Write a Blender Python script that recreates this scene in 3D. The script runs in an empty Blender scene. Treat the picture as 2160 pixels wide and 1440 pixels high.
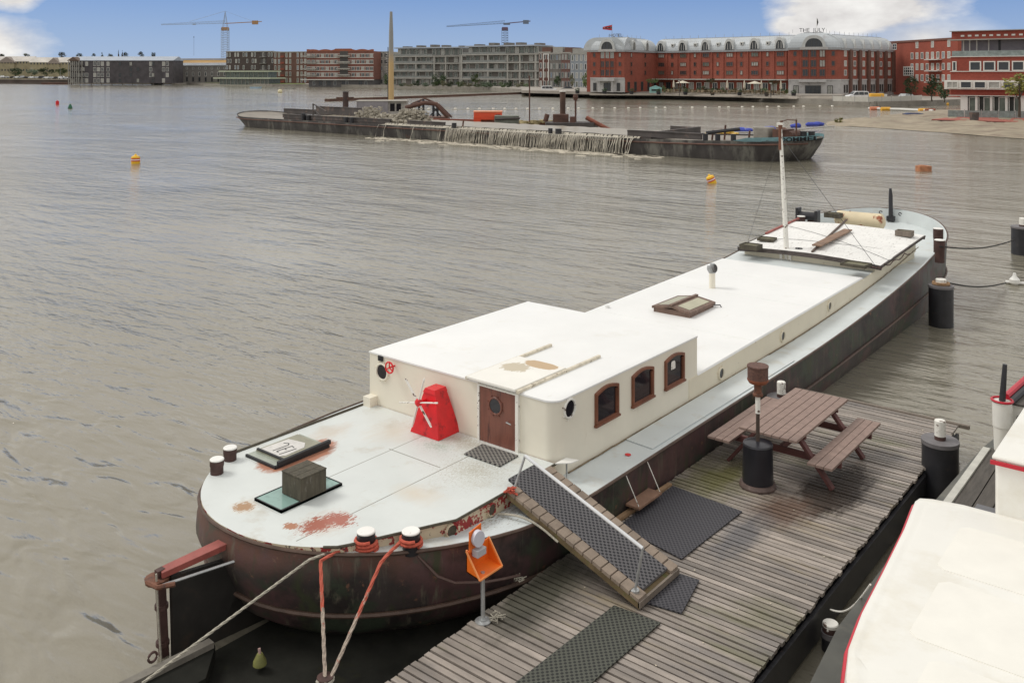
import bpy, math, random
from mathutils import Vector, Matrix
R = math.radians
rnd = random.Random(7)
sc = bpy.context.scene
COL = sc.collection

# ------------------------------------------------------------------ camera, light, exposure
CAM_H, FPX, HZ = 6.6, 1930.0, 155.0
YAW = math.atan2(1548, 1930)
cam_d = bpy.data.cameras.new('camera'); cam = bpy.data.objects.new('camera', cam_d); COL.objects.link(cam)
cam.location = (0, 0, CAM_H); cam.rotation_euler = (R(90), 0, YAW)
cam_d.sensor_width = 36; cam_d.lens = 36 * FPX / 2160; cam_d.shift_y = -(720 - HZ) / 2160
cam_d.clip_start = 0.1; cam_d.clip_end = 9000
sc.camera = cam
sc.view_settings.view_transform = 'Standard'; sc.view_settings.look = 'None'
sc.view_settings.exposure = 0.03; sc.view_settings.gamma = 1.0

SUN_ELEV, SUN_DIR = R(50), Vector((-0.80, -0.35, 0))     # direction towards the sun on the ground
az = math.atan2(SUN_DIR.x, SUN_DIR.y)
sun_d = bpy.data.lights.new('sun', 'SUN'); sun = bpy.data.objects.new('sun', sun_d); COL.objects.link(sun)
sun_d.energy = 1.5; sun_d.angle = R(20); sun_d.color = (1.0, 0.97, 0.91)
sd = SUN_DIR.normalized() * math.cos(SUN_ELEV) + Vector((0, 0, math.sin(SUN_ELEV)))
sun.rotation_euler = sd.to_track_quat('Z', 'Y').to_euler()
sun['kind'] = 'structure'

world = bpy.data.worlds.new('World'); sc.world = world; world.use_nodes = True
WN, WL = world.node_tree.nodes, world.node_tree.links
for n in list(WN): WN.remove(n)
def wn(t, **k):
    n = WN.new(t)
    for a, b in k.items():
        setattr(n, a, b)
    return n
def wmath(op, a, b=None, c=None, clamp=False):
    n = WN.new('ShaderNodeMath'); n.operation = op; n.use_clamp = clamp
    for i, x in enumerate((a, b, c)):
        if x is None: continue
        if isinstance(x, (int, float)): n.inputs[i].default_value = x
        else: WL.new(x, n.inputs[i])
    return n.outputs[0]
def wdot(vec, d):
    n = WN.new('ShaderNodeVectorMath'); n.operation = 'DOT_PRODUCT'
    WL.new(vec, n.inputs[0]); n.inputs[1].default_value = d
    return n.outputs['Value']
wo = wn('ShaderNodeOutputWorld'); bg = wn('ShaderNodeBackground')
sky = wn('ShaderNodeTexSky'); sky.sky_type = 'NISHITA'; sky.sun_disc = False
sky.sun_elevation = SUN_ELEV; sky.sun_rotation = az; sky.altitude = 10; sky.air_density = 1.4; sky.dust_density = 0.6; sky.ozone_density = 3.0
tc = wn('ShaderNodeTexCoord'); G = tc.outputs['Generated']
fwd = Vector((-math.sin(YAW), math.cos(YAW), 0)); rgt = Vector((math.cos(YAW), math.sin(YAW), 0))
elev = wdot(G, (0, 0, 1)); side = wdot(G, rgt); ahead = wdot(G, fwd)
nz = wn('ShaderNodeTexNoise'); nz.inputs['Scale'].default_value = 9; nz.inputs['Detail'].default_value = 7; nz.inputs['Roughness'].default_value = .58
mp = wn('ShaderNodeMapping'); mp.inputs['Scale'].default_value = (1, 1, 2.2); WL.new(G, mp.inputs['Vector']); WL.new(mp.outputs[0], nz.inputs['Vector'])
nzv = wmath('SUBTRACT', nz.outputs['Fac'], .5)
skn = wn('ShaderNodeHueSaturation'); skn.inputs['Saturation'].default_value = 1.15; skn.inputs['Value'].default_value = 1.0
WL.new(sky.outputs[0], skn.inputs['Color'])
tint = wn('ShaderNodeMix', data_type='RGBA', blend_type='MULTIPLY'); tint.inputs['Factor'].default_value = 1
WL.new(skn.outputs[0], tint.inputs['A']); tint.inputs['B'].default_value = (0.052, 0.074, 0.128, 1)
def blob(cx, cz, rx, rz, k=1.6, soft=.25):
    a = wmath('DIVIDE', wmath('SUBTRACT', side, cx), rx); b = wmath('DIVIDE', wmath('SUBTRACT', elev, cz), rz)
    r = wmath('SQRT', wmath('ADD', wmath('MULTIPLY', a, a), wmath('MULTIPLY', b, b)))
    f = wmath('ADD', wmath('SUBTRACT', 1, r), wmath('MULTIPLY', nzv, k))
    f = wmath('DIVIDE', f, soft, clamp=True)
    return wmath('MULTIPLY', f, wmath('GREATER_THAN', ahead, 0))
c1 = blob(.352, .066, .100, .036, 1.2, .35); c2 = blob(-.520, .028, .080, .036, 1.1, .5); c3 = blob(.41, .036, .065, .030, 1.0, 1.0)
c4 = blob(-.48, .078, .03, .022, 1.2, .4); c5 = blob(.305, .050, .045, .018, 1.1, .35)
# broken overcast above the strip of blue near the horizon and all round behind the camera
ov = wmath('ADD', wmath('DIVIDE', wmath('SUBTRACT', elev, .098), .03), wmath('MULTIPLY', nzv, .8))
ov = wmath('MINIMUM', wmath('MAXIMUM', ov, 0), 1)
back = wmath('DIVIDE', wmath('SUBTRACT', .55, ahead), .3, clamp=True)
back = wmath('MULTIPLY', back, wmath('DIVIDE', wmath('ADD', elev, .02), .04, clamp=True))
allc = wmath('MAXIMUM', wmath('MAXIMUM', wmath('MAXIMUM', wmath('MAXIMUM', c1, c5), c2), wmath('MAXIMUM', c3, c4)), wmath('MAXIMUM', ov, back))
cr = wn('ShaderNodeValToRGB'); WL.new(nz.outputs['Fac'], cr.inputs[0])
cr.color_ramp.elements[0].position = .3; cr.color_ramp.elements[0].color = (.60, .575, .57, 1)
cr.color_ramp.elements[1].position = .62; cr.color_ramp.elements[1].color = (.975, .965, .93, 1)
hr_ = wn('ShaderNodeValToRGB'); WL.new(wmath('MULTIPLY', elev, 8, clamp=True), hr_.inputs[0])
hr_.color_ramp.elements[0].position = 0.0; hr_.color_ramp.elements[0].color = (.41, .54, .77, 1)
hr_.color_ramp.elements[1].position = .62; hr_.color_ramp.elements[1].color = (.21, .335, .63, 1)
sk2 = wn('ShaderNodeMix', data_type='RGBA'); sk2.inputs['Factor'].default_value = .8; WL.new(tint.outputs['Result'], sk2.inputs['A']); WL.new(hr_.outputs[0], sk2.inputs['B'])
mx = wn('ShaderNodeMix', data_type='RGBA'); WL.new(allc, mx.inputs['Factor']); WL.new(sk2.outputs['Result'], mx.inputs['A']); WL.new(cr.outputs[0], mx.inputs['B'])
WL.new(mx.outputs['Result'], bg.inputs['Color']); bg.inputs['Strength'].default_value = 1.0
WL.new(bg.outputs[0], wo.inputs['Surface'])

# ------------------------------------------------------------------ helpers
def P(px, py, z):
    """world point at height z seen at photo pixel px, py"""
    d = FPX * (CAM_H - z) / (py - HZ); return D(px, d, z)
def D(px, d, z=0):
    """world point at depth d under photo column px"""
    x = (px - 1080) / FPX * d
    return Vector((x * math.cos(YAW) - d * math.sin(YAW), x * math.sin(YAW) + d * math.cos(YAW), z))
def ZT(py, d): return CAM_H + (HZ - py) / FPX * d
def tag(o, label=None, cat=None, group=None, kind=None):
    if label: o['label'] = label
    if cat: o['category'] = cat
    if group: o['group'] = group
    if kind: o['kind'] = kind
    return o
def thing(name, label, cat, loc=(0, 0, 0), rz=0, group=None):
    o = bpy.data.objects.new(name, None); COL.objects.link(o); o.location = loc; o.rotation_euler = (0, 0, rz); o.empty_display_size = .2
    return tag(o, label, cat, group)
def offset(p):
    v = Vector((0, 0, 0))
    while p is not None: v += p.location; p = p.parent
    return v
class MB:
    def __init__(s): s.v = []; s.f = []; s.m = []
    def add(s, vs, fs, mi=0):
        b = len(s.v); s.v += [tuple(x) for x in vs]
        for f in fs: s.f.append(tuple(b + i for i in f)); s.m.append(mi)
        return s
    def hexa(s, c, mi=0):   # 8 corners: bottom ring then top ring
        return s.add(c, [(3, 2, 1, 0), (4, 5, 6, 7), (0, 1, 5, 4), (1, 2, 6, 5), (2, 3, 7, 6), (3, 0, 4, 7)], mi)
    def box(s, x0, x1, y0, y1, z0, z1, mi=0):
        return s.hexa([(x0, y0, z0), (x1, y0, z0), (x1, y1, z0), (x0, y1, z0), (x0, y0, z1), (x1, y0, z1), (x1, y1, z1), (x0, y1, z1)], mi)
    def obox(s, c, sx, sy, sz, rz=0, mi=0, z_base=True):
        ca, sa = math.cos(rz), math.sin(rz); o = []
        for z in ((0, sz) if z_base else (-sz / 2, sz / 2)):
            for a, b in ((-1, -1), (1, -1), (1, 1), (-1, 1)):
                x, y = a * sx / 2, b * sy / 2; o.append((c[0] + x * ca - y * sa, c[1] + x * sa + y * ca, c[2] + z))
        return s.hexa(o, mi)
    def beam(s, p, q, w, h, mi=0, up=(0, 0, 1)):
        p, q = Vector(p), Vector(q); t = (q - p).normalized(); u = Vector(up)
        if abs(t.dot(u)) > .98: u = Vector((0, 1, 0))
        a = t.cross(u).normalized() * w / 2; b = a.cross(t).normalized() * h / 2
        return s.hexa([p - a - b, p + a - b, q + a - b, q - a - b, p - a + b, p + a + b, q + a + b, q - a + b], mi)
    def tube(s, pts, r, n=8, mi=0, cap=True):
        pts = [Vector(p) for p in pts]; rings = []; m = len(pts)
        for i, p in enumerate(pts):
            t = (pts[min(i + 1, m - 1)] - pts[max(i - 1, 0)]).normalized()
            u = Vector((0, 0, 1)) if abs(t.z) < .95 else Vector((0, 1, 0))
            a = t.cross(u).normalized(); b = a.cross(t)
            rr = r[i] if isinstance(r, (list, tuple)) else r
            rings.append([p + (a * math.cos(k * 2 * math.pi / n) + b * math.sin(k * 2 * math.pi / n)) * rr for k in range(n)])
        return s.loft(rings, mi, cap)
    def loft(s, rings, mi=0, cap=True, closed=True):
        n = len(rings[0]); vs = [p for r in rings for p in r]; fs = []
        for i in range(len(rings) - 1):
            for k in range(n if closed else n - 1):
                a, b = i * n + k, i * n + (k + 1) % n; fs.append((a, b, b + n, a + n))
        if cap and closed:
            fs.append(tuple(reversed(range(n)))); fs.append(tuple(range((len(rings) - 1) * n, len(rings) * n)))
        return s.add(vs, fs, mi)
    def lathe(s, prof, c=(0, 0, 0), n=20, mi=0):
        rings = [[(c[0] + r * math.cos(k * 2 * math.pi / n), c[1] + r * math.sin(k * 2 * math.pi / n), c[2] + z) for k in range(n)] for r, z in prof]
        return s.loft(rings, mi)
    def cyl(s, c, r, h, n=20, mi=0, r2=None): return s.lathe([(r, 0), (r if r2 is None else r2, h)], c, n, mi)
    def disc(s, c, nrm, r, t, n=20, mi=0):
        c = Vector(c); nrm = Vector(nrm).normalized(); return s.tube([c, c + nrm * t], r, n, mi)
    def prism(s, poly, z0, z1, mi=0, mtop=None):
        n = len(poly); zf0 = z0 if callable(z0) else (lambda x, y: z0); zf1 = z1 if callable(z1) else (lambda x, y: z1)
        vs = [(x, y, zf0(x, y)) for x, y in poly] + [(x, y, zf1(x, y)) for x, y in poly]
        s.add(vs, [tuple(reversed(range(n)))] + [(i, (i + 1) % n, n + (i + 1) % n, n + i) for i in range(n)], mi)
        return s.add([(x, y, zf1(x, y)) for x, y in poly], [tuple(range(n))], mi if mtop is None else mtop)
    def ell(s, c, rx, ry, rz, n=12, mi=0, jit=0):
        rings = []
        for i in range(1, n // 2):
            th = math.pi * i / (n // 2)
            rings.append([(c[0] + rx * math.sin(th) * math.cos(k * 2 * math.pi / n) * (1 + rnd.uniform(-jit, jit)), c[1] + ry * math.sin(th) * math.sin(k * 2 * math.pi / n) * (1 + rnd.uniform(-jit, jit)), c[2] - rz * math.cos(th)) for k in range(n)])
        return s.loft(rings, mi)
    def build(s, name, mats, parent=None, smooth=False, bevel=0, world=True, loc=None):
        me = bpy.data.meshes.new(name); o_ = offset(parent) if (world and parent is not None) else Vector((0, 0, 0))
        if loc is not None: o_ = Vector(loc)
        me.from_pydata([(x - o_.x, y - o_.y, z - o_.z) for x, y, z in s.v], [], s.f)
        for m in (mats if isinstance(mats, (list, tuple)) else [mats]): me.materials.append(m)
        for p, mi in zip(me.polygons, s.m): p.material_index = mi
        me.update()
        if smooth:
            for p in me.polygons: p.use_smooth = True
            me.set_sharp_from_angle(angle=R(35))
        o = bpy.data.objects.new(name, me); COL.objects.link(o)
        if parent is not None: o.parent = parent
        if loc is not None: o.location = loc
        if bevel:
            b = o.modifiers.new('bevel', 'BEVEL'); b.width = bevel; b.segments = 2; b.limit_method = 'ANGLE'; b.angle_limit = R(40)
        return o
def solo(mb, name, mats, label, cat, loc=(0, 0, 0), group=None, kind=None, **k):
    o = mb.build(name, mats, None, loc=loc, **k); return tag(o, label, cat, group, kind)
def children(o): return [c for c in bpy.data.objects if c.parent == o]
def copy_tree(o, parent=None, chmap=None):
    c = o.copy(); COL.objects.link(c)
    if parent is not None: c.parent = parent
    for ch in KIDS.get(o.name, None) or [x for x in o.children]: copy_tree(ch, c)
    return c
KIDS = {}
def text_mesh(body, size, extrude=.01, shear=0, bold=0):
    cu = bpy.data.curves.new('lettering', 'FONT'); cu.body = body; cu.size = size; cu.extrude = extrude; cu.align_x = 'CENTER'; cu.shear = shear; cu.offset = bold; cu.resolution_u = 3
    ob = bpy.data.objects.new('lettering', cu); COL.objects.link(ob); dg = bpy.context.evaluated_depsgraph_get(); dg.update()
    me = bpy.data.meshes.new_from_object(ob.evaluated_get(dg)); bpy.data.objects.remove(ob); me.name = 'lettering'; return me
def letters(body, size, m, parent, mat4, name='lettering', **k):
    me = text_mesh(body, size, **k); me.transform(mat4); me.materials.clear(); me.materials.append(m)
    for p in me.polygons: p.material_index = 0
    o = bpy.data.objects.new(name, me); COL.objects.link(o); o.parent = parent; return o

# ------------------------------------------------------------------ materials
MATS = {}
def mat(name, col, rough=.6, metal=0, var=.12, vs=2.0, stains=(), bump=0, bs=25, spots=(), coords='pos', spec=.5, stretch=(1, 1, 1), extra=None, brick=None, grid=None):
    m = bpy.data.materials.new(name); MATS[name] = m; m.use_nodes = True; N, L = m.node_tree.nodes, m.node_tree.links
    b = N['Principled BSDF']; b.inputs['Roughness'].default_value = rough; b.inputs['Metallic'].default_value = metal; b.inputs['Specular IOR Level'].default_value = spec
    if coords == 'pos': src = N.new('ShaderNodeNewGeometry').outputs['Position']
    else: src = N.new('ShaderNodeTexCoord').outputs['Object']
    mpn = N.new('ShaderNodeMapping'); mpn.inputs['Scale'].default_value = stretch; L.new(src, mpn.inputs['Vector']); V = mpn.outputs[0]
    def mt(op, a, c=None, clamp=False):
        n = N.new('ShaderNodeMath'); n.operation = op; n.use_clamp = clamp
        for i, x in enumerate((a, c)):
            if x is None: continue
            if isinstance(x, (int, float)): n.inputs[i].default_value = x
            else: L.new(x, n.inputs[i])
        return n.outputs[0]
    def noise(scale, det=5, rg=.6, vec=None):
        n = N.new('ShaderNodeTexNoise'); n.inputs['Scale'].default_value = scale; n.inputs['Detail'].default_value = det; n.inputs['Roughness'].default_value = rg
        L.new(V if vec is None else vec, n.inputs['Vector']); return n.outputs['Fac']
    def mixc(f, a, c, typ='MIX'):
        n = N.new('ShaderNodeMix'); n.data_type = 'RGBA'; n.blend_type = typ
        if isinstance(f, (int, float)): n.inputs['Factor'].default_value = f
        else: L.new(f, n.inputs['Factor'])
        for s_, x in (('A', a), ('B', c)):
            if isinstance(x, (tuple, list)): n.inputs[s_].default_value = (*x[:3], 1)
            else: L.new(x, n.inputs[s_])
        return n.outputs['Result']
    lo = tuple(max(0, c * (1 - var)) for c in col); hi = tuple(min(1, c * (1 + var)) for c in col)
    f = mt('MULTIPLY', mt('SUBTRACT', noise(vs), .3), 2.5, True)
    c = mixc(f, lo, hi)
    if brick:
        bt = N.new('ShaderNodeTexBrick'); bt.inputs['Scale'].default_value = brick[0]; bt.inputs['Color1'].default_value = (1, 1, 1, 1); bt.inputs['Color2'].default_value = (.8, .8, .8, 1); bt.inputs['Mortar'].default_value = (.75, .75, .75, 1)
        rt = N.new('ShaderNodeMapping'); rt.inputs['Rotation'].default_value = (R(90), 0, 0); L.new(src, rt.inputs['Vector']); L.new(rt.outputs[0], bt.inputs['Vector'])
        c = mixc(1, c, bt.outputs['Color'], 'MULTIPLY')
    if extra: c = extra(N, L, src, c, mt, mixc, noise)
    for st in stains:    # (colour, threshold, scale, softness, [stretch])
        vec = None
        if len(st) > 4:
            q = N.new('ShaderNodeMapping'); q.inputs['Scale'].default_value = st[4]; L.new(src, q.inputs['Vector']); vec = q.outputs[0]
        f = mt('DIVIDE', mt('SUBTRACT', noise(st[2], 7, .65, vec), st[1]), st[3], True); c = mixc(f, c, st[0])
    sp = N.new('ShaderNodeSeparateXYZ'); L.new(src, sp.inputs[0])
    for s_ in spots:     # (cx, cy, rx, ry, colour, noise scale, noise weight)
        a = mt('DIVIDE', mt('SUBTRACT', sp.outputs[0], s_[0]), s_[2]); d = mt('DIVIDE', mt('SUBTRACT', sp.outputs[1], s_[1]), s_[3])
        r = mt('SQRT', mt('ADD', mt('MULTIPLY', a, a), mt('MULTIPLY', d, d)))
        rq = N.new('ShaderNodeMapping'); rq.inputs['Rotation'].default_value = (0, 0, R(-38)); rq.inputs['Scale'].default_value = (1.6, .55, 1); L.new(src, rq.inputs['Vector'])
        n_ = mt('MULTIPLY', mt('SUBTRACT', noise(s_[5], 6, .7, rq.outputs[0]), .5), s_[6])
        f = mt('MULTIPLY', mt('ADD', mt('SUBTRACT', 1, r), n_), s_[7] if len(s_) > 7 else 6, True); c = mixc(f, c, s_[4])
    L.new(c, b.inputs['Base Color'])
    if bump:
        bn = N.new('ShaderNodeBump'); bn.inputs['Strength'].default_value = bump; bn.inputs['Distance'].default_value = .02; L.new(noise(bs), bn.inputs['Height']); L.new(bn.outputs[0], b.inputs['Normal'])
    return m
cream = mat('cream_paint', (.79, .745, .63), .45, var=.04, vs=1.2, stains=[((.45, .36, .22), .66, 2.2, .2, (4, 4, .5)), ((.25, .2, .14), .74, 9, .06)], bump=.1, bs=6)
coampaint = mat('weathered_cream_paint', (.74, .68, .54), .5, var=.05, vs=1.5, stains=[((.40, .30, .18), .62, 2.5, .2), ((.12, .07, .045), .69, 8, .05)])
white_roof = mat('white_roof_paint', (.80, .80, .785), .5, var=.04, vs=.8, stains=[((.66, .63, .55), .60, 1.3, .35), ((.58, .54, .45), .66, 3, .2, (3, .7, 1)), ((.30, .27, .22), .77, 14, .03)])
DK = (.60, .64, .64)
deckp = mat('grey_deck_paint', DK, .42, var=.07, vs=1.3, bump=.06, bs=14,
    stains=[((.50, .47, .40), .56, 1.7, .2), ((.22, .21, .17), .69, 16, .03), ((.34, .16, .09), .765, 4.0, .02)],
    spots=[(-8.55, 6.98, .16, .42, (.40, .13, .09), 14, 2.3), (-8.83, 6.75, .12, .10, (.42, .2, .12), 16, 1.6), (-9.62, 6.72, .17, .12, (.40, .22, .11), 16, 1.8),
           (-10.45, 8.15, .52, .72, (.46, .20, .13), 9, .9), (-8.9, 9.7, .9, .35, (.25, .24, .19), 26, 5.0, 4), (-8.0, 8.95, .7, .6, (.33, .31, .26), 30, 5.2, 4)])
def seams(N, L, src, c, mt, mixc, noise):
    sp = N.new('ShaderNodeSeparateXYZ'); L.new(src, sp.inputs[0])
    f = None
    for ax, val, w, lo, hi in ((0, -8.45, .008, 6.6, 9.6), (0, -9.45, .007, 7.0, 9.9), (1, 9.05, .009, -9.5, -8.5)):
        t = mt('LESS_THAN', mt('ABSOLUTE', mt('SUBTRACT', sp.outputs[ax], val)), w)
        o = sp.outputs[1 - ax]; t = mt('MULTIPLY', t, mt('MULTIPLY', mt('GREATER_THAN', o, lo), mt('LESS_THAN', o, hi)))
        f = t if f is None else mt('MAXIMUM', f, t)
    return mixc(f, c, (.25, .25, .22))
aftp = mat('weathered_aft_deck_paint', (.64, .67, .65), .45, var=.06, vs=1.1, bump=.06, bs=14, extra=seams,
    stains=[((.50, .47, .40), .56, 1.7, .2), ((.22, .21, .17), .70, 18, .03)],
    spots=[(-8.52, 7.08, .34, .42, (.58, .50, .43), 7, 1.6, 1.0), (-9.62, 6.74, .22, .22, (.60, .52, .42), 8, 1.4, 1.0), (-8.56, 7.0, .17, .24, (.36, .12, .08), 22, 4.2, 5), (-8.46, 7.24, .20, .16, (.38, .13, .09), 22, 4.0, 5), (-8.78, 6.78, .10, .08, (.42, .2, .12), 22, 3.0), (-9.62, 6.72, .13, .12, (.40, .24, .13), 26, 3.2), (-8.2, 8.3, .5, .3, (.62, .56, .46), 5, 1.4, .8), (-9.9, 9.5, .5, .5, (.60, .56, .48), 6, 1.6, .8), (-10.6, 8.9, .3, .5, (.58, .53, .46), 6, 1.6, 1),
           (-10.35, 8.1, .40, .68, (.42, .19, .12), 9, .7), (-8.9, 9.92, 1.0, .24, (.42, .39, .32), 40, 5.5, .8), (-8.1, 9.3, .5, .5, (.42, .40, .33), 44, 7.0, .7), (-9.05, 9.55, .3, .2, (.36, .44, .38), 44, 6.0, .8)])
hullm = mat('tarred_hull_steel', (.030, .026, .026), .5, var=.4, vs=1.2, bump=.25, bs=7,
    stains=[((.075, .04, .035), .5, .9, .2), ((.05, .05, .03), .58, 1.4, .15), ((.16, .08, .05), .68, 5, .05)])
def sternred(N, L, src, c, mt, mixc, noise):
    sp = N.new('ShaderNodeSeparateXYZ'); L.new(src, sp.inputs[0])
    up = mt('DIVIDE', mt('SUBTRACT', mt('ADD', sp.outputs[2], mt('MULTIPLY', mt('SUBTRACT', noise(1.6), .5), .7)), .86), .30, True)
    aft = mt('DIVIDE', mt('SUBTRACT', 9.6, sp.outputs[1]), 1.6, True)
    c = mixc(mt('MULTIPLY', up, aft), c, (.115, .050, .034))
    far = mt('DIVIDE', mt('SUBTRACT', sp.outputs[1], 24), 2.5, True)
    return mixc(far, c, (.10, .10, .095))
hullm = mat('rusty_hull_steel', (.040, .032, .030), .5, var=.6, vs=1.2, bump=.25, bs=7, extra=sternred,
    stains=[((.095, .050, .050), .50, .8, .10), ((.045, .058, .038), .54, 1.1, .08), ((.13, .115, .085), .57, 2.0, .12, (3.5, 3.5, .25)), ((.05, .055, .03), .56, 1.6, .1, (2, 2, .6)), ((.17, .09, .06), .63, 5, .05), ((.20, .19, .17), .70, 9, .03, (1, .4, 2.5))])
strakem = mat('rubbing_strake_steel', (.09, .055, .04), .6, var=.3, vs=5)
edgem = mat('worn_gunwale_edge', (.22, .13, .09), .6, var=.4, vs=8, stains=[((.5, .5, .47), .55, 6, .1)])
darkst = mat('dark_steel', (.022, .022, .026), .45, var=.3, vs=4, stains=[((.07, .045, .04), .62, 5, .1)])
rustm = mat('rusted_steel', (.17, .07, .04), .75, var=.35, vs=7, stains=[((.06, .035, .03), .55, 12, .1)], bump=.3, bs=40)
rustdk = mat('dark_rusty_steel', (.07, .035, .03), .7, var=.35, vs=7, bump=.2, bs=30)
redst = mat('faded_red_steel', (.30, .075, .06), .55, var=.2, vs=4, stains=[((.12, .045, .035), .58, 5, .1)])
redp = mat('bright_red_paint', (.68, .012, .018), .35, var=.15, vs=5, stains=[((.28, .01, .015), .56, 6, .12)])
whitep = mat('white_paint', (.82, .81, .77), .4, var=.04, vs=3, stains=[((.3, .22, .16), .68, 14, .05)])
chipw = mat('chipped_white_paint', (.80, .78, .72), .5, var=.05, vs=3, stains=[((.12, .07, .05), .58, 12, .04)])
peel = mat('peeling_cream_and_red_paint', (.58, .50, .36), .6, var=.1, vs=3, stains=[((.30, .025, .025), .53, 5.5, .02), ((.07, .06, .05), .60, 11, .03)])
wooddoor = mat('varnished_door_wood', (.19, .068, .045), .4, var=.25, vs=3, stretch=(3, 3, .4), stains=[((.07, .025, .02), .56, 3, .12)])
woodfr = mat('varnished_window_wood', (.19, .068, .035), .4, var=.25, vs=5, stains=[((.09, .04, .02), .6, 8, .08)])
glassd = mat('dark_window_glass', (.020, .018, .022), .06, var=.3, vs=1.5, spec=.5)
glassg = mat('weathered_deck_glass', (.26, .40, .36), .12, var=.15, vs=3, stains=[((.09, .14, .13), .55, 3, .2)])
rubber = mat('black_rubber', (.018, .018, .020), .6, var=.2, vs=5)
steelg = mat('galvanised_steel', (.45, .46, .46), .35, metal=.6, var=.15, vs=12)
boxwood = mat('mossy_dark_wood', (.075, .065, .045), .8, var=.3, vs=4, stretch=(5, 5, 1), stains=[((.16, .15, .13), .62, 5, .08)], bump=.3, bs=30)
greyw = mat('grey_weathered_wood', (.20, .165, .135), .8, var=.2, vs=3, stretch=(6, 1.2, 1), bump=.3, bs=30)
orange = mat('orange_plastic', (.80, .16, .015), .4, var=.08, vs=4, stains=[((.5, .08, .01), .64, 6, .1)])
ropeg = mat('grey_rope', (.42, .39, .32), .85, var=.2, vs=30, bump=.5, bs=80)
def redtop(N, L, src, c, mt, mixc, noise):
    sp = N.new('ShaderNodeSeparateXYZ'); L.new(src, sp.inputs[0]); f = mt('DIVIDE', mt('SUBTRACT', mt('ADD', sp.outputs[2], mt('MULTIPLY', mt('SUBTRACT', noise(9), .5), .9)), .83), .08, True); return mixc(f, c, (.50, .11, .07))
roper = mat('red_and_grey_rope', (.40, .33, .27), .85, var=.35, vs=30, extra=redtop, stains=[((.45, .15, .10), .60, 8, .05)])
ropered = mat('red_rope', (.52, .10, .06), .85, var=.25, vs=30, bump=.5, bs=80)
ropeb = mat('black_mooring_rope', (.02, .02, .02), .8)
tankm = mat('rusty_cream_tank_paint', (.66, .56, .38), .55, var=.1, vs=2, stains=[((.30, .08, .03), .58, 3.5, .05)])
tarp = mat('worn_white_hatch_sheet', (.80, .79, .76), .6, var=.06, vs=2, stains=[((.48, .46, .43), .55, 5, .14, (5, .9, 1)), ((.25, .24, .22), .68, 9, .05, (5, .9, 1))], bump=.4, bs=6)
def planks(pitch, axis=1, off=0.0, amt=.45):
    def ex(N, L, src, c, mt, mixc, noise):
        sp = N.new('ShaderNodeSeparateXYZ'); L.new(src, sp.inputs[0])
        i = mt('FLOOR', mt('DIVIDE', mt('SUBTRACT', sp.outputs[axis], off), pitch)); w = N.new('ShaderNodeTexWhiteNoise'); w.noise_dimensions = '1D'; L.new(i, w.inputs['W'])
        v = mt('ADD', mt('MULTIPLY', w.outputs['Value'], amt), 1 - amt / 2)
        cb = N.new('ShaderNodeCombineColor'); [L.new(v, cb.inputs[k]) for k in range(3)]
        return mixc(1, c, cb.outputs[0], 'MULTIPLY')
    return ex
PP = .098
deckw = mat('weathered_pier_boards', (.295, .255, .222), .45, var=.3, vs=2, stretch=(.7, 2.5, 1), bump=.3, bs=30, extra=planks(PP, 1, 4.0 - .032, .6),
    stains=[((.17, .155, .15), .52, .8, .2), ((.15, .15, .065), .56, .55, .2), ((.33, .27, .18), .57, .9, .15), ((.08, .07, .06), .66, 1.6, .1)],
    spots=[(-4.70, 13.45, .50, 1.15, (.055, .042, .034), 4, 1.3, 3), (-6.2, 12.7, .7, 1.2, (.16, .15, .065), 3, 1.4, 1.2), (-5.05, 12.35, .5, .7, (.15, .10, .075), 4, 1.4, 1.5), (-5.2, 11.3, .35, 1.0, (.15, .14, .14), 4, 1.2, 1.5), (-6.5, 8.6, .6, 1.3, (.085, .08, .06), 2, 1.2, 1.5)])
tablew = mat('table_boards', (.265, .185, .155), .7, var=.15, vs=4, stretch=(2, 2, 1), bump=.15, bs=40)
tablel = mat('table_frame_wood', (.13, .05, .045), .7, var=.25, vs=4)
tilew = mat('gangway_block_wood', (.26, .205, .16), .8, var=.25, vs=4, bump=.3, bs=30)
def ringmat(sx, sy, cdark, clight):
    def ex(N, L, src, c, mt, mixc, noise):
        sp = N.new('ShaderNodeSeparateXYZ'); L.new(src, sp.inputs[0])
        a = mt('SINE', mt('MULTIPLY', sp.outputs[0], 2 * math.pi / sx)); b = mt('SINE', mt('MULTIPLY', sp.outputs[1], 2 * math.pi / sy))
        return mixc(mt('GREATER_THAN', mt('MULTIPLY', a, b), .12), clight, cdark)
    return ex
matr = mat('rubber_ring_mat', (.02, .02, .02), .7, extra=ringmat(.065, .075, (.010, .010, .014), (.115, .11, .115)))
matr2 = mat('wet_rubber_ring_mat', (.02, .02, .02), .6, extra=ringmat(.06, .07, (.012, .012, .018), (.065, .062, .07)))
matm = mat('mossy_rubber_ring_mat', (.02, .02, .02), .7, extra=ringmat(.065, .075, (.012, .013, .011), (.075, .078, .062)))
creamgel = mat('cream_gelcoat', (.79, .775, .72), .4, var=.04, vs=.9, stains=[((.66, .62, .52), .52, 1.4, .3), ((.5, .46, .36), .74, 9, .05)])
redtrim = mat('red_trim_paint', (.50, .012, .03), .35)
darkplank = mat('dark_deck_planks', (.085, .075, .065), .75, var=.3, vs=3, stretch=(8, 1, 1), bump=.3, bs=30)

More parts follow.
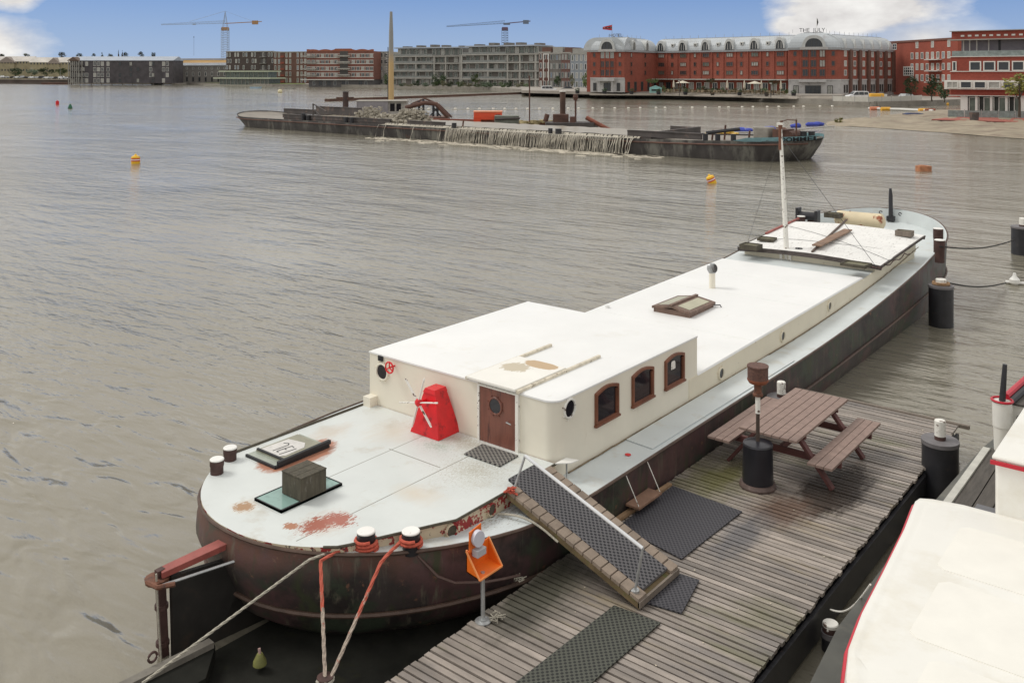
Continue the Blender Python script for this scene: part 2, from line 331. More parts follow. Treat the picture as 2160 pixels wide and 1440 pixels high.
# water: muddy harbour, rippled by a light wind
wm = bpy.data.materials.new('harbour_water'); wm.use_nodes = True; N, L = wm.node_tree.nodes, wm.node_tree.links
wb = N['Principled BSDF']; wb.inputs['Roughness'].default_value = .11; wb.inputs['IOR'].default_value = 2.0; wb.inputs['Specular Tint'].default_value = (1, .92, .79, 1)
gp = N.new('ShaderNodeNewGeometry').outputs['Position']
def wnoise(rot, scl, scale, det, rough=.55, dist=0):
    m1 = N.new('ShaderNodeMapping'); m1.inputs['Rotation'].default_value = (0, 0, rot); m1.inputs['Scale'].default_value = scl; L.new(gp, m1.inputs['Vector'])
    n = N.new('ShaderNodeTexNoise'); n.inputs['Scale'].default_value = scale; n.inputs['Detail'].default_value = det; n.inputs['Roughness'].default_value = rough; n.inputs['Distortion'].default_value = dist; L.new(m1.outputs[0], n.inputs['Vector']); return n.outputs['Fac']
def mm(op, a, b, clamp=False):
    n = N.new('ShaderNodeMath'); n.operation = op; n.use_clamp = clamp
    for i, x in enumerate((a, b)):
        if isinstance(x, (int, float)): n.inputs[i].default_value = x
        else: L.new(x, n.inputs[i])
    return n.outputs[0]
h1 = wnoise(-YAW - R(4), (.42, 1.5, 1), 1.5, 3, .5, .3); h2 = wnoise(-YAW + R(7), (.4, 1.3, 1), 5.6, 4, .55, .2); h3 = wnoise(-YAW, (.35, 1.2, 1), .35, 2)
patch = wnoise(0, (.5, 1, 1), .07, 3)
amp = mm('ADD', mm('MULTIPLY', mm('MULTIPLY', mm('SUBTRACT', patch, .35), 3, True), .75), .35)
h = mm('ADD', mm('MULTIPLY', h1, .125), mm('ADD', mm('MULTIPLY', h2, .040), mm('MULTIPLY', h3, .25)))
h = mm('MULTIPLY', h, amp)
sw = N.new('ShaderNodeSeparateXYZ'); L.new(gp, sw.inputs[0])        # lazy swell running past the stern
near_ = mm('MULTIPLY', mm('DIVIDE', mm('SUBTRACT', 12.0, sw.outputs[1]), 5, True), mm('DIVIDE', mm('SUBTRACT', -8.6, sw.outputs[0]), 2, True))
h4 = wnoise(-YAW - R(2), (.5, 1.3, 1), 1.35, 2, .45, .6)
h = mm('ADD', mm('MULTIPLY', h, mm('SUBTRACT', 1, mm('MULTIPLY', near_, .55))), mm('MULTIPLY', mm('MULTIPLY', h4, .165), near_))
bp = N.new('ShaderNodeBump'); bp.inputs['Strength'].default_value = 1.0; bp.inputs['Distance'].default_value = 1.0; L.new(h, bp.inputs['Height']); L.new(bp.outputs[0], wb.inputs['Normal'])
mud = N.new('ShaderNodeMix'); mud.data_type = 'RGBA'; mud.inputs['A'].default_value = (.180, .165, .124, 1); mud.inputs['B'].default_value = (.225, .207, .162, 1)
L.new(wnoise(0, (1, 1, 1), .05, 4), mud.inputs['Factor']); L.new(mud.outputs['Result'], wb.inputs['Base Color'])

# ------------------------------------------------------------------ setting: water, ground
w = MB(); w.add([(-5000, -400, 0), (5000, -400, 0), (5000, 8000, 0), (-5000, 8000, 0)], [(0, 1, 2, 3)])
solo(w, 'water', wm, None, None, kind='structure')
quaym = mat('quay_stone', (.24, .22, .19), .85, var=.25, vs=.5, stains=[((.12, .10, .085), .55, 1.0, .15)])
pave = mat('quay_paving', (.30, .27, .235), .85, var=.2, vs=.3)
# the line of the far banks, as photo columns and depths of the waterline
bank = [(-500, 760), (60, 745), (92, 640), (145, 560), (365, 548), (452, 515), (575, 470), (640, 462), (790, 430), (1030, 370), (1128, 300), (1250, 262), (1400, 248), (1560, 226), (1690, 200), (1770, 190), (1850, 178), (1960, 186), (2060, 200), (2700, 215)]
g = MB(); GZ = 1.0
near = [D(px, d, 0) for px, d in bank]; farp = [D(px, 5200, 0) for px, d in reversed(bank[::3])]
poly = [(p.x, p.y) for p in near] + [(p.x, p.y) for p in farp]
g.prism(poly, -1.0, GZ)
solo(g, 'ground', pave, None, None, kind='structure')
q = MB()
for i in range(len(bank) - 1):
    a, b = D(bank[i][0], bank[i][1] - .4, 0), D(bank[i + 1][0], bank[i + 1][1] - .4, 0)
    q.beam(a + Vector((0, 0, .56)), b + Vector((0, 0, .56)), .7, 1.15)
solo(q, 'quay_wall', quaym, 'long stone quay wall edging the far bank', 'quay wall')

# ------------------------------------------------------------------ the houseboat
CX, YS, YB = -9.2, 6.28, 31.72
boat = thing('houseboat', 'long barge houseboat with white roofs and cream cabin moored at the wooden pier', 'houseboat', (CX, YS, 0))
def sheer(y):
    z = 1.05
    if y < 9.5: z += .20 * ((9.5 - y) / 3.2) ** 1.5
    if y > 17: z += .95 * ((y - 17) / 14) ** 2
    return z
def cs(y): return -.11 * max(0, min(1, (8.8 - y) / 2.2))      # the stern lies a little to port
def half(y, ys=YS, yb=YB, B=2.46, Ls=3.9, Lb=3.4):
    s, f = y - ys, yb - y
    a = 1 if s >= Ls else max(0, 1 - (1 - max(s, 0) / Ls) ** 2.15) ** (1 / 2.15)
    c = 1 if f >= Lb else max(0, 1 - (1 - max(f, 0) / Lb) ** 2) ** .5
    return B * min(a, c) * (1 - .04 * max(0, min(1, (y - 26) / 4)))
def outline(ys, yb, B, Ls=3.9, Lb=3.4, n=70):
    """closed outline: starboard side from stern to bow then port side back"""
    ts = [0.5 - 0.5 * math.cos(math.pi * (i / n)) for i in range(n + 1)]; ts = [t if .02 < t < .98 else t for t in ts]
    ys_ = [ys + (yb - ys) * t for t in ts]
    right = [(CX + cs(y) + half(y, ys, yb, B, Ls, Lb), y) for y in ys_]; left = [(CX + cs(y) - half(y, ys, yb, B, Ls, Lb), y) for y in reversed(ys_[1:-1])]
    return right + left
h = MB(); rings = []
for (k, ys, yb, B, zf, ls) in ((0, 9.0, 30.6, 2.05, lambda y: -.9, 7), (1, 7.6, 31.0, 2.24, lambda y: -.30, 5.6), (2, 6.80, 31.25, 2.34, lambda y: .0, 4.4), (3, 6.50, 31.4, 2.41, lambda y: .20 + .2 * (sheer(y) - 1.05), 4.1), (4, 6.38, 31.55, 2.45, lambda y: .40 + .5 * (sheer(y) - 1.05), 3.95), (4, 6.22, 31.66, 2.46, lambda y: sheer(y) - .36, 3.9), (4, 6.235, 31.70, 2.46, lambda y: sheer(y) - .18, 3.9), (5, YS, YB, 2.46, lambda y: sheer(y) - .02, 3.9)):
    rings.append([(x, y, zf(y)) for x, y in outline(ys, yb, B, ls)])
h.loft(rings, 0, cap=False)
hull = h.build('hull', hullm, boat, smooth=True)
s = MB()
o4 = outline(6.36, 31.60, 2.47); zz = lambda y: .39 + .5 * (sheer(y) - 1.05)
pts = [Vector((x, y, zz(y))) for x, y in o4]; s.tube(pts + [pts[0]], .028, 6)
o5 = outline(YS - .012, YB + .012, 2.475); pts = [Vector((x, y, sheer(y) - .01)) for x, y in o5]; s.tube(pts + [pts[0]], .022, 6)
s.build('rubbing_strake', strakem, boat, smooth=True)
# decks
def dz(y): return sheer(y) - (0 if y < 25.5 else min(.40, (y - 25.5) * .13))
d = MB(); ys_ = [6.6 + (31.66 - 6.6) * math.sin(math.pi / 2 * i / 140) for i in range(141)]
vs = []; fs = []
for i, y in enumerate(ys_):
    hb = half(y) - .012 if y < 25.5 else half(y) - .02
    vs += [(CX + cs(y) - hb, y, dz(y) - .005), (CX + cs(y) + hb, y, dz(y) - .005)]
    if i: a = 2 * i; fs.append((a - 2, a - 1, a + 1, a))
d.add(vs, fs); d.build('side_deck', deckp, boat)
bw = MB(); yy = [25.5 + (31.705 - 25.5) * math.sin(math.pi / 2 * i / 50) for i in range(51)]
def bul(sg): return [[(CX + sg * (half(y) - .012), y, sheer(y)), (CX + sg * max(0, half(y) - .05), y, sheer(y)), (CX + sg * max(.0, half(y) - .06), y - .03 * max(0, y - 29), dz(y) - .12)] for y in yy]
rg = bul(1) + list(reversed(bul(-1))); bw.loft(rg, 0, cap=False, closed=False); bw.build('bulwark', deckp, boat)
# raised aft deck
AZ = 1.27
def rh(y): return min(1.84, half(y) + cs(y) - .014, 1.13 + (y - 6.6) * .47 if y < 8.1 else 1.845)
def rf(y): return min(1.87, half(y) - cs(y) - .014)
ry = [6.286, 6.30, 6.32, 6.35, 6.39, 6.44, 6.5, 6.56, 6.63, 6.7, 6.8, 6.92, 7.05, 7.2, 7.35, 7.5, 7.7, 7.9, 8.1, 8.3, 8.6, 9.2, 10.12]
def az(y): return max(AZ, sheer(y) + .004) if y < 7 else AZ
a = MB(); n = len(ry)
top = [(CX + rh(y), y, az(y)) for y in ry] + [(CX - rf(y), y, az(y)) for y in reversed(ry)]
bot = [(x, y, 1.03) for x, y, z in top]; m_ = len(top)
a.add(top, [tuple(range(m_))], 0); a.add(bot + top, [(i, (i + 1) % m_, m_ + (i + 1) % m_, m_ + i) for i in range(m_)], 1)
a.build('aft_deck', [aftp, peel], boat)
ed = MB(); pr_ = [Vector((CX + rh(y) + .012, y, az(y) + .004)) for y in ry[9:]]; ed.tube(pr_, .016, 6)
ed.build('deck_edge_bead', boxwood, boat)
ed = MB(); ed.tube([Vector((CX - rf(y) - .012, y, az(y) + .004)) for y in ry[14:]], .024, 6); ed.build('deck_edge_bead', boxwood, boat)
def porthole(parent, c, nrm, r, ringmat_, gl=glassd, t=.03):
    f = MB(); c = Vector(c); nrm = Vector(nrm).normalized(); u = nrm.cross(Vector((0, 0, 1))).normalized(); v = Vector((0, 0, 1)); k = 24
    def ring(rr, d_): return [c + nrm * d_ + (u * math.cos(i * 2 * math.pi / k) + v * math.sin(i * 2 * math.pi / k)) * rr for i in range(k)]
    f.loft([ring(r * 1.26, -.01), ring(r * 1.26, t * .6), ring(r * 1.18, t), ring(r * 1.03, t), ring(r * .98, t * .3)], 0, cap=False)
    for i in range(8):
        p = c + nrm * t * .5 + (u * math.cos(i * math.pi / 4 + .3) + v * math.sin(i * math.pi / 4 + .3)) * r * 1.38; f.disc(p - nrm * .02, nrm, r * .045 + .004, .026, 6)
    fo = f.build('porthole', ringmat_, parent, smooth=True)
    g_ = MB(); g_.add(ring(r, t * .35), [tuple(range(k))]); g_.build('pane', gl, fo); return fo
porthole(boat, (CX + rh(8.05) + .005, 8.05, 1.16), (1, -.28, .1), .068, peel, boxwood); porthole(boat, (CX + rh(8.75) + .005, 8.75, 1.16), (1, 0, .1), .068, peel, boxwood)
# cabin: walls, rounded near corner, windows cut as real frames
XL, XR, YF, YC, ZC = -11.08, -7.37, 10.13, 14.28, 2.11
rc = .19
corner = [(XR - rc + rc * math.sin(t), YF + rc - rc * math.cos(t)) for t in [i * math.pi / 2 / 8 for i in range(9)]]
plan = [(XL, YC), (XL, YF)] + corner + [(XR, YC)]
cw = MB(); zr = lambda y: ZC - .012 * (y - YF) / 4
lo = [(x, y, 1.0) for x, y in plan]; hi = [(x, y, zr(y) - .03) for x, y in plan]; m_ = len(plan)
cw.add(lo + hi, [(i, i + 1, m_ + i + 1, m_ + i) for i in range(m_ - 1)] + [(m_ - 1, 0, m_, 2 * m_ - 1)])
cw.box(XL + .02, -10.9, YF - .16, YF + .05, 1.2, 1.42)
cabin = cw.build('cabin', cream, boat, smooth=True)
cr_ = MB(); ins = lambda q_, d_: [(x + (d_ if x < CX else -d_) , y + (d_ if y < 12 else 0)) for x, y in q_]
e0 = [(x + (-.012 if x < CX else .012), y + (-.012 if y < 12 else 0)) for x, y in plan]; e1 = ins(plan, .03)
cr_.add([(x, y, zr(y) - .035) for x, y in e0] + [(x, y, zr(y) - .01) for x, y in e0] + [(x, y, zr(y) + .008) for x, y in e1],
    [(i, (i + 1) % m_, m_ + (i + 1) % m_, m_ + i) for i in range(m_)] + [(m_ + i, m_ + (i + 1) % m_, 2 * m_ + (i + 1) % m_, 2 * m_ + i) for i in range(m_)] + [tuple(range(2 * m_, 3 * m_))])
cr_.build('cabin_roof', white_roof, boat, smooth=True)
# door
DX0, DX1 = -8.70, -8.03
dd = MB(); dd.box(DX0, DX1, YF - .035, YF + .02, 1.20, 2.06); door = dd.build('cabin_door', wooddoor, boat, bevel=.006)
df = MB(); df.box(DX0 - .035, DX0, YF - .05, YF + .02, 1.2, 2.09); df.box(DX1, DX1 + .05, YF - .05, YF + .02, 1.2, 2.09); df.box(DX0 - .03, DX1 + .045, YF - .047, YF + .018, 2.065, 2.085); df.box(DX0 - .03, DX1 + .045, YF - .045, YF + .018, 1.19, 1.215); df.build('door_frame', chipw, boat)
porthole(door, (-8.40, YF - .035, 1.83), (0, -1, 0), .105, wooddoor, glassd, .02)
hd = MB(); hd.tube([(-8.17, YF - .04, 1.66), (-8.17, YF - .075, 1.66), (-8.08, YF - .085, 1.655)], .009, 6); hd.build('door_handle', steelg, door, smooth=True)
# front portholes, vent, valve wheel
porthole(cabin, (-10.78, YF, 1.83), (0, -1, 0), .115, cream); porthole(cabin, (XR, 10.46, 1.93), (1, 0, 0), .115, chipw)
vt = MB(); vt.box(-10.86, -10.76, YF - .03, YF, 2.0, 2.08)
for i in range(3): vt.box(-10.85, -10.77, YF - .036, YF - .03, 2.01 + i * .024, 2.022 + i * .024)
vt.build('vent_grille', darkst, cabin)
vw = MB(); c_ = Vector((-10.50, YF - .12, 1.98)); k = 16
vw.tube([c_ + Vector((math.cos(i * 2 * math.pi / k) * .085, 0, math.sin(i * 2 * math.pi / k) * .085)) for i in range(k + 1)], .014, 6)
for i in range(3): t = R(90 + 120 * i); vw.tube([c_, c_ + Vector((math.cos(t) * .085, 0, math.sin(t) * .085))], .011, 6)
vw.tube([c_, c_ + Vector((0, .12, 0))], .014, 6)
vw.build('valve_wheel', redp, cabin, smooth=True)
# three arched windows in the starboard wall
def arch_window(y0, z0, wid, hgt, curtain=False):
    f = MB(); X = XR + .004; fw = .042
    def arch(o):
        y_0, y_1 = y0 + o, y0 + wid - o; z_0 = z0 + o; pts = [(y_0, z_0), (y_1, z_0)]
        for i in range(9):
            t = i / 8; pts.append((y_1 + (y_0 - y_1) * t, z0 + hgt - o * .9 - .055 + .055 * math.sin(math.pi * t)))
        return pts
    A, B_ = arch(0), arch(fw); n_ = len(A)
    rings = [[(X - .01, y, z) for y, z in A], [(X + .035, y, z) for y, z in A], [(X + .035, y, z) for y, z in B_], [(X - .0, y, z) for y, z in B_]]
    f.loft(rings, 0, cap=False); f.box(X, X + .05, y0 - .02, y0 + wid + .02, z0 - .02, z0 + .012)
    f.box(X + .001, X + .03, y0 + wid - fw - .028, y0 + wid - fw - .008, z0 + fw, z0 + hgt - fw - .07)
    fo = f.build('arched_window', woodfr, cabin, bevel=.004)
    g_ = MB(); g_.add([(X + .004, y, z) for y, z in B_], [tuple(range(n_))]); g_.build('pane', glassd, fo)
    if curtain:
        lp = MB(); lp.lathe([(.075, 0), (.07, .10), (.05, .13)], (X + .006 - .0, y0 + wid * .42, z0 + .27), 14)
        lp.v = [(X + .012 + (x - X) * .12, y, z) for x, y, z in lp.v]; lp.build('lamp_shade', chipw, fo, smooth=True)
arch_window(11.10, 1.49, .62, .52); arch_window(12.12, 1.48, .64, .52); arch_window(13.14, 1.47, .64, .51, True)
# sliding hatch over the door with its rails
sh = MB(); sh.box(-8.90, -7.99, 10.03, 11.26, ZC + .025, ZC + .065); hatch = sh.build('sliding_hatch', [mat('worn_hatch_paint', (.82, .80, .74), .5, var=.04, vs=2, spots=[(-8.35, 11.12, .32, .16, (.52, .37, .22), 8, .5, 10), (-8.6, 10.8, .25, .22, (.55, .48, .36), 12, 1.6)])], boat, bevel=.008)
for x in (-8.92, -7.97):
    r_ = MB(); r_.box(x - .022, x + .022, 10.05, 12.15, ZC, ZC + .045); r_.build('hatch_rail', mat('dirty_rail_paint' + str(x), (.66, .60, .48), .6, var=.2, vs=9, stains=[((.2, .15, .1), .58, 14, .08)]), boat)
# low roof with coaming walls
z1 = lambda y: 1.435 + .15 * max(0, (y - 14.3)) / 8.7
lr = MB()
lr.hexa([(XL, YC - .3, 1.0), (XR + .01, YC - .3, 1.0), (XR + .01, 22.95, 1.1), (XL, 22.95, 1.1), (XL, YC - .3, z1(14) - .03), (XR + .01, YC - .3, z1(14) - .03), (XR + .01, 22.95, z1(22.95) - .03), (XL, 22.95, z1(22.95) - .03)])
coam = lr.build('coaming', coampaint, boat)
lt = MB(); lt.hexa([(XL - .01, YC, z1(14.3) - .03), (XR + .02, YC, z1(14.3) - .03), (XR + .02, 22.97, z1(22.95) - .03), (XL - .01, 22.97, z1(22.95) - .03), (XL + .01, YC, z1(14.3)), (XR - .0, YC, z1(14.3)), (XR - .0, 22.94, z1(22.95)), (XL + .01, 22.94, z1(22.95))])
lt.build('low_roof', white_roof, boat)
for y, z in ((15.16, 1.22), (17.96, 1.26), (20.64, 1.34)): porthole(coam, (XR + .012, y, z), (1, 0, 0), .088, coampaint)
ln = MB()
for i in range(60):
    y = 10.4 + i * .29; ln.beam((XR + .03, y, sheer(y) + .006), (XR + .03 + rnd.uniform(-.008, .01), y + .30, sheer(y + .2) + .006), .018, .012)
ln.build('deck_seam_dirt', mat('seam_dirt', (.20, .15, .09), .9, var=.4, vs=8), boat)
# steel plates on the side deck
pl = MB(); pl.prism([(-7.32, 11.9), (-6.84, 11.85), (-6.80, 17.2), (-7.33, 17.2)], lambda x, y: sheer(y), lambda x, y: sheer(y) + .012); pl.build('deck_plate', deckp, boat)
rd = MB(); rd.cyl((-7.02, 11.45, 1.052), .045, .006, 16); rd.build('deck_filler_cap', redp, boat)
# forward part of the coaming, flat deck ahead of the roof and the fore hatch
zc = lambda y: 1.50 + .30 * max(0, y - 22.95) / 5
fr = MB()
Y2 = 27.6
fr.prism([(XL + .02, 22.9), (XR + .01, 22.9), (XR - .02, Y2), (XL + .25, Y2)], lambda x, y: 1.15, lambda x, y: zc(y)); fc = fr.build('fore_coaming', [coampaint], boat)
ft = MB(); ft.prism([(XL + .03, 22.96), (XR - .02, 22.96), (XR - .03, 24.3), (XL + .05, 24.3)], lambda x, y: zc(y) - .01, lambda x, y: zc(y) + .008); ft.build('fore_deck_plate', deckp, boat)
HZT = lambda x, y: 1.775 + .22 * (y - 23.8) / 4.2 + .085 * (1 - ((x - CX) / 1.95) ** 2)
ft = MB()
nx, ny = 12, 10; HX0, HX1, HY0, HY1 = -11.0, -7.15, 23.75, 27.75
vs = []
for j in range(ny + 1):
    for i in range(nx + 1):
        x = HX0 + (HX1 - HX0) * i / nx; y = HY0 + (HY1 - HY0) * j / ny
        if x < -8.6: y += .35 * (1 - j / ny) * min(1, (-8.6 - x) / .8) * 0
        vs.append((x, y, HZT(x, y) + rnd.uniform(-.006, .006)))
fs = [(j * (nx + 1) + i, j * (nx + 1) + i + 1, (j + 1) * (nx + 1) + i + 1, (j + 1) * (nx + 1) + i) for j in range(ny) for i in range(nx)]
ft.add(vs, fs); ft.build('hatch_sheet', tarp, boat, smooth=True)
sk = MB()
for i in range(nx):
    xa, xb = HX0 + (HX1 - HX0) * i / nx, HX0 + (HX1 - HX0) * (i + 1) / nx
    for y in (HY0, HY1): sk.hexa([(xa, y - .03, HZT(xa, y) - .11), (xb, y - .03, HZT(xb, y) - .11), (xb, y + .03, HZT(xb, y) - .11), (xa, y + .03, HZT(xa, y) - .11), (xa, y - .03, HZT(xa, y) - .004), (xb, y - .03, HZT(xb, y) - .004), (xb, y + .03, HZT(xb, y) - .004), (xa, y + .03, HZT(xa, y) - .004)])
for x in (HX0, HX1): sk.hexa([(x - .02, HY0, HZT(x, HY0) - .05), (x + .02, HY0, HZT(x, HY0) - .05), (x + .02, HY1, HZT(x, HY1) - .05), (x - .02, HY1, HZT(x, HY1) - .05), (x - .02, HY0, HZT(x, HY0) + .005), (x + .02, HY0, HZT(x, HY0) + .005), (x + .02, HY1, HZT(x, HY1) + .005), (x - .02, HY1, HZT(x, HY1) + .005)])
sk.build('hatch_skirt', mat('dark_weathered_batten', (.075, .06, .055), .7, var=.4, vs=6), boat)
fb = MB(); fb.prism([(HX0 + .1, HY0 + .2), (HX1 - .22, HY0 + .2), (HX1 - .22, HY1 - .1), (HX0 + .1, HY1 - .1)], 1.5, lambda x, y: HZT(x, y) - .06); fcb = fb.build('hatch_coaming', coampaint, boat)
porthole(fcb, (HX1 - .215, 26.6, 1.78), (1, 0, 0), .07, coampaint)
rdl = MB(); rdl.beam((HX0 + .02, 25.6, HZT(HX0, 25.6) + .03), (HX0 + .02, 28.1, HZT(HX0, 28) + .03), .06, .05); rdl.build('red_batten', redst, boat)
for y in (16.6, 19.6, 21.4):
    sm = MB(); sm.beam((XL + .05, y, z1(y) + .001), (XR - .05, y, z1(y) + .001), .02, .004); sm.build('roof_weld_seam', white_roof, boat)
# skylight and turning ventilator on the low roof
sky_ = MB(); zb = z1(17.8); sky_.box(-9.93, -9.07, 17.25, 18.35, zb - .02, zb + .10); skl = sky_.build('roof_skylight', mat('aged_brown_frame', (.16, .10, .075), .6, var=.3, vs=6, stains=[((.3, .26, .22), .62, 14, .06)]), boat)
gl = MB(); zt = lambda x: zb + .19 - .16 * abs(x + 9.5)
for x0, x1 in ((-9.96, -9.5), (-9.5, -9.04)):
    gl.hexa([(x0, 17.22, zt(x0) - .05), (x1, 17.22, zt(x1) - .05), (x1, 18.38, zt(x1) - .05), (x0, 18.38, zt(x0) - .05), (x0, 17.22, zt(x0)), (x1, 17.22, zt(x1)), (x1, 18.38, zt(x1)), (x0, 18.38, zt(x0))])
gl.beam((-9.5, 17.2, zb + .20), (-9.5, 18.4, zb + .20), .07, .03); gl.build('sash', MATS['aged_brown_frame'], skl)
gp_ = MB()
for x0, x1 in ((-9.88, -9.60), (-9.40, -9.12)): gp_.add([(x0, 17.34, zt(x0) + .004), (x1, 17.34, zt(x1) + .004), (x1, 18.26, zt(x1) + .004), (x0, 18.26, zt(x0) + .004)], [(0, 1, 2, 3)])
gp_.build('pane', mat('yellowed_glass', (.42, .40, .27), .25, var=.1, vs=3), skl)
hk = MB(); hk.tube([(-9.04, 18.30, zb + .06), (-8.94, 18.40, zb + .06), (-8.90, 18.42, zb - .03)], .013, 6); hk.build('hook', darkst, skl)
vn = MB(); zv = z1(19.85); vn.lathe([(.075, 0), (.072, .36)], (-9.85, 19.85, zv), 16); vent = vn.build('roof_ventilator', cream, boat, smooth=True)
tb = MB(); k = 20; cz = zv + .46
for i in range(k):
    t0 = i * 2 * math.pi / k; L_ = []
    for j in range(7):
        ph = -1.1 + 2.2 * j / 6; rr = .125 * math.cos(ph * .9); tt = t0 + .5 * (j / 6); L_.append([(-9.85 + rr * math.cos(tt), 19.85 + rr * math.sin(tt), cz + .115 * math.sin(ph)), (-9.85 + rr * .86 * math.cos(tt + .24), 19.85 + rr * .86 * math.sin(tt + .24), cz + .115 * math.sin(ph))])
    tb.loft(L_, 0, cap=False, closed=False)
tb.cyl((-9.85, 19.85, cz + .10), .06, .015, 12); tb.cyl((-9.85, 19.85, zv + .355), .085, .02, 16)
tb.build('turbine', steelg, vent)
cn = MB(); cn.ell((-9.85, 19.85, cz), .085, .085, .09, 10); cn.build('turbine_core', rustdk, vent, smooth=True)
sv = MB(); p_ = P(1281, 652, 1.45); sv.cyl((p_.x, p_.y, z1(p_.y) - .01), .05, .07, 14); sv.build('roof_vent_cap', white_roof, boat)
# mast and its stays
mbp = P(1660, 548, 1.55); mtp = P(1660, 548, 1.55) + Vector((-.10, .05, 0)); dm = (mbp.x * -math.sin(YAW) + mbp.y * math.cos(YAW))
mtop = D(1646, dm, ZT(268, dm))
ms = MB(); ms.tube([mbp, mbp.lerp(mtop, .5), mtop], [.072, .058, .045], 12); ms.box(mbp.x - .16, mbp.x - .09, mbp.y - .12, mbp.y + .12, 1.5, 1.78); ms.box(mbp.x + .09, mbp.x + .16, mbp.y - .12, mbp.y + .12, 1.5, 1.78); ms.tube([mbp + Vector((-.16, 0, .22)), mbp + Vector((.16, 0, .22))], .02, 6)
ms.build('mast', chipw, boat, smooth=True)
tp = MB(); tp.tube([mtop - Vector((0, 0, .62)), mtop], [.05, .047], 12); tp.tube([mtop, mtop + Vector((0, 0, .05))], .06, 12); tp.tube([mtop - Vector((.12, 0, .03)), mtop + Vector((.14, .03, -.03))], .018, 6); tp.build('mast_head', rustm, boat, smooth=True)
st = MB(); fl = P(1574, 522, 1.9); fr2 = P(1850, 565, 1.9)
st.tube([mtop - Vector((0, 0, .25)), fl], .004, 5); st.tube([mtop - Vector((0, 0, .25)), fr2], .006, 5); st.build('mast_stay', darkst, boat)
hr = MB()
hr.tube([Vector((x, 24.9 + .5 * (x + 11) / 3.8 + .05 * math.sin(x * 3), HZT(x, 25) + .015)) for x in [HX0 + i * .35 for i in range(12)]], .005, 5)
hr.tube([Vector((x, 27.0 - 2.6 * (x + 11) / 3.8, HZT(x, 27.0 - 2.6 * (x + 11) / 3.8) + .015)) for x in [HX0 + i * .35 for i in range(12)]], .005, 5); hr.build('lashing_line', darkst, boat)
lb = MB(); lb.tube([Vector((HX1 + .03, 23.9 + i * .25, HZT(HX1, 24) + .02 - .10 * abs(math.sin(i * .9)))) for i in range(10)], .014, 6); lb.tube([Vector((HX1 - .25 + .05 * i, 23.66 + .03 * math.sin(i * 2), HZT(HX1, 24) - .05 - .02 * math.sin(i * 3))) for i in range(7)], .02, 6); lb.build('corner_lashing', rustdk, boat)
lk = MB()
for y in (23.75, 28.02): pass
lk.beam((-8.95, 23.85, HZT(-8.9, 23.8) + .03), (-9.55, 28.3, HZT(-9.5, 28.2) + .03), .05, .04); lk.build('ridge_batten', mat('dark_batten_wood', (.09, .06, .045), .7), boat)
# bollards of the boat
def bollard(parent, x, y, z, r, hgt, side=darkst, top=whitep, name='bollard'):
    b_ = MB(); b_.lathe([(r * .92, 0), (r * .92, hgt * .55), (r, hgt * .62), (r, hgt)], (x, y, z), 22); bo = b_.build(name, side, parent, smooth=True)
    t_ = MB(); t_.lathe([(r * 1.0, hgt), (r * 1.0, hgt + .012), (r * .9, hgt + .02)], (x, y, z), 22); t_.build('painted_cap', top, bo, smooth=True); return bo
chiptop = mat('chipped_white_cap', (.84, .82, .78), .5, var=.05, stains=[((.35, .28, .2), .64, 22, .04)])
bollard(boat, -10.71, 7.06, 1.26, .093, .19, rustdk); bollard(boat, -10.94, 7.42, 1.24, .093, .19, rustdk)
bn1 = bollard(boat, -7.85, 7.12, 1.12, .105, .24, darkst, chiptop); bn2 = bollard(boat, -7.48, 7.47, 1.1, .105, .24, darkst, chiptop)
for px, py in ((1982, 540), (1979, 520)):
    p_ = P(px, py, 1.62); bollard(boat, p_.x, p_.y, 1.45, .135, .60 if py == 540 else .68, rustdk, chiptop)
for px, py in ((1690, 473), (1711, 470)):
    p_ = P(px, py, 1.75); bollard(boat, p_.x, p_.y, 1.7, .13, .30, rustdk)
bp_ = P(1704, 472, 1.75); wl = MB(); wl.tube([bp_ + Vector((-.3, 0, .25)), bp_ + Vector((.3, .1, .25))], .13, 12); wl.box(bp_.x - .36, bp_.x - .26, bp_.y - .14, bp_.y + .14, 1.7, 2.25); wl.box(bp_.x + .26, bp_.x + .36, bp_.y - .14, bp_.y + .14, 1.7, 2.2); wl.build('anchor_winch', darkst, boat, bevel=.01)
sp_ = MB(); p_ = Vector((CX, 31.62, 0)); sp_.tube([(CX, 31.58, 1.72), (CX - .01, 31.60, 2.55), (CX - .02, 31.6, 2.78)], [.075, .065, .04], 10); sp_.box(CX - .12, CX + .12, 31.5, 31.66, 1.7, 1.86); sp_.build('stem_post', darkst, boat, smooth=True)
ey = MB()
for x in (-.28, .34):
    ey.tube([(CX + x + .045 * math.cos(t), 31.46 - abs(x) * .1, 1.98 + .045 * math.sin(t)) for t in [i * math.pi / 6 for i in range(11)]], .016, 6)
ey.build('mooring_eye', darkst, boat)
gd = MB(); gd.cyl((-7.42, 8.6, 0), 0, 0, 3) if False else None
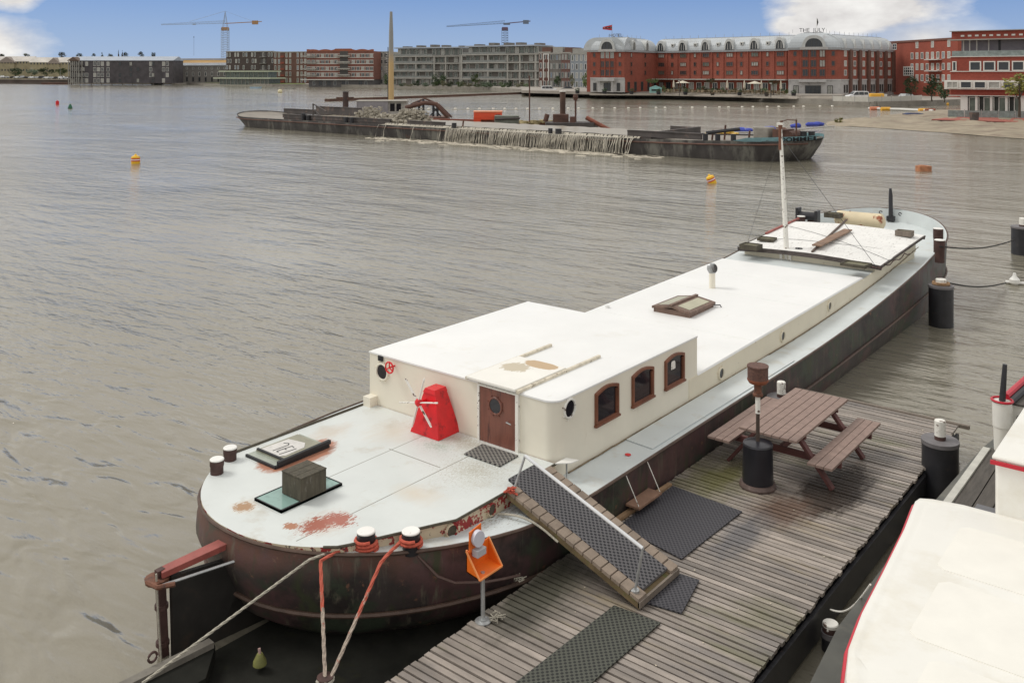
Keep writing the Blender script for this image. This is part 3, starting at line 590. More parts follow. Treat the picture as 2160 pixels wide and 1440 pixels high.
# rudder, tiller beam
ru = MB(); ru.hexa([(-9.26, 5.70, -.8), (-9.20, 5.70, -.8), (-9.20, 7.9, -.8), (-9.26, 7.9, -.8), (-9.26, 5.66, .92), (-9.20, 5.66, .92), (-9.20, 6.6, .92), (-9.26, 6.6, .92)])
ru.v = [(x - .27 * max(0, (6.6 - y)) / .95 * 1.0, y, z) for x, y, z in ru.v]
rud = ru.build('rudder', mat('black_wet_rudder_steel', (.020, .018, .016), .5, var=.5, vs=2, stains=[((.05, .03, .022), .56, 2, .15)]), boat)
rb = MB(); rb.beam((-9.58, 5.58, 1.0), (-9.58 + .0, 5.66, -.6), .075, .09); rb.cyl((-9.58, 5.60, .55), .075, .05, 12); rb.cyl((-9.59, 5.62, .12), .075, .05, 12); rb.build('rudder_post', rustdk, rud)
ti = MB(); ti.hexa([(-9.64, 5.60, .92), (-9.50, 5.56, .92), (-9.18, 6.55, 1.10), (-9.36, 6.60, 1.10), (-9.64, 5.60, .99), (-9.50, 5.56, .99), (-9.18, 6.55, 1.17), (-9.36, 6.60, 1.17)])
ti.build('tiller_beam', redst, rud, bevel=.004)
th = MB(); th.lathe([(.13, 0), (.14, .05), (.10, .055)], (-9.60, 5.56, .86), 14); th.tube([(-9.60, 5.44, .90), (-9.42, 5.46, .90), (-9.30, 5.6, .92)], .028, 6); th.build('rudder_head', rustm, rud)
rr_ = MB(); rr_.tube([(-9.42, 5.52, .90), (-9.05, 6.42, .98)], .016, 6); rr_.build('tiller_rod', steelg, rud)
rl = MB(); rl.tube([(-9.52, 5.50, 1.0), (-9.52, 5.53, .4), (-9.51, 5.56, -.05)], .011, 6); rl.build('rudder_line', ropeg, rud)
br = MB(); br.beam((-9.32, 6.43, 1.10), (-9.0, 6.36, 1.10), .10, .12); br.build('tiller_bracket', redst, boat)
# skylights in the aft deck (frames belong to the boat)
def deck_light(x0, x1, y0, y1, lip):
    f = MB(); f.box(x0, x1, y0, y1, AZ, AZ + .03); fo = f.build('deck_skylight', glassg if not lip else mat('grey_deck_glass', (.33, .36, .30), .2, var=.15, vs=5), boat)
    e = MB(); t_ = .03
    for a_ in ((x1 - t_, x1 + .01, y0, y1), (x0, x1, y0 - .01, y0 + t_ * .6)) if lip else ((x1 - t_ * .8, x1, y0, y1), (x0, x1, y0, y0 + t_ * .5), (x0, x1, y1 - t_ * .5, y1), (x0, x0 + t_ * .5, y0, y1)): e.box(*a_, AZ + .001, AZ + .036)
    e.build('skylight_seal', rubber, fo); return fo
dl1 = deck_light(-9.66, -9.12, 6.90, 7.86, False)
dl2 = deck_light(-10.86, -10.20, 7.62, 8.55, True)
mg = MB(); mg.box(-10.85, -10.24, 7.78, 8.5, AZ + .031, AZ + .045); mg.build('skylight_cover', mat('stained_glass_cover', (.27, .26, .19), .4, var=.2, vs=5), dl2)
mb_ = MB(); mb_.beam((-10.20, 7.66, AZ + .06), (-10.22, 8.58, AZ + .07), .055, .06); mb_.beam((-10.85, 7.80, AZ + .055), (-10.25, 7.80, AZ + .055), .035, .03); mb_.build('skylight_hinge_bar', rubber, dl2, bevel=.008)
pt = MB(); pt.prism([(-10.82, 7.84), (-10.42, 7.83), (-10.36, 7.92), (-10.38, 8.25), (-10.50, 8.36), (-10.80, 8.30)], AZ + .046, AZ + .050); pt.build('white_patch', mat('dirty_white_patch', (.62, .60, .57), .6, var=.12, vs=9), dl2)
hw_ = MB(); zt_ = AZ + .052
def strk(*pts):
    for a_, c_ in zip(pts, pts[1:]): hw_.beam((*a_, zt_), (*c_, zt_), .013, .003)
strk((-10.73, 8.16), (-10.66, 8.20), (-10.62, 8.16), (-10.63, 7.90)); strk((-10.55, 8.17), (-10.57, 7.98), (-10.57, 7.92), (-10.53, 7.92)); strk((-10.55, 8.17), (-10.48, 8.15)); strk((-10.56, 8.05), (-10.51, 8.04)); strk((-10.43, 8.15), (-10.46, 7.88))
hw_.build('handwriting', darkst, dl2)
wb_ = MB(); wb_.beam((-7.4, 7.3, 1.0), (-7.4, 7.3, 1.0), .1, .1) if False else None
letters('Bengh', .10, mat('faded_lettering', (.45, .40, .36), .7), boat, Matrix.Translation(Vector((-7.195, 7.93, .93)) - offset(boat)) @ Matrix.Rotation(R(62), 4, 'Z') @ Matrix.Rotation(R(86), 4, 'X'), extrude=.006, shear=.4)

# ------------------------------------------------------------------ things standing on the boat
cb = thing('storage_box', 'dark mossy wooden box standing on the green glass of the aft deck', 'box', (-9.30, 7.39, AZ + .036), R(0))
c2_ = MB(); c2_.box(-.19, .19, -.20, .20, 0, .27); c2_.build('box_body', boxwood, cb, world=False, bevel=.006)
c3_ = MB(); c3_.box(-.193, .193, -.203, .203, .274, .290); c3_.box(-.06, -.05, -.204, .204, .291, .293); c3_.box(.07, .08, -.204, .204, .291, .293); c3_.build('lid', boxwood, cb, world=False, bevel=.004)
# red windmill ornament
wmx = thing('windmill_ornament', 'bright red model windmill with white sails before the cream cabin wall', 'windmill', (-9.42, 9.92, AZ), R(0))
A_ = [(-.29, -.24), (.29, -.24), (.29, .24), (-.29, .24)]; tw = MB()
tw.hexa([(x, y, 0) for x, y in A_] + [(x * .42, y * .52, .60) for x, y in A_]); tw.build('tower', redp, wmx, world=False, bevel=.006)
cp = MB(); cp.hexa([(-.125, -.14, .601), (.125, -.14, .601), (.125, .13, .601), (-.125, .13, .601), (-.10, -.12, .66), (.10, -.12, .66), (.10, .12, .66), (-.10, .12, .66)]); cp.build('cap', redp, wmx, world=False)
HB = Vector((-.06, -.30, .50))
sl = MB(); sl.disc(HB + Vector((0, .20, 0)), (0, -1, 0), .02, .22, 10); sl.ell((HB.x, HB.y, HB.z), .06, .05, .06, 10); sl.build('hub', redp, wmx, world=False, smooth=True)
for i in range(6):
    t = R(12 + 60 * i); dv = Vector((math.cos(t), 0, math.sin(t))); b_ = MB(); b_.beam(HB + dv * .05, HB + dv * .37, .012, .034, up=(0, 1, 0)); b_.tube([HB + dv * .36 - Vector((0, .01, 0)), HB + dv * .40], .012, 6); b_.build('sail', chipw, wmx, world=False)
# white flower-shaped cleat stand by the cabin wall
cs = thing('plant_stand', 'small white flat topped stand against the cabin side', 'stand', (-7.24, 10.22, 1.05))
m1 = MB(); m1.tube([(0, 0, 0), (0, 0, .24)], .012, 8); m1.build('stem', steelg, cs, world=False); m1 = MB(); m1.prism([(-.09, -.15), (.07, .0), (.10, .15), (-.08, .10)], .24, .252); m1.build('top', whitep, cs, world=False)
dm_ = MB(); dm_.prism([(-8.53, 9.56), (-7.88, 9.56), (-7.90, 9.99), (-8.55, 9.98)], AZ + .004, AZ + .02); solo(dm_, 'door_mat', mat('open_rubber_door_mat', (.02, .02, .02), .7, extra=ringmat(.085, .065, (.015, .015, .018), (.22, .21, .19))), 'black rubber mat in front of the brown cabin door', 'mat', loc=(-8.2, 9.8, AZ))
# cargo on the fore hatch
def crate(px, py, z, sx, sy, sz, label, rz=0, open_=False, m=boxwood):
    p_ = P(px, py, z); t_ = thing('wooden_tray', label, 'tray', (p_.x, p_.y, HZT(p_.x, p_.y) + .02), rz, 'wooden trays on the fore hatch')
    b_ = MB(); b_.box(-sx / 2, sx / 2, -sy / 2, sy / 2, 0, .02)
    for a_ in ((-sx / 2, sx / 2, -sy / 2, -sy / 2 + .03), (-sx / 2, sx / 2, sy / 2 - .03, sy / 2), (-sx / 2, -sx / 2 + .03, -sy / 2 + .03, sy / 2 - .03), (sx / 2 - .03, sx / 2, -sy / 2 + .03, sy / 2 - .03)): b_.box(*a_, .02, sz)
    b_.build('tray_frame', m, t_, world=False)
    l_ = MB(); l_.box(-sx / 2 + .03, sx / 2 - .03, -sy / 2 + .03, sy / 2 - .03, .02, sz - .025); l_.build('tray_filling', mat('tray_filling', (.15, .14, .09), .9, var=.3, vs=9), t_, world=False)
crate(1584, 519, 1.90, .50, .40, .13, 'dark wooden tray at the near left corner of the hatch')
crate(1618, 504, 1.92, .46, .40, .07, 'second wooden tray along the left edge of the hatch', R(8))
crate(1758, 466, 2.0, .48, .34, .14, 'wooden tray at the far edge of the hatch before the rusty tank')
crate(1908, 497, 2.0, .44, .30, .15, 'brown tray at the far right corner of the hatch', m=greyw)
crate(1806, 553, 1.88, .62, .50, .07, 'flat tray at the near right corner of the hatch', R(-4))
bd = MB(); p0, p1 = P(1722, 522, 1.95), P(1789, 488, 2.03); bd.beam(p0 + Vector((0, 0, .05)), p1 + Vector((0, 0, .05)), .24, .035); solo(bd, 'wooden_board', mat('brown_board', (.24, .15, .10), .7, var=.2, vs=5), 'brown board lying across the middle of the fore hatch', 'board', loc=p0)
tk = thing('metal_tank', 'rusty cream steel tank lying on its side on the foredeck', 'tank', P(1815, 478, 1.75))
t1, t2 = P(1768, 461, 2.02) , P(1860, 469, 2.02); ax = (t2 - t1).normalized()
b_ = MB(); b_.tube([t1 - ax * .10, t1 - ax * .03, t1, t2, t2 + ax * .03, t2 + ax * .10], [.10, .23, .26, .26, .23, .10], 20); b_.build('tank_shell', tankm, tk, smooth=True)
b_ = MB(); b_.tube([t1.lerp(t2, .28), t1.lerp(t2, .28) + Vector((0, 0, .27))], .03, 8); b_.tube([t1.lerp(t2, .7), t1.lerp(t2, .7) + Vector((0, 0, .25))], .025, 8); b_.build('pipe_stub', rustm, tk)
gb = thing('gas_bottle', 'grey gas bottle standing at the foot of the white mast', 'gas bottle', P(1685, 552, 1.52))
b_ = MB(); gl_ = gb.location; b_.lathe([(.13, 0), (.15, .04), (.15, .20), (.12, .27), (.05, .30)], tuple(gl_), 18); b_.build('bottle', mat('grey_bottle_paint', (.33, .33, .30), .5), gb, smooth=True)
b_ = MB(); b_.tube([gl_ + Vector((.09 * math.cos(i * math.pi / 6), .09 * math.sin(i * math.pi / 6), .36)) for i in range(13)], .012, 6); b_.tube([gl_ + Vector((0, 0, .28)), gl_ + Vector((0, 0, .37))], .025, 8)
for i in range(3): t = i * 2.1; b_.tube([gl_ + Vector((.09 * math.cos(t), .09 * math.sin(t), .26)), gl_ + Vector((.09 * math.cos(t), .09 * math.sin(t), .36))], .01, 6)
b_.build('collar', darkst, gb)
# ------------------------------------------------------------------ pier and what stands on it
PX0, PX1, PZ = -6.73, -3.88, .5
pier = thing('pier', 'wooden landing stage of grooved grey boards between the two boats', 'pier', (-5.35, 10.5, 0))
b_ = MB(); y = 3.968; i = 0
while y < 17.22:
    j0, j1 = rnd.uniform(-.012, .012), rnd.uniform(-.015, .015)
    x0 = PX0 + j0; z = PZ + rnd.uniform(-.006, .005)
    if 10.55 < y < 12.0: x0 = PX0 + .10
    b_.box(x0, PX1 + j1, y + .013 + rnd.uniform(-.003, .003), y + PP - .013 + rnd.uniform(-.003, .003), z - .04, z); y += PP
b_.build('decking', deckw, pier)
b_ = MB(); lf_ = random.Random(3)
for i in range(46):
    x, y_ = lf_.uniform(-6.6, -4.0), lf_.uniform(6.0, 16.8); a = lf_.uniform(0, 3.1); r_ = lf_.uniform(.008, .020); c_, s__ = math.cos(a) * r_, math.sin(a) * r_
    b_.add([(x - c_, y_ - s__, PZ + .008), (x + s__, y_ - c_ * .6, PZ + .010), (x + c_, y_ + s__, PZ + .008), (x - s__ * .6, y_ + c_ * .6, PZ + .012)], [(0, 1, 2, 3)])
solo(b_, 'leaf_litter', mat('pale_leaf_scraps', (.52, .46, .36), .8, var=.4, vs=8), 'pale leaf scraps scattered over the pier boards', 'leaves', loc=(-5.3, 10, PZ), kind='stuff')
for x in (-6.6, -5.9, -5.2, -4.5, -3.98):
    b_ = MB(); b_.box(x - .04, x + .04, 4.0, 17.15, .22, .455); b_.build('joist', darkst, pier)
b_ = MB(); b_.box(PX1 - .02, PX1 + .03, 3.9, 17.1, .06, .40); b_.build('steel_edge', darkst, pier)
b_ = MB(); b_.beam((-6.80, 17.26, .49), (-3.72, 17.26, .49), .07, .06); b_.build('end_batten', greyw, pier)
b_ = MB(); b_.beam((-6.70, 10.35, .51), (-6.66, 12.05, .51), .07, .05); b_.build('edge_board', mat('worn_edge_wood', (.33, .21, .12), .8, var=.25, vs=7), pier)
def rmat(name, poly, label, m, z=PZ):
    p = MB(); p.prism(poly, z + .006, z + .022); c = (sum(q[0] for q in poly) / len(poly), sum(q[1] for q in poly) / len(poly), z)
    return solo(p, name, m, label, 'mat', loc=c)
rmat('rubber_mat', [(-5.72, 6.2), (-5.14, 6.2), (-5.06, 8.94), (-5.64, 8.90)], 'long narrow rubber mat lying nearest the camera on the pier', matm)
rmat('rubber_mat', [(-6.58, 10.5), (-5.52, 10.28), (-5.46, 11.92), (-6.60, 12.02)], 'large black rubber mat on the pier beyond the gangway', matr2)
rmat('rubber_mat', [(-5.42, 9.16), (-4.96, 9.24), (-5.12, 9.98), (-5.52, 9.94)], 'short dark mat at the foot of the gangway', matr2, PZ + .004)
# gangway
gw = thing('gangway', 'sloping wooden gangway with rubber mat and one silver handrail from pier to boat', 'gangway', (-6.4, 9.45, PZ))
def gpt(t, y, dz_=0): return Vector((-7.30 + (1.93) * t, y, 1.31 - .70 * t + dz_))      # t=0 boat end, t=1 pier end
Y0, Y1 = 9.0, 9.92; sl_ = -.70 / 1.93
b_ = MB(); b_.hexa([gpt(0, Y0, -.09), gpt(1, Y0, -.09), gpt(1, Y1, -.09), gpt(0, Y1, -.09), gpt(0, Y0, -.02), gpt(1, Y0, -.02), gpt(1, Y1, -.02), gpt(0, Y1, -.02)])
b_.build('gangway_frame', mat('mossy_rotting_beam', (.14, .10, .05), .85, var=.4, vs=6, stains=[((.10, .11, .03), .55, 5, .1)]), gw)
for yy0, yy1 in ((Y0 + .0, Y0 + .17), (Y1 - .17, Y1)):
    nb = 15; b_ = MB()
    for i in range(nb):
        t0, t1 = i / nb + .004, (i + 1) / nb - .004; dzz = rnd.uniform(0, .008)
        b_.hexa([gpt(t0, yy0, -.018), gpt(t1, yy0, -.018), gpt(t1, yy1, -.018), gpt(t0, yy1, -.018), gpt(t0, yy0, .02 + dzz), gpt(t1, yy0, .02 + dzz), gpt(t1, yy1, .02 + dzz), gpt(t0, yy1, .02 + dzz)])
    b_.build('tread_blocks', tilew, gw)
b_ = MB(); b_.hexa([gpt(-.06, Y0 + .17, .0), gpt(.97, Y0 + .17, .0), gpt(.97, Y1 - .17, .0), gpt(-.06, Y1 - .17, .0), gpt(-.06, Y0 + .17, .03), gpt(.97, Y0 + .17, .03), gpt(.97, Y1 - .17, .03), gpt(-.06, Y1 - .17, .03)]); b_.build('tread_mat', matr, gw)
b_ = MB(); b_.beam(gpt(1.0, Y0, -.04), gpt(1.0, Y1, -.04), .03, .07); b_.build('end_board', greyw, gw)
q0, q1 = gpt(.03, Y0 + .05), gpt(.945, Y0 + .08); q0t, q1t = q0 + Vector((.10, .12, .46)), q1 + Vector((.07, .06, .50))
b_ = MB(); b_.tube([q0, q0t], .016, 8); b_.build('rail_post', steelg, gw, smooth=True)
b_ = MB(); b_.tube([q1, q1t], .016, 8); b_.cyl(tuple(q1), .055, .03, 12); b_.build('rail_post', steelg, gw, smooth=True)
b_ = MB(); b_.tube([q0t, q1t], .021, 8); b_.build('handrail', mat('painted_rail', (.74, .75, .76), .3, metal=.3, var=.05), gw, smooth=True)
rk = MB()
for i in range(7):
    t = i * .9; rk.tube([q0 + Vector((-.05 * math.cos(t), -.04 + .05 * math.sin(t), .01 + .012 * i)), q0 + Vector((.06 * math.cos(t), -.04 - .06 * math.sin(t), .03 + .008 * i)), q0 + Vector((-.10 * math.cos(t * 1.3), -.04 + .04 * math.sin(t), .01))], .012, 5)
solo(rk, 'rope_knot', ropered, 'tangled orange red rope tied round the top of the gangway', 'rope', loc=q0)
rp = MB(); a0 = Vector((-7.30, 8.83, 1.09)); a1 = gpt(.42, Y0 - .02, -.08); rp.tube([a0 + (a1 - a0) * t + Vector((0, 0, .10 * math.sin(math.pi * t))) for t in [i / 10 for i in range(11)]], .014, 6); solo(rp, 'rope', ropeg, 'pale rope hanging beneath the upper end of the gangway', 'rope', loc=a0)
# picnic table
tb_ = thing('picnic_table', 'brown wooden picnic table with two attached benches on the pier', 'picnic table', (-5.55, 14.1, PZ))
for i in range(7):
    pass
b_ = MB(); tw_ = .90 / 7
for i in range(7): b_.box(-6.0 + i * tw_ + .006, -6.0 + (i + 1) * tw_ - .006, 12.98 + (.0 if i else .0), 15.2, 1.21, 1.245)
b_.build('tabletop', tablew, tb_)
for x0, nm in ((-6.56, 'seat'), (-4.98, 'seat')):
    b_ = MB()
    for i in range(3): b_.box(x0 + i * .125 + .005, x0 + (i + 1) * .125 - .005, 13.05 if x0 < -6 else 13.05, 15.28, .915, .95)
    b_.build(nm, tablew, tb_)
for yl in (13.42, 14.80):
    for sx in (-1, 1):
        b_ = MB(); b_.beam((-5.55 + sx * .26, yl, 1.2), (-5.55 + sx * .82, yl, .5), .05, .10, up=(0, 1, 0)); b_.build('leg', tablel, tb_)
    b_ = MB(); b_.beam((-6.52, yl + .05, .87), (-4.62, yl + .05, .87), .045, .10); b_.build('seat_support', tablel, tb_)
    b_ = MB(); b_.beam((-5.95, yl + .05, 1.16), (-5.15, yl + .05, 1.16), .045, .09); b_.build('top_support', tablel, tb_)
b_ = MB(); b_.beam((-5.55, 13.5, .88), (-5.55, 14.72, .88), .045, .09); b_.build('stretcher', tablel, tb_)
# patio heater
hx, hy = -5.63, 12.83
he = thing('patio_heater', 'rusty patio heater with a black cylindrical base standing before the picnic table', 'patio heater', (hx, hy, PZ))
b_ = MB(); b_.lathe([(.265, 0), (.27, .03), (.25, .07), (.225, .075)], (hx, hy, PZ), 28); b_.build('base_ring', mat('worn_base_ring', (.11, .075, .065), .55, var=.3, vs=9, stains=[((.25, .22, .2), .6, 9, .1)]), he, smooth=True)
b_ = MB(); b_.lathe([(.222, .07), (.225, .09), (.215, .60), (.22, .62), (.21, .645), (.12, .665), (.0, .668)], (hx, hy, PZ), 28); b_.build('bottle_housing', mat('black_enamel', (.020, .020, .026), .3, var=.2, vs=3), he, smooth=True)
b_ = MB(); b_.tube([(hx, hy, 1.16), (hx, hy, 1.60)], .028, 10); b_.build('pole', mat('brown_pole', (.07, .05, .04), .5, var=.3, vs=10), he, smooth=True)
b_ = MB(); b_.tube([(hx, hy, 1.58), (hx, hy, 1.86)], .036, 10); b_.build('pole_sleeve', chipw, he, smooth=True)
b_ = MB(); b_.lathe([(.075, 0), (.075, .03), (.055, .04), (.055, .16), (.07, .18)], (hx, hy, 1.84), 16); b_.build('burner_neck', rustm, he, smooth=True)
b_ = MB(); b_.lathe([(.055, 0), (.13, .03), (.155, .07), (.155, .09)], (hx, hy, 2.0), 24); b_.build('burner_bowl', mat('orange_rust', (.24, .075, .035), .7, var=.3, vs=9), he, smooth=True)
b_ = MB(); b_.lathe([(.150, 0), (.150, .17), (.157, .175), (.157, .195), (.0, .20)], (hx, hy, 2.09), 24); b_.build('emitter_screen', mat('rusty_mesh_screen', (.12, .06, .045), .7, var=.4, vs=30, stains=[((.25, .10, .06), .6, 5, .1)]), he, smooth=True)
# lifebuoy style holder on a post: orange open box with a lamp
ob = thing('rescue_holder', 'bright orange open holder with a white lamp on a steel post at the pier edge', 'rescue post', (-6.63, 7.75, PZ))
ox, oy = -6.63, 7.75
b_ = MB(); b_.tube([(ox + .0, oy, PZ), (ox - .03, oy + .03, 1.03)], .024, 10); b_.lathe([(.09, 0), (.09, .012), (.045, .02), (.045, .035)], (ox, oy, PZ), 16); b_.build('post', steelg, ob, smooth=True)
hx0, hy0 = -6.80, 7.66
def hpnt(a, b, c): return (hx0 + a, hy0 + b, c)
def panel(b_, pts, t_=.012):
    n_ = (Vector(pts[1]) - Vector(pts[0])).cross(Vector(pts[2]) - Vector(pts[0])).normalized() * t_; k = len(pts); A_ = [Vector(p) for p in pts]; B_ = [p + n_ for p in A_]
    b_.add(A_ + B_, [tuple(reversed(range(k))), tuple(range(k, 2 * k))] + [(i, (i + 1) % k, k + (i + 1) % k, k + i) for i in range(k)])
b_ = MB(); panel(b_, [hpnt(.02, .02, 1.24), hpnt(.02, .22, 1.24), hpnt(.02, .22, 1.50), hpnt(.02, .02, 1.47)]); b_.build('back_panel', orange, ob)
b_ = MB(); panel(b_, [hpnt(0, 0, 1.04), hpnt(0, .38, 1.04), hpnt(0, .38, 1.27), hpnt(0, .0, 1.25)]); panel(b_, [hpnt(0, 0, 1.03), hpnt(.20, 0, 1.00), hpnt(.20, .38, 1.00), hpnt(0, .38, 1.03)])
panel(b_, [hpnt(0, 0, 1.03), hpnt(0, 0, 1.26), hpnt(.20, 0, 1.00)]); panel(b_, [hpnt(0, .38, 1.03), hpnt(.20, .38, 1.00), hpnt(0, .38, 1.27)]); b_.build('holder_box', orange, ob)
b_ = MB()
for a_, c_ in ((hpnt(0, 0, 1.262), hpnt(.205, -.004, 1.005)), (hpnt(.205, -.004, 1.005), hpnt(.205, .384, 1.005)), (hpnt(.205, .384, 1.005), hpnt(0, .384, 1.28)), (hpnt(.0, 0, 1.262), hpnt(0, .02, 1.262))): b_.beam(a_, c_, .016, .016)
b_.build('rolled_rim', mat('pale_orange_edge', (.85, .30, .09), .4), ob)
b_ = MB(); lc = Vector(hpnt(.05, .12, 1.385)); b_.tube([lc, lc + Vector((.05, -.01, 0))], .078, 20); b_.v = [(x, y, lc.z + (z - lc.z) * 1.15) for x, y, z in b_.v]; b_.build('lamp', mat('white_lamp_plastic', (.60, .60, .67), .4, var=.05), ob, smooth=True)
b_ = MB(); b_.box(hx0 + .03, hx0 + .12, hy0 + .06, hy0 + .21, 1.19, 1.27); b_.build('control_box', mat('grey_plastic', (.42, .42, .44), .5), ob, bevel=.006)
# mooring piles
def pile(name, x, y, r, top, label, cap=True, bz=.27, br_=.075, botr=None, grp='steel mooring piles with capped bollards'):
    t_ = thing(name, label, 'mooring pile', (x, y, -1), 0, grp)
    b_ = MB(); b_.lathe([(r * (botr or 1), 0), (r * (botr or 1), 1.0), (r, top + .6), (r, top + 1)], (x, y, -1), 32); b_.build('pile_shaft', darkst, t_, smooth=True)
    b_ = MB(); b_.lathe([(r * 1.04, -.05), (r * 1.04, .01), (0, .015)], (x, y, top), 32); b_.build('pile_cap', mat('grey_cap_steel' + str(round(x, 1)), (.16, .15, .155), .6, var=.2, vs=5, stains=[((.4, .4, .38), .68, 9, .05)]), t_, smooth=True)
    b_ = MB(); b_.lathe([(br_, 0), (br_, .06)], (x, y, top + .012), 20); b_.build('bollard_base', rustdk, t_, smooth=True)
    b_ = MB(); b_.lathe([(br_, .06), (br_ * 1.0, bz - .01), (br_ * .9, bz)], (x, y, top + .012), 20); b_.disc((x, y - br_ + .01, top + bz * .6), (0, -1, 0), .012, .02, 6); b_.build('bollard', chipw, t_, smooth=True)
    return t_
p_ = P(1983, 928, .90); pile('mooring_pile', p_.x, p_.y, .265, .90, 'black steel pile with a white bollard at the right corner of the pier', bz=.30, br_=.082, botr=1.12)
p_ = P(1648, 838, .85); pile('mooring_pile', p_.x, p_.y, .24, .85, 'steel pile with a white bollard between houseboat and picnic table')
p_ = P(1985, 602, 1.05); pbow = p_.copy(); pile('mooring_pile', p_.x, p_.y, .30, 1.05, 'thick dark pile with coiled rope beside the bow of the houseboat', bz=.16, br_=.13)
p_ = P(2160, 478, 1.0); pfar = p_.copy(); pile('mooring_pile', p_.x, p_.y, .42, 1.0, 'dark pile standing farther out at the right edge of the photo', bz=.3, br_=.16)
p_ = P(1752, 1292, .42); pile('mooring_pile', p_.x, p_.y, .10, .20, 'low bollard in the dark gap beside the white boat', bz=.10, br_=.09)
# ropes
def rope(pts, r, m, label, n=14, sag=0, group=None):
    b_ = MB(); a, b = Vector(pts[0]), Vector(pts[-1])
    if len(pts) == 2: pts = [a.lerp(b, i / n) - Vector((0, 0, sag * math.sin(math.pi * i / n))) for i in range(n + 1)]
    pts = [Vector(p) for p in pts]; fine = [pts[0]]; acc = [0.0]; st_ = max(.02, r * 1.6)
    for a_, c_ in zip(pts, pts[1:]):
        n2 = max(1, int((c_ - a_).length / st_))
        for k in range(1, n2 + 1): fine.append(a_.lerp(c_, k / n2))
    if r >= .012 and len(fine) < 900:
        t_ = (pts[-1] - pts[0]).normalized(); u_ = t_.orthogonal().normalized(); v_ = t_.cross(u_)
        for ph in (0, 2.094, 4.189):
            b_.tube([p + (u_ * math.cos(ph + i * .62) + v_ * math.sin(ph + i * .62)) * r * .5 for i, p in enumerate(fine)], r * .62, 5)
    else: b_.tube(pts, r, 7)
    return solo(b_, 'mooring_rope', m, label, 'rope', loc=pts[0], smooth=True, group=group)
def coil(c, r, m, label, turns=3, th=.02, rise=.04):
    b_ = MB(); b_.tube([(c[0] + (r + .006 * math.sin(i)) * math.cos(i * .45), c[1] + (r + .006 * math.sin(i)) * math.sin(i * .45), c[2] + rise * i * .45 / 6.28) for i in range(int(turns * 14))], th, 7); return solo(b_, 'rope_coil', m, label, 'rope', loc=c, smooth=True)
coil((-7.85, 7.12, 1.17), .125, ropered, 'red rope wound round the left of the two near bollards'); coil((-7.48, 7.47, 1.20), .12, ropered, 'red rope wound round the right of the two near bollards', 2)
e1 = P(686, 1428, .45); e2 = P(640, 1500, .35)
def over(a, edge, b, n=10):
    a, edge, b = Vector(a), Vector(edge), Vector(b); return [a, a.lerp(edge, .6) + Vector((0, 0, .01)), edge] + [edge.lerp(b, i / n) for i in range(1, n + 1)]
rope(over((-7.95, 7.04, 1.22), (-8.02, 6.60, 1.19), e1), .020, roper, 'frayed red and grey rope from the left near bollard to the bottom edge')
rope(over((-7.55, 7.37, 1.24), (-7.50, 7.02, 1.17), e1 + Vector((.04, .02, -.03))), .020, roper, 'frayed red and grey rope from the right near bollard to the bottom edge')
rope(over((-7.96, 7.06, 1.20), (-8.12, 6.52, 1.20), P(300, 1440, .32)), .014, ropeg, 'thin pale rope slanting down to the lower left corner')
b_ = MB()
for i in range(5): t = i * 1.3; b_.tube([e1 + Vector((.08 * math.cos(t + k), .08 * math.sin(t + k), -.03 + .02 * math.sin(2 * k + i))) for k in [j * .5 for j in range(8)]], .016, 6)
solo(b_, 'rope_knot', ropeg, 'knotted rope ends at the bottom edge of the photo', 'rope', loc=e1)
b_ = MB(); hp = [Vector((-7.40, 7.5, 1.08)), Vector((-7.2, 7.62, .86)), Vector((-7.05, 7.75, .78)), Vector((-6.88, 8.1, .70)), Vector((-6.80, 8.35, .66)), Vector((-6.78, 8.6, .60))]
b_.tube(hp, .016, 6); solo(b_, 'hose', mat('brown_hose', (.10, .06, .05), .6), 'brown hose running from the near bollard along the hull', 'hose', loc=hp[0])
rope([(P(1982, 520, 1.95)), P(2140, 506, .75)], .020, ropeb, 'black rope from the bow bollards to the far pile', sag=.16)
rope([pbow + Vector((.1, 0, .1)), P(2122, 597, .15)], .020, ropeb, 'black rope from the bow pile to a white float', sag=.12)
coil((pbow.x, pbow.y, 1.08), .20, mat('orange_brown_rope', (.36, .22, .12), .85, var=.3, vs=20), 'orange brown rope coiled on the pile beside the bow', 3, .02, .02)
p_ = P(2140, 600, .0); wf = thing('white_float', 'white bottle shaped float on the water at the right edge', 'float', p_)
b_ = MB(); b_.lathe([(.10, 0), (.15, .06), (.15, .16), (.06, .26), (.04, .36)], tuple(p_), 14); b_.build('float_body', whitep, wf, smooth=True); b_ = MB(); b_.tube([p_ + Vector((-.25, 0, .05)), p_ + Vector((.7, .2, .05))], .05, 8); b_.build('float_bar', whitep, wf, smooth=True)
# bits of line and lashings on the pier
for (px, py, lab) in ((1100, 1222, 'frayed cord lying on the pier edge beneath the gangway'), (1432, 982, 'frayed white cord on the pier edge by the large mat'), (1048, 1302, 'small heap of cord at the foot of the orange rescue post')):
    b_ = MB(); c_ = P(px, py, .53)
    for i in range(5): b_.tube([c_ + Vector((rnd.uniform(-.09, .09), rnd.uniform(-.09, .09), rnd.uniform(-.01, .03))) for _ in range(4)], .006, 5)
    solo(b_, 'frayed_cord', ropeg, lab, 'cord', loc=c_)
wt = MB(); c_ = P(1352, 1035, .42); wt.box(-6.72, -6.50, 10.90, 11.52, .60, .63); solo(wt, 'wooden_step', mat('brown_step_wood', (.26, .15, .10), .8, var=.2, vs=5), 'brown wooden step hanging between hull and pier', 'step', loc=(-6.6, 11.2, .6))
for k_, yq in enumerate((11.5, 10.92)):
    a_ = Vector((-6.74, yq, 1.04)); b2 = Vector((-6.52, yq, .64)); rope([a_, b2], .007, chipw, ('far' if k_ == 0 else 'near') + ' thin white bracket line holding the brown step', sag=0)

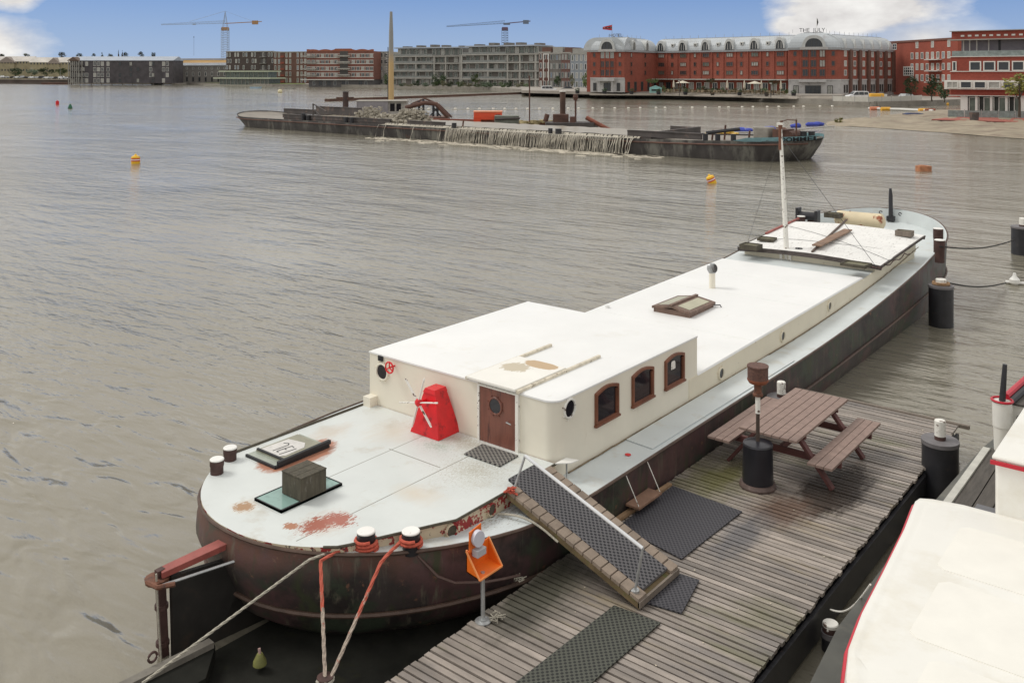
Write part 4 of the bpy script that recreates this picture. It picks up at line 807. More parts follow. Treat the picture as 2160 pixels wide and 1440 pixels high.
# ------------------------------------------------------------------ dark pontoon in the lower left corner, black sheet painting the dark water
pn = thing('steel_pontoon_and_dark_water', 'dark steel pontoon end with a pale rim and a sheet of painted dark water reflection in the lower left corner', 'pontoon', (-8.2, 4.5, 0))
b_ = MB(); b_.prism([(-9.08, 3.0), (-6.76, 3.0), (-6.76, 8.8), (-7.4, 8.3), (-7.9, 7.6), (-8.5, 7.2), (-9.1, 7.1), (-9.12, 5.9)], -.3, .06); b_.prism([(-9.08, 3.0), (-8.55, 3.0), (-8.55, 5.5), (-8.95, 5.88), (-9.02, 5.9)], .10, .235); b_.build('pontoon_hull_and_dark_sheet', mat('black_pontoon_and_dark_water', (.016, .016, .013), .85, var=.5, vs=2, spec=.15, stains=[((.024, .024, .010), .55, 1.5, .15)]), pn)  # wide low sheet: dark reflection on the water painted black; raised block: the pontoon
b_ = MB(); b_.beam((-9.16, 3.2, .26), (-8.98, 5.85, .26), .11, .08); b_.build('rim', mat('pale_rim', (.17, .155, .13), .7, var=.25, vs=5, stains=[((.07, .06, .05), .62, 6, .1)]), pn)
b_ = MB(); b_.lathe([(.10, 0), (.07, .02), (.06, .36), (.085, .37), (.085, .40)], (e1.x, e1.y, .06), 14); b_.build('mooring_post', rustdk, pn, smooth=True)
b_ = MB(); c_ = P(322, 1385, .36); b_.tube([c_ + Vector((0, .05 * math.cos(t), .05 * math.sin(t))) for t in [i * math.pi / 7 for i in range(15)]], .014, 6); b_.build('ring_eye', rustdk, pn, smooth=True)
fd = thing('fender', 'yellowish white fender hanging in the shadow under the stern', 'fender', P(548, 1402, .12)); c_ = P(548, 1402, .12)
b_ = MB(); b_.lathe([(.05, 0), (.075, .02), (.07, .06), (.03, .14)], (c_.x, c_.y, .11), 14); b_.build('fender_body', mat('yellowed_fender', (.20, .20, .06), .6, var=.3, vs=6), fd, smooth=True)
b_ = MB(); b_.tube([c_ + Vector((0, 0, .13)), c_ + Vector((-.01, 0, .18))], .016, 8); b_.build('fender_eye', mat('pinkish_cap', (.42, .28, .25), .6), fd, smooth=True)

# ------------------------------------------------------------------ white boat on the right
wbt = thing('motor_yacht', 'cream white boat with red trim at the lower right corner', 'boat', (-1.0, 9, 0))
RZ = 1.60
lf = [(-2.20, 6.9), (-2.42, 7.25), (-2.60, 7.65), (-2.72, 8.1), (-2.80, 8.7), (-2.86, 9.5), (-2.95, 10.6), (-3.04, 11.35), (-3.02, 11.47), (-2.92, 11.53)]
poly = [(1.0, 6.2), (-1.6, 6.2), (-1.95, 6.55)] + lf + [(-2.60, 11.60), (1.0, 11.66)]
poly = list(reversed(poly))
def shrink(pl, k, dz_): return [(x + (k if x < 0 else 0), y + (k if y < 8 else -k)) for x, y in pl]
b_ = MB(); rgs = [[(x, y, z) for x, y in shrink(poly, k, 0)] for k, z in ((0.05, RZ - .12), (0, RZ - .10), (0, RZ - .05), (.012, RZ - .02), (.045, RZ), (.09, RZ + .004), (.12, RZ - .004), (.16, RZ + .006))]; b_.loft(rgs, 0); b_.build('cabin_top', creamgel, wbt, smooth=True)
for (x0, x1, y0, y1) in ((-2.45, -1.3, 9.9, 11.0), (-2.35, -1.3, 8.55, 9.7), (-2.1, -1.3, 7.3, 8.35), (-1.1, .2, 9.9, 11.0), (-1.1, .2, 8.55, 9.7)):
    n_ = MB(); n_.prism([(x0 + .08, y0), (x1 - .08, y0), (x1, y0 + .08), (x1, y1 - .08), (x1 - .08, y1), (x0 + .08, y1), (x0, y1 - .08), (x0, y0 + .08)], RZ + .004, RZ + .012); n_.build('non_slip_panel', mat('non_slip_gelcoat', (.81, .79, .725), .6, var=.03, vs=3, bump=.1, bs=90) if 'non_slip_gelcoat' not in MATS else MATS['non_slip_gelcoat'], wbt)
b_ = MB(); b_.tube([(x - .008, y, RZ - .10) for x, y in [(-1.95, 6.53)] + lf], .028, 8); b_.build('red_trim', redtrim, wbt, smooth=True)
b_ = MB(); b_.prism(shrink(poly, .10, 0), .9, RZ - .06); b_.build('cabin_side', creamgel, wbt)
WH = 2.235
b_ = MB(); b_.box(-2.235, 1.0, 11.58, 14.3, 1.0, WH - .03); b_.build('wheelhouse', creamgel, wbt, bevel=.04)
b_ = MB(); b_.box(-2.26, 1.0, 11.55, 14.33, WH - .03, WH + .02); b_.build('wheelhouse_roof', creamgel, wbt, bevel=.02)
b_ = MB(); b_.beam((-2.27, 11.535, WH - .05), (1.0, 11.535, WH - .05), .02, .045); b_.build('red_stripe', redtrim, wbt)
hl = [(-2.55, 5.5), (-2.95, 7.2), (-3.12, 9.0), (-3.10, 12), (-2.98, 14.6), (-2.55, 18), (-1.2, 20.5), (1.5, 21), (1.5, 5.5)]
b_ = MB(); rg = []
for k, z in ((.35, -.4), (.12, .1), (.0, .55), (-.02, .62), (.02, .68), (.0, .9), (0, 1.18)): rg.append([(x + (k if x < 0 else 0), y, z) for x, y in reversed(hl)])
b_.loft(rg, 0); b_.build('hull', mat('grey_green_hull_paint', (.075, .075, .062), .45, var=.3, vs=1.5, stains=[((.16, .15, .12), .55, 1.2, .15, (.6, .6, 5))]), wbt, smooth=True)
for z, r_ in ((.62, .045), (.92, .03)):
    b_ = MB(); b_.tube([(x - .01, y, z) for x, y in hl[:7]], r_, 6); b_.build('fender_strip', mat('pale_fender_strip' + str(z), (.30, .28, .23), .6, var=.3, vs=3), wbt, smooth=True)
b_ = MB(); b_.beam((-2.93, 10.9, 1.215), (-2.90, 14.5, 1.215), .09, .05); b_.build('toe_rail', mat('pale_toe_rail', (.5, .49, .44), .6, var=.15, vs=5), wbt)
b_ = MB()
for i in range(3): x = -2.86 + i * .21; b_.box(x, x + .195, 11.3, 14.6, 1.19, 1.215)
b_.build('side_deck', darkplank, wbt)
b_ = MB(); b_.box(-2.62, -2.28, 12.0, 12.55, 1.217, 1.235); b_.build('deck_hatch', mat('grey_hatch_plastic', (.13, .13, .14), .5), wbt, bevel=.008)
cxy = (-2.72, 14.6)
b_ = MB(); b_.lathe([(.105, 0), (.115, .35), (.125, .36), (.13, .72)], (*cxy, 1.2), 20); b_.build('corner_post', creamgel, wbt, smooth=True)
b_ = MB(); b_.tube([(cxy[0] + .135 * math.cos(t), cxy[1] + .135 * math.sin(t), 1.93) for t in [i * math.pi / 9 for i in range(19)]], .018, 6); b_.build('red_rim', redtrim, wbt, smooth=True)
b_ = MB(); b_.tube([(cxy[0], cxy[1], 1.9), (cxy[0] + .03, cxy[1] + .03, 2.44)], [.045, .03], 10); b_.build('rail_stanchion', darkst, wbt, smooth=True)
b_ = MB(); b_.tube([(cxy[0] + .03, cxy[1] + .1, 1.96), (-2.42, 17.6, 2.02)], .045, 8); b_.build('bulwark_rail', redtrim, wbt, smooth=True)
b_ = MB(); b_.tube([(cxy[0] + .08, cxy[1] + .1, 1.89), (-2.36, 17.6, 1.95)], .055, 8); b_.build('lower_rail', darkst, wbt, smooth=True)
b_ = MB(); b_.tube([(-2.42, 17.2, 1.9), (-2.42, 17.2, 2.7)], .05, 8); b_.build('rail_stanchion', darkst, wbt, smooth=True)
b_ = MB()
for i in range(9): x = -2.66 + i * .2; b_.box(x, x + .185, 14.75, 19.0, 1.84, 1.865)
b_.build('fore_deck', darkplank, wbt)
b_ = MB(); b_.box(-2.62, 1.2, 14.78, 18.9, 1.2, 1.835); b_.build('raised_foredeck_side', creamgel, wbt)
for i in range(3): b_ = MB(); b_.box(-2.55, -1.9, 14.42 + .12 * i, 14.62 + .12 * i, 1.32 + .17 * i, 1.36 + .17 * i); b_.build('step', darkplank, wbt)
rope([P(1752, 1285, .34), P(1836, 1232, 1.50)], .010, chipw, 'white line from the low bollard up to the cream boat', sag=.12)
# ------------------------------------------------------------------ the flooded hopper barge across the harbour
blackhull = mat('weathered_black_hull', (.055, .050, .048), .6, var=.6, vs=.5, stains=[((.17, .165, .145), .52, .6, .10, (1, 1, .30)), ((.04, .035, .035), .52, .8, .1, (1, 1, .2)), ((.10, .06, .045), .62, .8, .08)])
coamst = mat('old_hopper_steel', (.075, .065, .062), .7, var=.35, vs=.6, stains=[((.17, .12, .10), .56, 1.0, .1)])
rustd = mat('far_rusty_steel', (.11, .055, .04), .75, var=.4, vs=1)
rustr = mat('far_red_rust', (.24, .08, .05), .75, var=.3, vs=1)
mudwater = mat('sandy_water', (.27, .235, .18), .35, var=.12, vs=.8, bump=.4, bs=3, stretch=(.5, 1, 1))
foam = mat('churned_sandy_foam', (.40, .365, .30), .8, var=.35, vs=2.5, bump=.6, bs=5)
A0, A1 = D(478, 114.7, 0), D(1665, 66.0, 0)
AX = (A1 - A0); BL = AX.length; AX.normalize(); BANG = math.atan2(AX.y, AX.x); NRM = Vector((-AX.y, AX.x, 0))
def s_of(px, n):      # distance along the barge where photo column px crosses the line at offset n
    a = D(px, 1, 0); o = A0 + NRM * n
    # solve t*a = o + s*AX
    det = a.x * (-AX.y) - a.y * (-AX.x); t = (o.x * (-AX.y) - o.y * (-AX.x)) / det; q_ = a * t - o; return q_.dot(AX)
barge = thing('hopper_barge', 'long low black hopper barge with sandy water spilling over its side', 'barge', A0, BANG)
W_ = 9.2
def bhalf(s):
    e = min(1, max(0, (s + .9)) / 5) ; f = min(1, max(0, (BL + .4 - s)) / 6.5)
    g1 = (1 - (1 - e) ** 2.2) ** .45; g2 = (1 - (1 - f) ** 2) ** .5; return W_ / 2 * min(g1, g2)
def bsh(s): return 1.25 + (.55 * max(0, (4 - s) / 5) ** 1.6) + (.45 * max(0, (s - (BL - 17)) / 17) ** 1.7)
ss = [-.85, -.6, -.2, .5, 1.5, 3, 4.5, 6] + [6 + (BL - 14) * i / 20 for i in range(1, 21)] + [BL - 6.5, BL - 5, BL - 3.5, BL - 2.2, BL - 1.2, BL - .5, BL + .05, BL + .35]
def bring(k, kz, s0=0, s1=0):
    r_ = [(s + s0 * max(0, 1 - abs(s) / 6) + s1 * max(0, 1 - (BL - s) / 6), W_ / 2 - bhalf(s) * k, kz(s)) for s in ss] + [(s + s0 * max(0, 1 - abs(s) / 6) + s1 * max(0, 1 - (BL - s) / 6), W_ / 2 + bhalf(s) * k, kz(s)) for s in reversed(ss)]
    return r_
b_ = MB(); b_.loft([bring(.93, lambda s: -.5, 3.5, -1.5), bring(.97, lambda s: .1, 2.2, -.9), bring(1, lambda s: .7 * bsh(s), .6, -.2), bring(1, lambda s: bsh(s))], 0, cap=False); b_.build('hull', blackhull, barge, world=False, smooth=True)
b_ = MB(); r_ = bring(.985, lambda s: bsh(s) - .12); n_ = len(ss)
b_.add(r_, [(i, i + 1, 2 * n_ - 2 - i, 2 * n_ - 1 - i) for i in range(n_ - 1)]); b_.build('deck', mat('wet_sandy_deck', (.22, .19, .155), .5, var=.25, vs=.5), barge, world=False)
b_ = MB(); b_.tube([(s, W_ / 2 - bhalf(s) - .04, bsh(s) * .80) for s in ss[4:-1]], .07, 6); b_.build('rubbing_strake', rustd, barge, world=False)
b_ = MB(); q_ = s_of(1545, 0); sb = [q_, q_ + 1, q_ + 2] + [s for s in ss if s > q_ + 2.5]
for sg in (-1, 1):
    b_ = MB()
    for i in range(len(sb) - 1):
        def bpnt(s, z, o=.03): return (s, W_ / 2 + sg * (bhalf(s) + o), bsh(s) + z)
        b_.add([bpnt(sb[i], -.08 if i else .0), bpnt(sb[i + 1], -.10), bpnt(sb[i + 1], .22), bpnt(sb[i], .22 if i else .02)], [(0, 1, 2, 3), (3, 2, 1, 0)])
    b_.build('bow_band', mat('pale_blue_band', (.26, .42, .45), .5, var=.2, vs=1), barge, world=False)
slet = s_of(1664, .9)
me_ = letters('DOMMEL', .44, mat('black_lettering', (.02, .02, .025), .6), barge, Matrix.Translation((slet, -.03, bsh(slet) - .13)) @ Matrix.Rotation(R(90), 4, 'X'), extrude=.02, bold=.012)
for v_ in me_.data.vertices: v_.co.y = W_ / 2 - bhalf(v_.co.x) - .07; v_.co.z += bsh(v_.co.x) - bsh(slet)
# hopper walls
hz = 1.42; H0, H1 = s_of(598, .9), s_of(1468, W_ - 1.0); n0, n1 = 1.0, W_ - 1.0
for a_ in ((n0 - .08, n0 + .08), (n1 - .08, n1 + .08)):
    b_ = MB(); b_.box(H0, H1, *a_, 1.1, hz - .05); b_.build('hopper_wall', coamst, barge, world=False)
for s_ in (H0, H1): b_ = MB(); b_.box(s_ - .1, s_ + .1, n0 + .08, n1 - .08, 1.1, hz + .1); b_.build('hopper_end_wall', coamst, barge, world=False)
def board(px0, px1, n, z0_, z1_, m=coamst, t=.12, lean=0):
    s0, s1 = s_of(px0, n), s_of(px1, n); b_ = MB(); b_.box(s0, s1, n - t, n + t, z0_, z1_); b_.box(s0, s1, n - t - .05, n + t + .05, z1_, z1_ + .08); return b_.build('hopper_board', m, barge, world=False)
board(598, 824, n0, hz - .04, hz + .30); board(861, 938, n0, hz - .04, hz + .28); board(1325, 1480, n0, hz - .04, hz + .40)
board(600, 665, n1, hz - .04, hz + .5); board(668, 762, n1, hz - .04, hz + .95)
b_ = MB(); sa = s_of(1378, n0); b_.hexa([(sa, n0, 1.2), (sa + .3, n0, 1.2), (H1 + .3, n1 + .3, 1.2), (H1 + .0, n1 + .3, 1.2), (sa, n0, hz + .42), (sa + .3, n0, hz + .42), (H1 + .3, n1 + .3, hz + .50), (H1 + .0, n1 + .3, hz + .50)]); b_.build('hopper_board', coamst, barge, world=False)
b_ = MB(); b_.beam((s_of(1415, n1), n1, hz + .25), (s_of(1465, n1), n1, hz + .2), .2, .5); b_.build('hopper_board', coamst, barge, world=False)
b_ = MB(); b_.beam((-3.1, W_ / 2, .9), (-1.0, W_ / 2, .9), .15, 1.2); b_.build('rudder', coamst, barge, world=False)
b_ = MB()
for px, h_ in ((640, .8), (650, .6)): s_ = s_of(px, .7); b_.tube([(s_, .7, 1.2), (s_, .7, 1.2 + h_)], .25, 8)
b_.v = b_.v; b_.build('deck_bollards', darkst, barge, world=False)
b_ = MB(); s_ = s_of(665, 1.5); b_.tube([(s_, 1.2, 1.2), (s_, 1.2, 3.1)], .08, 6); b_.tube([(s_, 1.2, 3.1), (s_of(693, 1.5), 1.2, 2.3)], .07, 6); b_.tube([(s_, 1.2, 2.5), (s_of(680, 1.5), 1.2, 1.8)], .06, 6); b_.build('ladder_frame', coamst, barge, world=False)
for px, n, h_, r_ in ((730, .5, .6, .22), (742, .5, .6, .22), (958, .5, .55, .24), (1161, .5, .5, .2), (1178, .5, .5, .28), (1488, .6, .5, .2), (1514, .6, .5, .2), (1547, .6, .5, .2)):
    s_ = s_of(px, n); b_ = MB(); b_.cyl((s_, n, bsh(s_) - .12), r_, h_ + .1, 12); b_.build('bollard', darkst, barge, world=False)
for px, n, z_, h_ in ((1502, 2.5, 1.3, .8), (1528, 3, 1.3, 1.2), (1579, 2.0, 1.3, .9), (976, 1.0, 1.4, .6)):
    s_ = s_of(px, n); b_ = MB(); b_.tube([(s_, n, z_), (s_ + .1, n, z_ + h_)], .08, 8); b_.build('deck_post', rustd, barge, world=False)
# bow gear
sg_ = s_of(1640, 4)
b_ = MB(); b_.obox((sg_ - 1.2, 4.2, 1.45), 1.3, 1.2, .95); b_.build('winch_cover', mat('grey_canvas', (.26, .24, .21), .8, var=.2, vs=2), barge, world=False, bevel=.1)
b_ = MB(); b_.obox((sg_ + .4, 4.2, 1.45), 1.1, 1.5, .85); b_.tube([(sg_ + 1.2, 3.3, 1.85), (sg_ + 1.2, 5.2, 1.85)], .36, 12); b_.tube([(sg_ + .6, 3.2, 1.5), (sg_ + .7, 3.2, 3.0)], .11, 8); b_.tube([(sg_ + 1.7, 3.6, 1.5), (sg_ + 1.7, 3.6, 3.1)], .07, 8); b_.tube([(sg_ + .7, 3.2, 2.95), (sg_ + 1.1, 3.4, 3.08), (sg_ + 1.7, 3.6, 3.05)], .04, 6); b_.build('anchor_winch', rustd, barge, world=False)
b_ = MB(); b_.obox((sg_ + .65, 3.15, 2.5), .5, .3, .35); b_.build('lamp_box', chipw, barge, world=False)
for px, n in ((1695, 4.0), (1712, 4.3)): s_ = s_of(px, n); b_ = MB(); b_.cyl((s_, n, 1.5), .24, .65, 12); b_.cyl((s_, n, 2.15), .28, .06, 12); b_.build('bollard', darkst, barge, world=False)
b_ = MB(); b_.tube([(s_of(1490, 1.6), 1.6, 1.9), (s_of(1560, 3.5), 3.5, 2.2)], .15, 6); b_.build('fallen_boom', darkst, barge, world=False)
# water standing in the hopper and pouring off
b_ = MB(); s0, s1 = s_of(640, n0), s_of(1470, n0); nxx = 90; vs = []; fs = []
for i in range(nxx + 1):
    for j in range(9): s_ = H0 + (H1 - H0) * i / nxx; vs.append((s_, n0 + .1 + (n1 - n0 - .2) * j / 8, hz + .02 + rnd.uniform(-.025, .035)))
for i in range(nxx):
    for j in range(8): a_ = i * 9 + j; fs.append((a_, a_ + 9, a_ + 10, a_ + 1))
b_.add(vs, fs); o_ = b_.build('hopper_water', mudwater, None, smooth=True, world=False); o_.location = A0; o_.rotation_euler = (0, 0, BANG); tag(o_, kind='stuff', label='sandy water filling the hopper of the barge')
cm = bpy.data.materials.new('thin_water_curtain'); cm.use_nodes = True; cn_, cl_ = cm.node_tree.nodes, cm.node_tree.links; cb_ = cn_['Principled BSDF']; cb_.inputs['Base Color'].default_value = (.36, .33, .27, 1); cb_.inputs['Roughness'].default_value = .6
ct_ = cn_.new('ShaderNodeTexCoord'); cmp_ = cn_.new('ShaderNodeMapping'); cmp_.inputs['Scale'].default_value = (5.5, 0, .7); cnz = cn_.new('ShaderNodeTexNoise'); cnz.inputs['Scale'].default_value = 1; cnz.inputs['Detail'].default_value = 5; cnz.inputs['Roughness'].default_value = .7
cl_.new(ct_.outputs['Object'], cmp_.inputs['Vector']); cl_.new(cmp_.outputs[0], cnz.inputs['Vector']); cr2 = cn_.new('ShaderNodeValToRGB'); cl_.new(cnz.outputs['Fac'], cr2.inputs[0]); cr2.color_ramp.elements[0].position = .42; cr2.color_ramp.elements[1].position = .62; cl_.new(cr2.outputs[0], cb_.inputs['Alpha'])
def falls(px0, px1, dens, name, label):
    b_ = MB(); s0, s1 = s_of(px0, 0), s_of(px1, 0); s_ = s0
    if dens > 1:
        n_ = 160; L_ = []
        for i in range(n_ + 1):
            x = s0 + (s1 - s0) * i / n_; tp_ = bsh(x) + .04; bulge = .10 * math.sin(x * 2.1) + .06 * math.sin(x * 5.3)
            L_.append([(x + .04 * k * math.sin(x * 3), -.06 - (.32 + bulge) * math.sqrt(k / 7), tp_ * (1 - k / 7)) for k in range(8)])
        b_.loft(L_, 1, cap=False, closed=False)
    while s_ < s1:
        wd = rnd.uniform(.03, .11); top = bsh(s_) + .05; prof = []
        for k in range(9):
            t = k / 8; out = -.05 - .38 * math.sqrt(t) + rnd.uniform(-.02, .02); prof.append((out, top * (1 - t) ** 1.05 + (0 if t else 0)))
        dr = rnd.uniform(-.25, .1); L_ = []
        for k, (o, z) in enumerate(prof):
            ww = wd * (1 - .35 * math.sin(k * .9 + s_)); x = s_ + dr * k / 8 + .03 * math.sin(k * 1.3 + s_ * 5); L_.append([(x, o, z), (x + ww, o - .03, z)])
        b_.loft(L_, 0, cap=False, closed=False); s_ += wd * rnd.uniform(1.2, 4.0) / dens * (3.5 if math.sin(s_ * 2.3) + math.sin(s_ * .9) > 1.15 else 1)
    s_ = s0
    while s_ < s1:      # thin curtain over the hopper wall onto the deck
        wd = rnd.uniform(.12, .35); b_.add([(s_, n0 - .09, hz + .0), (s_ + wd, n0 - .09, hz + .0), (s_ + wd, n0 - .35, bsh(s_) - .05), (s_, n0 - .35, bsh(s_) - .05)], [(0, 1, 2, 3)]); s_ += wd * rnd.uniform(1.0, 1.5)
    for s_ in [s0 + .5 * i for i in range(int((s1 - s0) / .5))]:
        b_.add([(s_, 0 - .02, bsh(s_) + .01), (s_ + .5, -.02, bsh(s_) + .01), (s_ + .5, n0 - .1, bsh(s_) + .03), (s_, n0 - .1, bsh(s_) + .03)], [(0, 1, 2, 3)])
    o_ = b_.build(name, [foam, cm], None, world=False, smooth=True); o_.location = A0; o_.rotation_euler = (0, 0, BANG); tag(o_, kind='stuff', label=label)
falls(943, 1312, 1.5, 'waterfall', 'sandy water pouring in strands over the barge side'); falls(1312, 1336, .9, 'waterfall', 'thin last strands of the overflow toward the bow'); falls(800, 938, .22, 'waterfall', 'sparse strands of water falling from the left part of the barge')
b_ = MB()
for i in range(420):
    t = rnd.random(); s_ = s_of(810, 0) + (s_of(1400, 0) - s_of(810, 0)) * t; n = -.4 - abs(rnd.gauss(0, 1.1)); q_ = rnd.uniform(.15, .6); b_.ell((s_, n, -.01), q_ * 1.4, q_ * .5, .035, 8, 0, .3)
o_ = b_.build('foam', mat('thin_foam', (.50, .45, .36), .7, var=.15, vs=2), None, world=False, smooth=True); o_.location = A0; o_.rotation_euler = (0, 0, BANG); tag(o_, kind='stuff', label='pale foam on the water below the spilling barge')
b_ = MB(); scl_ = 1
for (px0, px1, n, zz_, cnt) in ((762, 808, 4.0, 2.9, 420), (805, 850, 3.6, 2.2, 300), (846, 896, 3.6, 2.9, 460), (775, 905, 2.4, 1.8, 320)):
    for i in range(cnt):
        s_ = rnd.uniform(s_of(px0, n), s_of(px1, n)); mid = (s_of(px0, n) + s_of(px1, n)) / 2; wd = (s_of(px1, n) - s_of(px0, n)) / 2
        hh = (zz_ - hz) * max(0, 1 - ((s_ - mid) / wd) ** 2); r_ = rnd.uniform(.05, .20); b_.ell((s_, n + rnd.uniform(-1.4, 1.2), hz + rnd.random() * hh), r_ * 1.6, r_, r_ * rnd.uniform(.5, 1.4), 6, 0, .4)
o_ = b_.build('splash', foam, None, world=False, smooth=True); o_.location = A0; o_.rotation_euler = (0, 0, BANG); tag(o_, kind='stuff', label='splashing heaps of sandy water in the hopper')

# ------------------------------------------------------------------ dredging plant behind the barge
def local(px, d, z=0): return D(px, d, z)
def dthing(name, label, cat, px, d, z=0, group=None):
    """thing whose local x runs to the right across the view and local y away"""
    return thing(name, label, cat, D(px, d, z), YAW, group)
def wpx(n_px, d): return n_px / FPX * d
dp = dthing('dredging_pontoon', 'long low rusty pontoon deck lying behind the spilling barge', 'pontoon', 1060, 104)
b_ = MB(); b_.hexa([(-wpx(175, 104), 3, -.3), (wpx(185, 96), -7, -.3), (wpx(185, 96), -4, -.3), (-wpx(175, 104), 6, -.3), (-wpx(175, 104), 3, 1.1), (wpx(185, 96), -7, 1.1), (wpx(185, 96), -4, 1.1), (-wpx(175, 104), 6, 1.1)]); b_.build('pontoon_deck', rustd, dp, world=False)
b_ = MB(); b_.beam((-wpx(170, 104), 2.8, 1.2), (wpx(180, 96), -6.9, 1.2), .35, .35); b_.build('discharge_pipe', rustr, dp, world=False)
gn = dthing('generator', 'orange red generator housing on the dredging pontoon', 'generator', 1030, 103, 1.15)
b_ = MB(); b_.box(-1.6, 1.55, -.9, .9, .25, 1.1); b_.build('housing', mat('orange_red_paint', (.78, .09, .03), .4, var=.08), gn, world=False, bevel=.05)
b_ = MB(); b_.box(-1.62, -.8, -.93, -.89, -.05, .55); b_.build('side_door', mat('orange_door', (.70, .07, .02), .5), gn, world=False)
b_ = MB(); b_.box(-1.65, 1.6, -.95, .95, 1.1, 1.22); b_.build('roof', mat('pale_orange_roof', (.85, .35, .2), .5), gn, world=False)
b_ = MB(); b_.box(.85, 1.35, -.93, -.9, .4, .85); b_.build('control_panel', darkst, gn, world=False)
b_ = MB(); b_.obox((wpx(35, 103), -.5, -.3), 3.4, 2, 1.0); b_.build('engine_block', coamst, gn, world=False) if False else None
eb = dthing('pump_unit', 'grey green pump unit beside the orange generator', 'pump', 1068, 101, 1.1); b_ = MB(); b_.box(-1.3, 1.4, -.8, .8, 0, .85); b_.build('housing', mat('grey_green_paint', (.17, .18, .15), .6, var=.3), eb, world=False, bevel=.04); b_ = MB(); b_.tube([(-1.2, -.9, .5), (1.5, -.9, .6)], .12, 6); b_.build('pipe', coamst, eb, world=False)
rk_ = dthing('rubble_heap', 'yellowish heap of rope and debris on the pontoon', 'debris', 1130, 99, 1.1); b_ = MB()
for i in range(34): r_ = rnd.uniform(.12, .3); b_.ell((rnd.uniform(-1.6, 1.8), rnd.uniform(-.6, .6), rnd.uniform(0, .35)), r_ * 1.4, r_, r_, 7, 0, .2)
b_.build('heap', mat('yellow_debris', (.42, .35, .19), .9, var=.5, vs=2), rk_, world=False)
wb2 = dthing('work_boat', 'dark work pontoon with pile clamp at the foot of the spud pile', 'work boat', 1203, 96, .5)
b_ = MB(); rg = [[(-2.6, -1.5, z_), (2.2 * k, -1.5, z_), (2.9 * k, 0, z_), (2.2 * k, 1.5, z_), (-2.6, 1.5, z_)] for k, z_ in ((.9, -.8), (1.0, .3), (1.05, 1.0))]; b_.loft(rg); b_.build('hull', coamst, wb2, world=False)
b_ = MB(); b_.obox((-1.0, .3, 1.0), 1.6, 1.6, .8); b_.tube([(-2.6, .5, 1.0), (-2.4, .5, 1.8)], .25, 8); b_.tube([(.2, -.8, 1.0), (.2, -.8, 1.6)], .3, 8); b_.build('pile_clamp', rustd, wb2, world=False)
b_ = MB(); b_.tube([(1.6, -.8, 1.5), (4.6, -1.6, -.1)], .22, 8); b_.build('slanted_pipe', rustr, wb2, world=False)
b_ = MB(); b_.tube([(.55, 0, 1.0), (.55, 0, 3.4)], .10, 6); b_.ell((.55, 0, 3.6), .28, .28, .45, 8); b_.build('lantern_post', rustd, wb2, world=False)
def spud(px, d, r, ztop, label, m, name='spud_pile', base=-1, cap=None):
    t_ = dthing(name, label, 'pile', px, d, base); b_ = MB(); b_.cyl((0, 0, 0), r, ztop - base, 16); b_.build('pile_shaft', m, t_, world=False, smooth=True)
    if cap: b_ = MB(); b_.cyl((0, 0, ztop - base), r * 1.15, .12, 16); b_.build('pile_cap', cap, t_, world=False)
    return t_
spud(1187, 97, .30, ZT(194, 97), 'brown spud pile standing through the work pontoon', mat('brown_pile', (.09, .05, .035), .7, var=.4, vs=.8), cap=chipw)
t_ = spud(729, 132, .42, ZT(195, 132), 'short dark brown pile behind the stern of the barge', mat('dark_brown_pile', (.07, .045, .04), .7, var=.4, vs=.8), cap=coamst)
b_ = MB(); b_.beam((-1.3, -.1, 4.0), (1.2, -.1, 4.0), .4, .35); b_.build('pile_guide', rustd, t_, world=False)
b_ = MB(); t_ = spud(1117, 99, .07, ZT(160, 99), 'thin dark pole rising from the dredging pontoon', rustd, 'thin_pole')
dpole = 150
t_ = dthing('tall_spud_pole', 'very tall pale wooden looking spud pole reaching far above the houses', 'pole', 825, dpole, -1)
zt_ = ZT(25, dpole); b_ = MB(); b_.lathe([(.47, 0), (.44, 8), (.36, 14), (.22, zt_ + 1)], (0, 0, 0), 16)
def polew(N, L, src, c, mt, mixc, noise):
    sp = N.new('ShaderNodeSeparateXYZ'); L.new(src, sp.inputs[0]); f = mt('DIVIDE', mt('SUBTRACT', sp.outputs[2], 8.2), 2.5, True); return mixc(f, c, (.28, .28, .27))
b_.build('pole_shaft', mat('bare_and_painted_pole', (.52, .36, .17), .6, var=.12, vs=.8, stretch=(3, 3, .3), extra=polew), t_, world=False, smooth=True)
b_ = MB(); b_.tube([(-.52, -.1, 0), (-.50, -.1, ZT(100, 150) + 1)], .06, 6); b_.build('guide_wire', darkst, t_, world=False)
ct = dthing('container', 'grey corrugated steel container on a pontoon behind the barge', 'container', 752, 131, .4)
L_ = wpx(66, 131); L2 = wpx(105, 131); zt2 = ZT(214, 131) - .4
b_ = MB(); b_.box(0, L_, 0, 2.6, 0, zt2)
for i in range(22): b_.box(L_ * i / 22, L_ * (i + .5) / 22, -.06, 0, .15, zt2 - .15)
b_.build('container_wall', mat('grey_lilac_steel', (.31, .29, .31), .6, var=.15, vs=.8), ct, world=False)
b_ = MB(); b_.box(L_, L2, .3, 2.6, 0, zt2); b_.build('end_section', mat('pale_window_wall', (.36, .34, .31), .6, var=.3, vs=2), ct, world=False)
for i in range(2): b_ = MB(); b_.box(L_ + .3 + i * .9, L_ + .95 + i * .9, .25, .3, zt2 * .35, zt2 * .85); b_.build('window', glassd, ct, world=False)
b_ = MB(); b_.box(-.1, L2 + .1, -.15, 2.8, zt2, zt2 + .12); b_.build('roof', mat('pale_sandy_roof', (.50, .47, .42), .7, var=.15, vs=.6), ct, world=False)
b_ = MB(); b_.box(-3.5, L2 + 6, -.8, 3.4, -.7, -.02); b_.build('floating_base', rustd, ct, world=False)
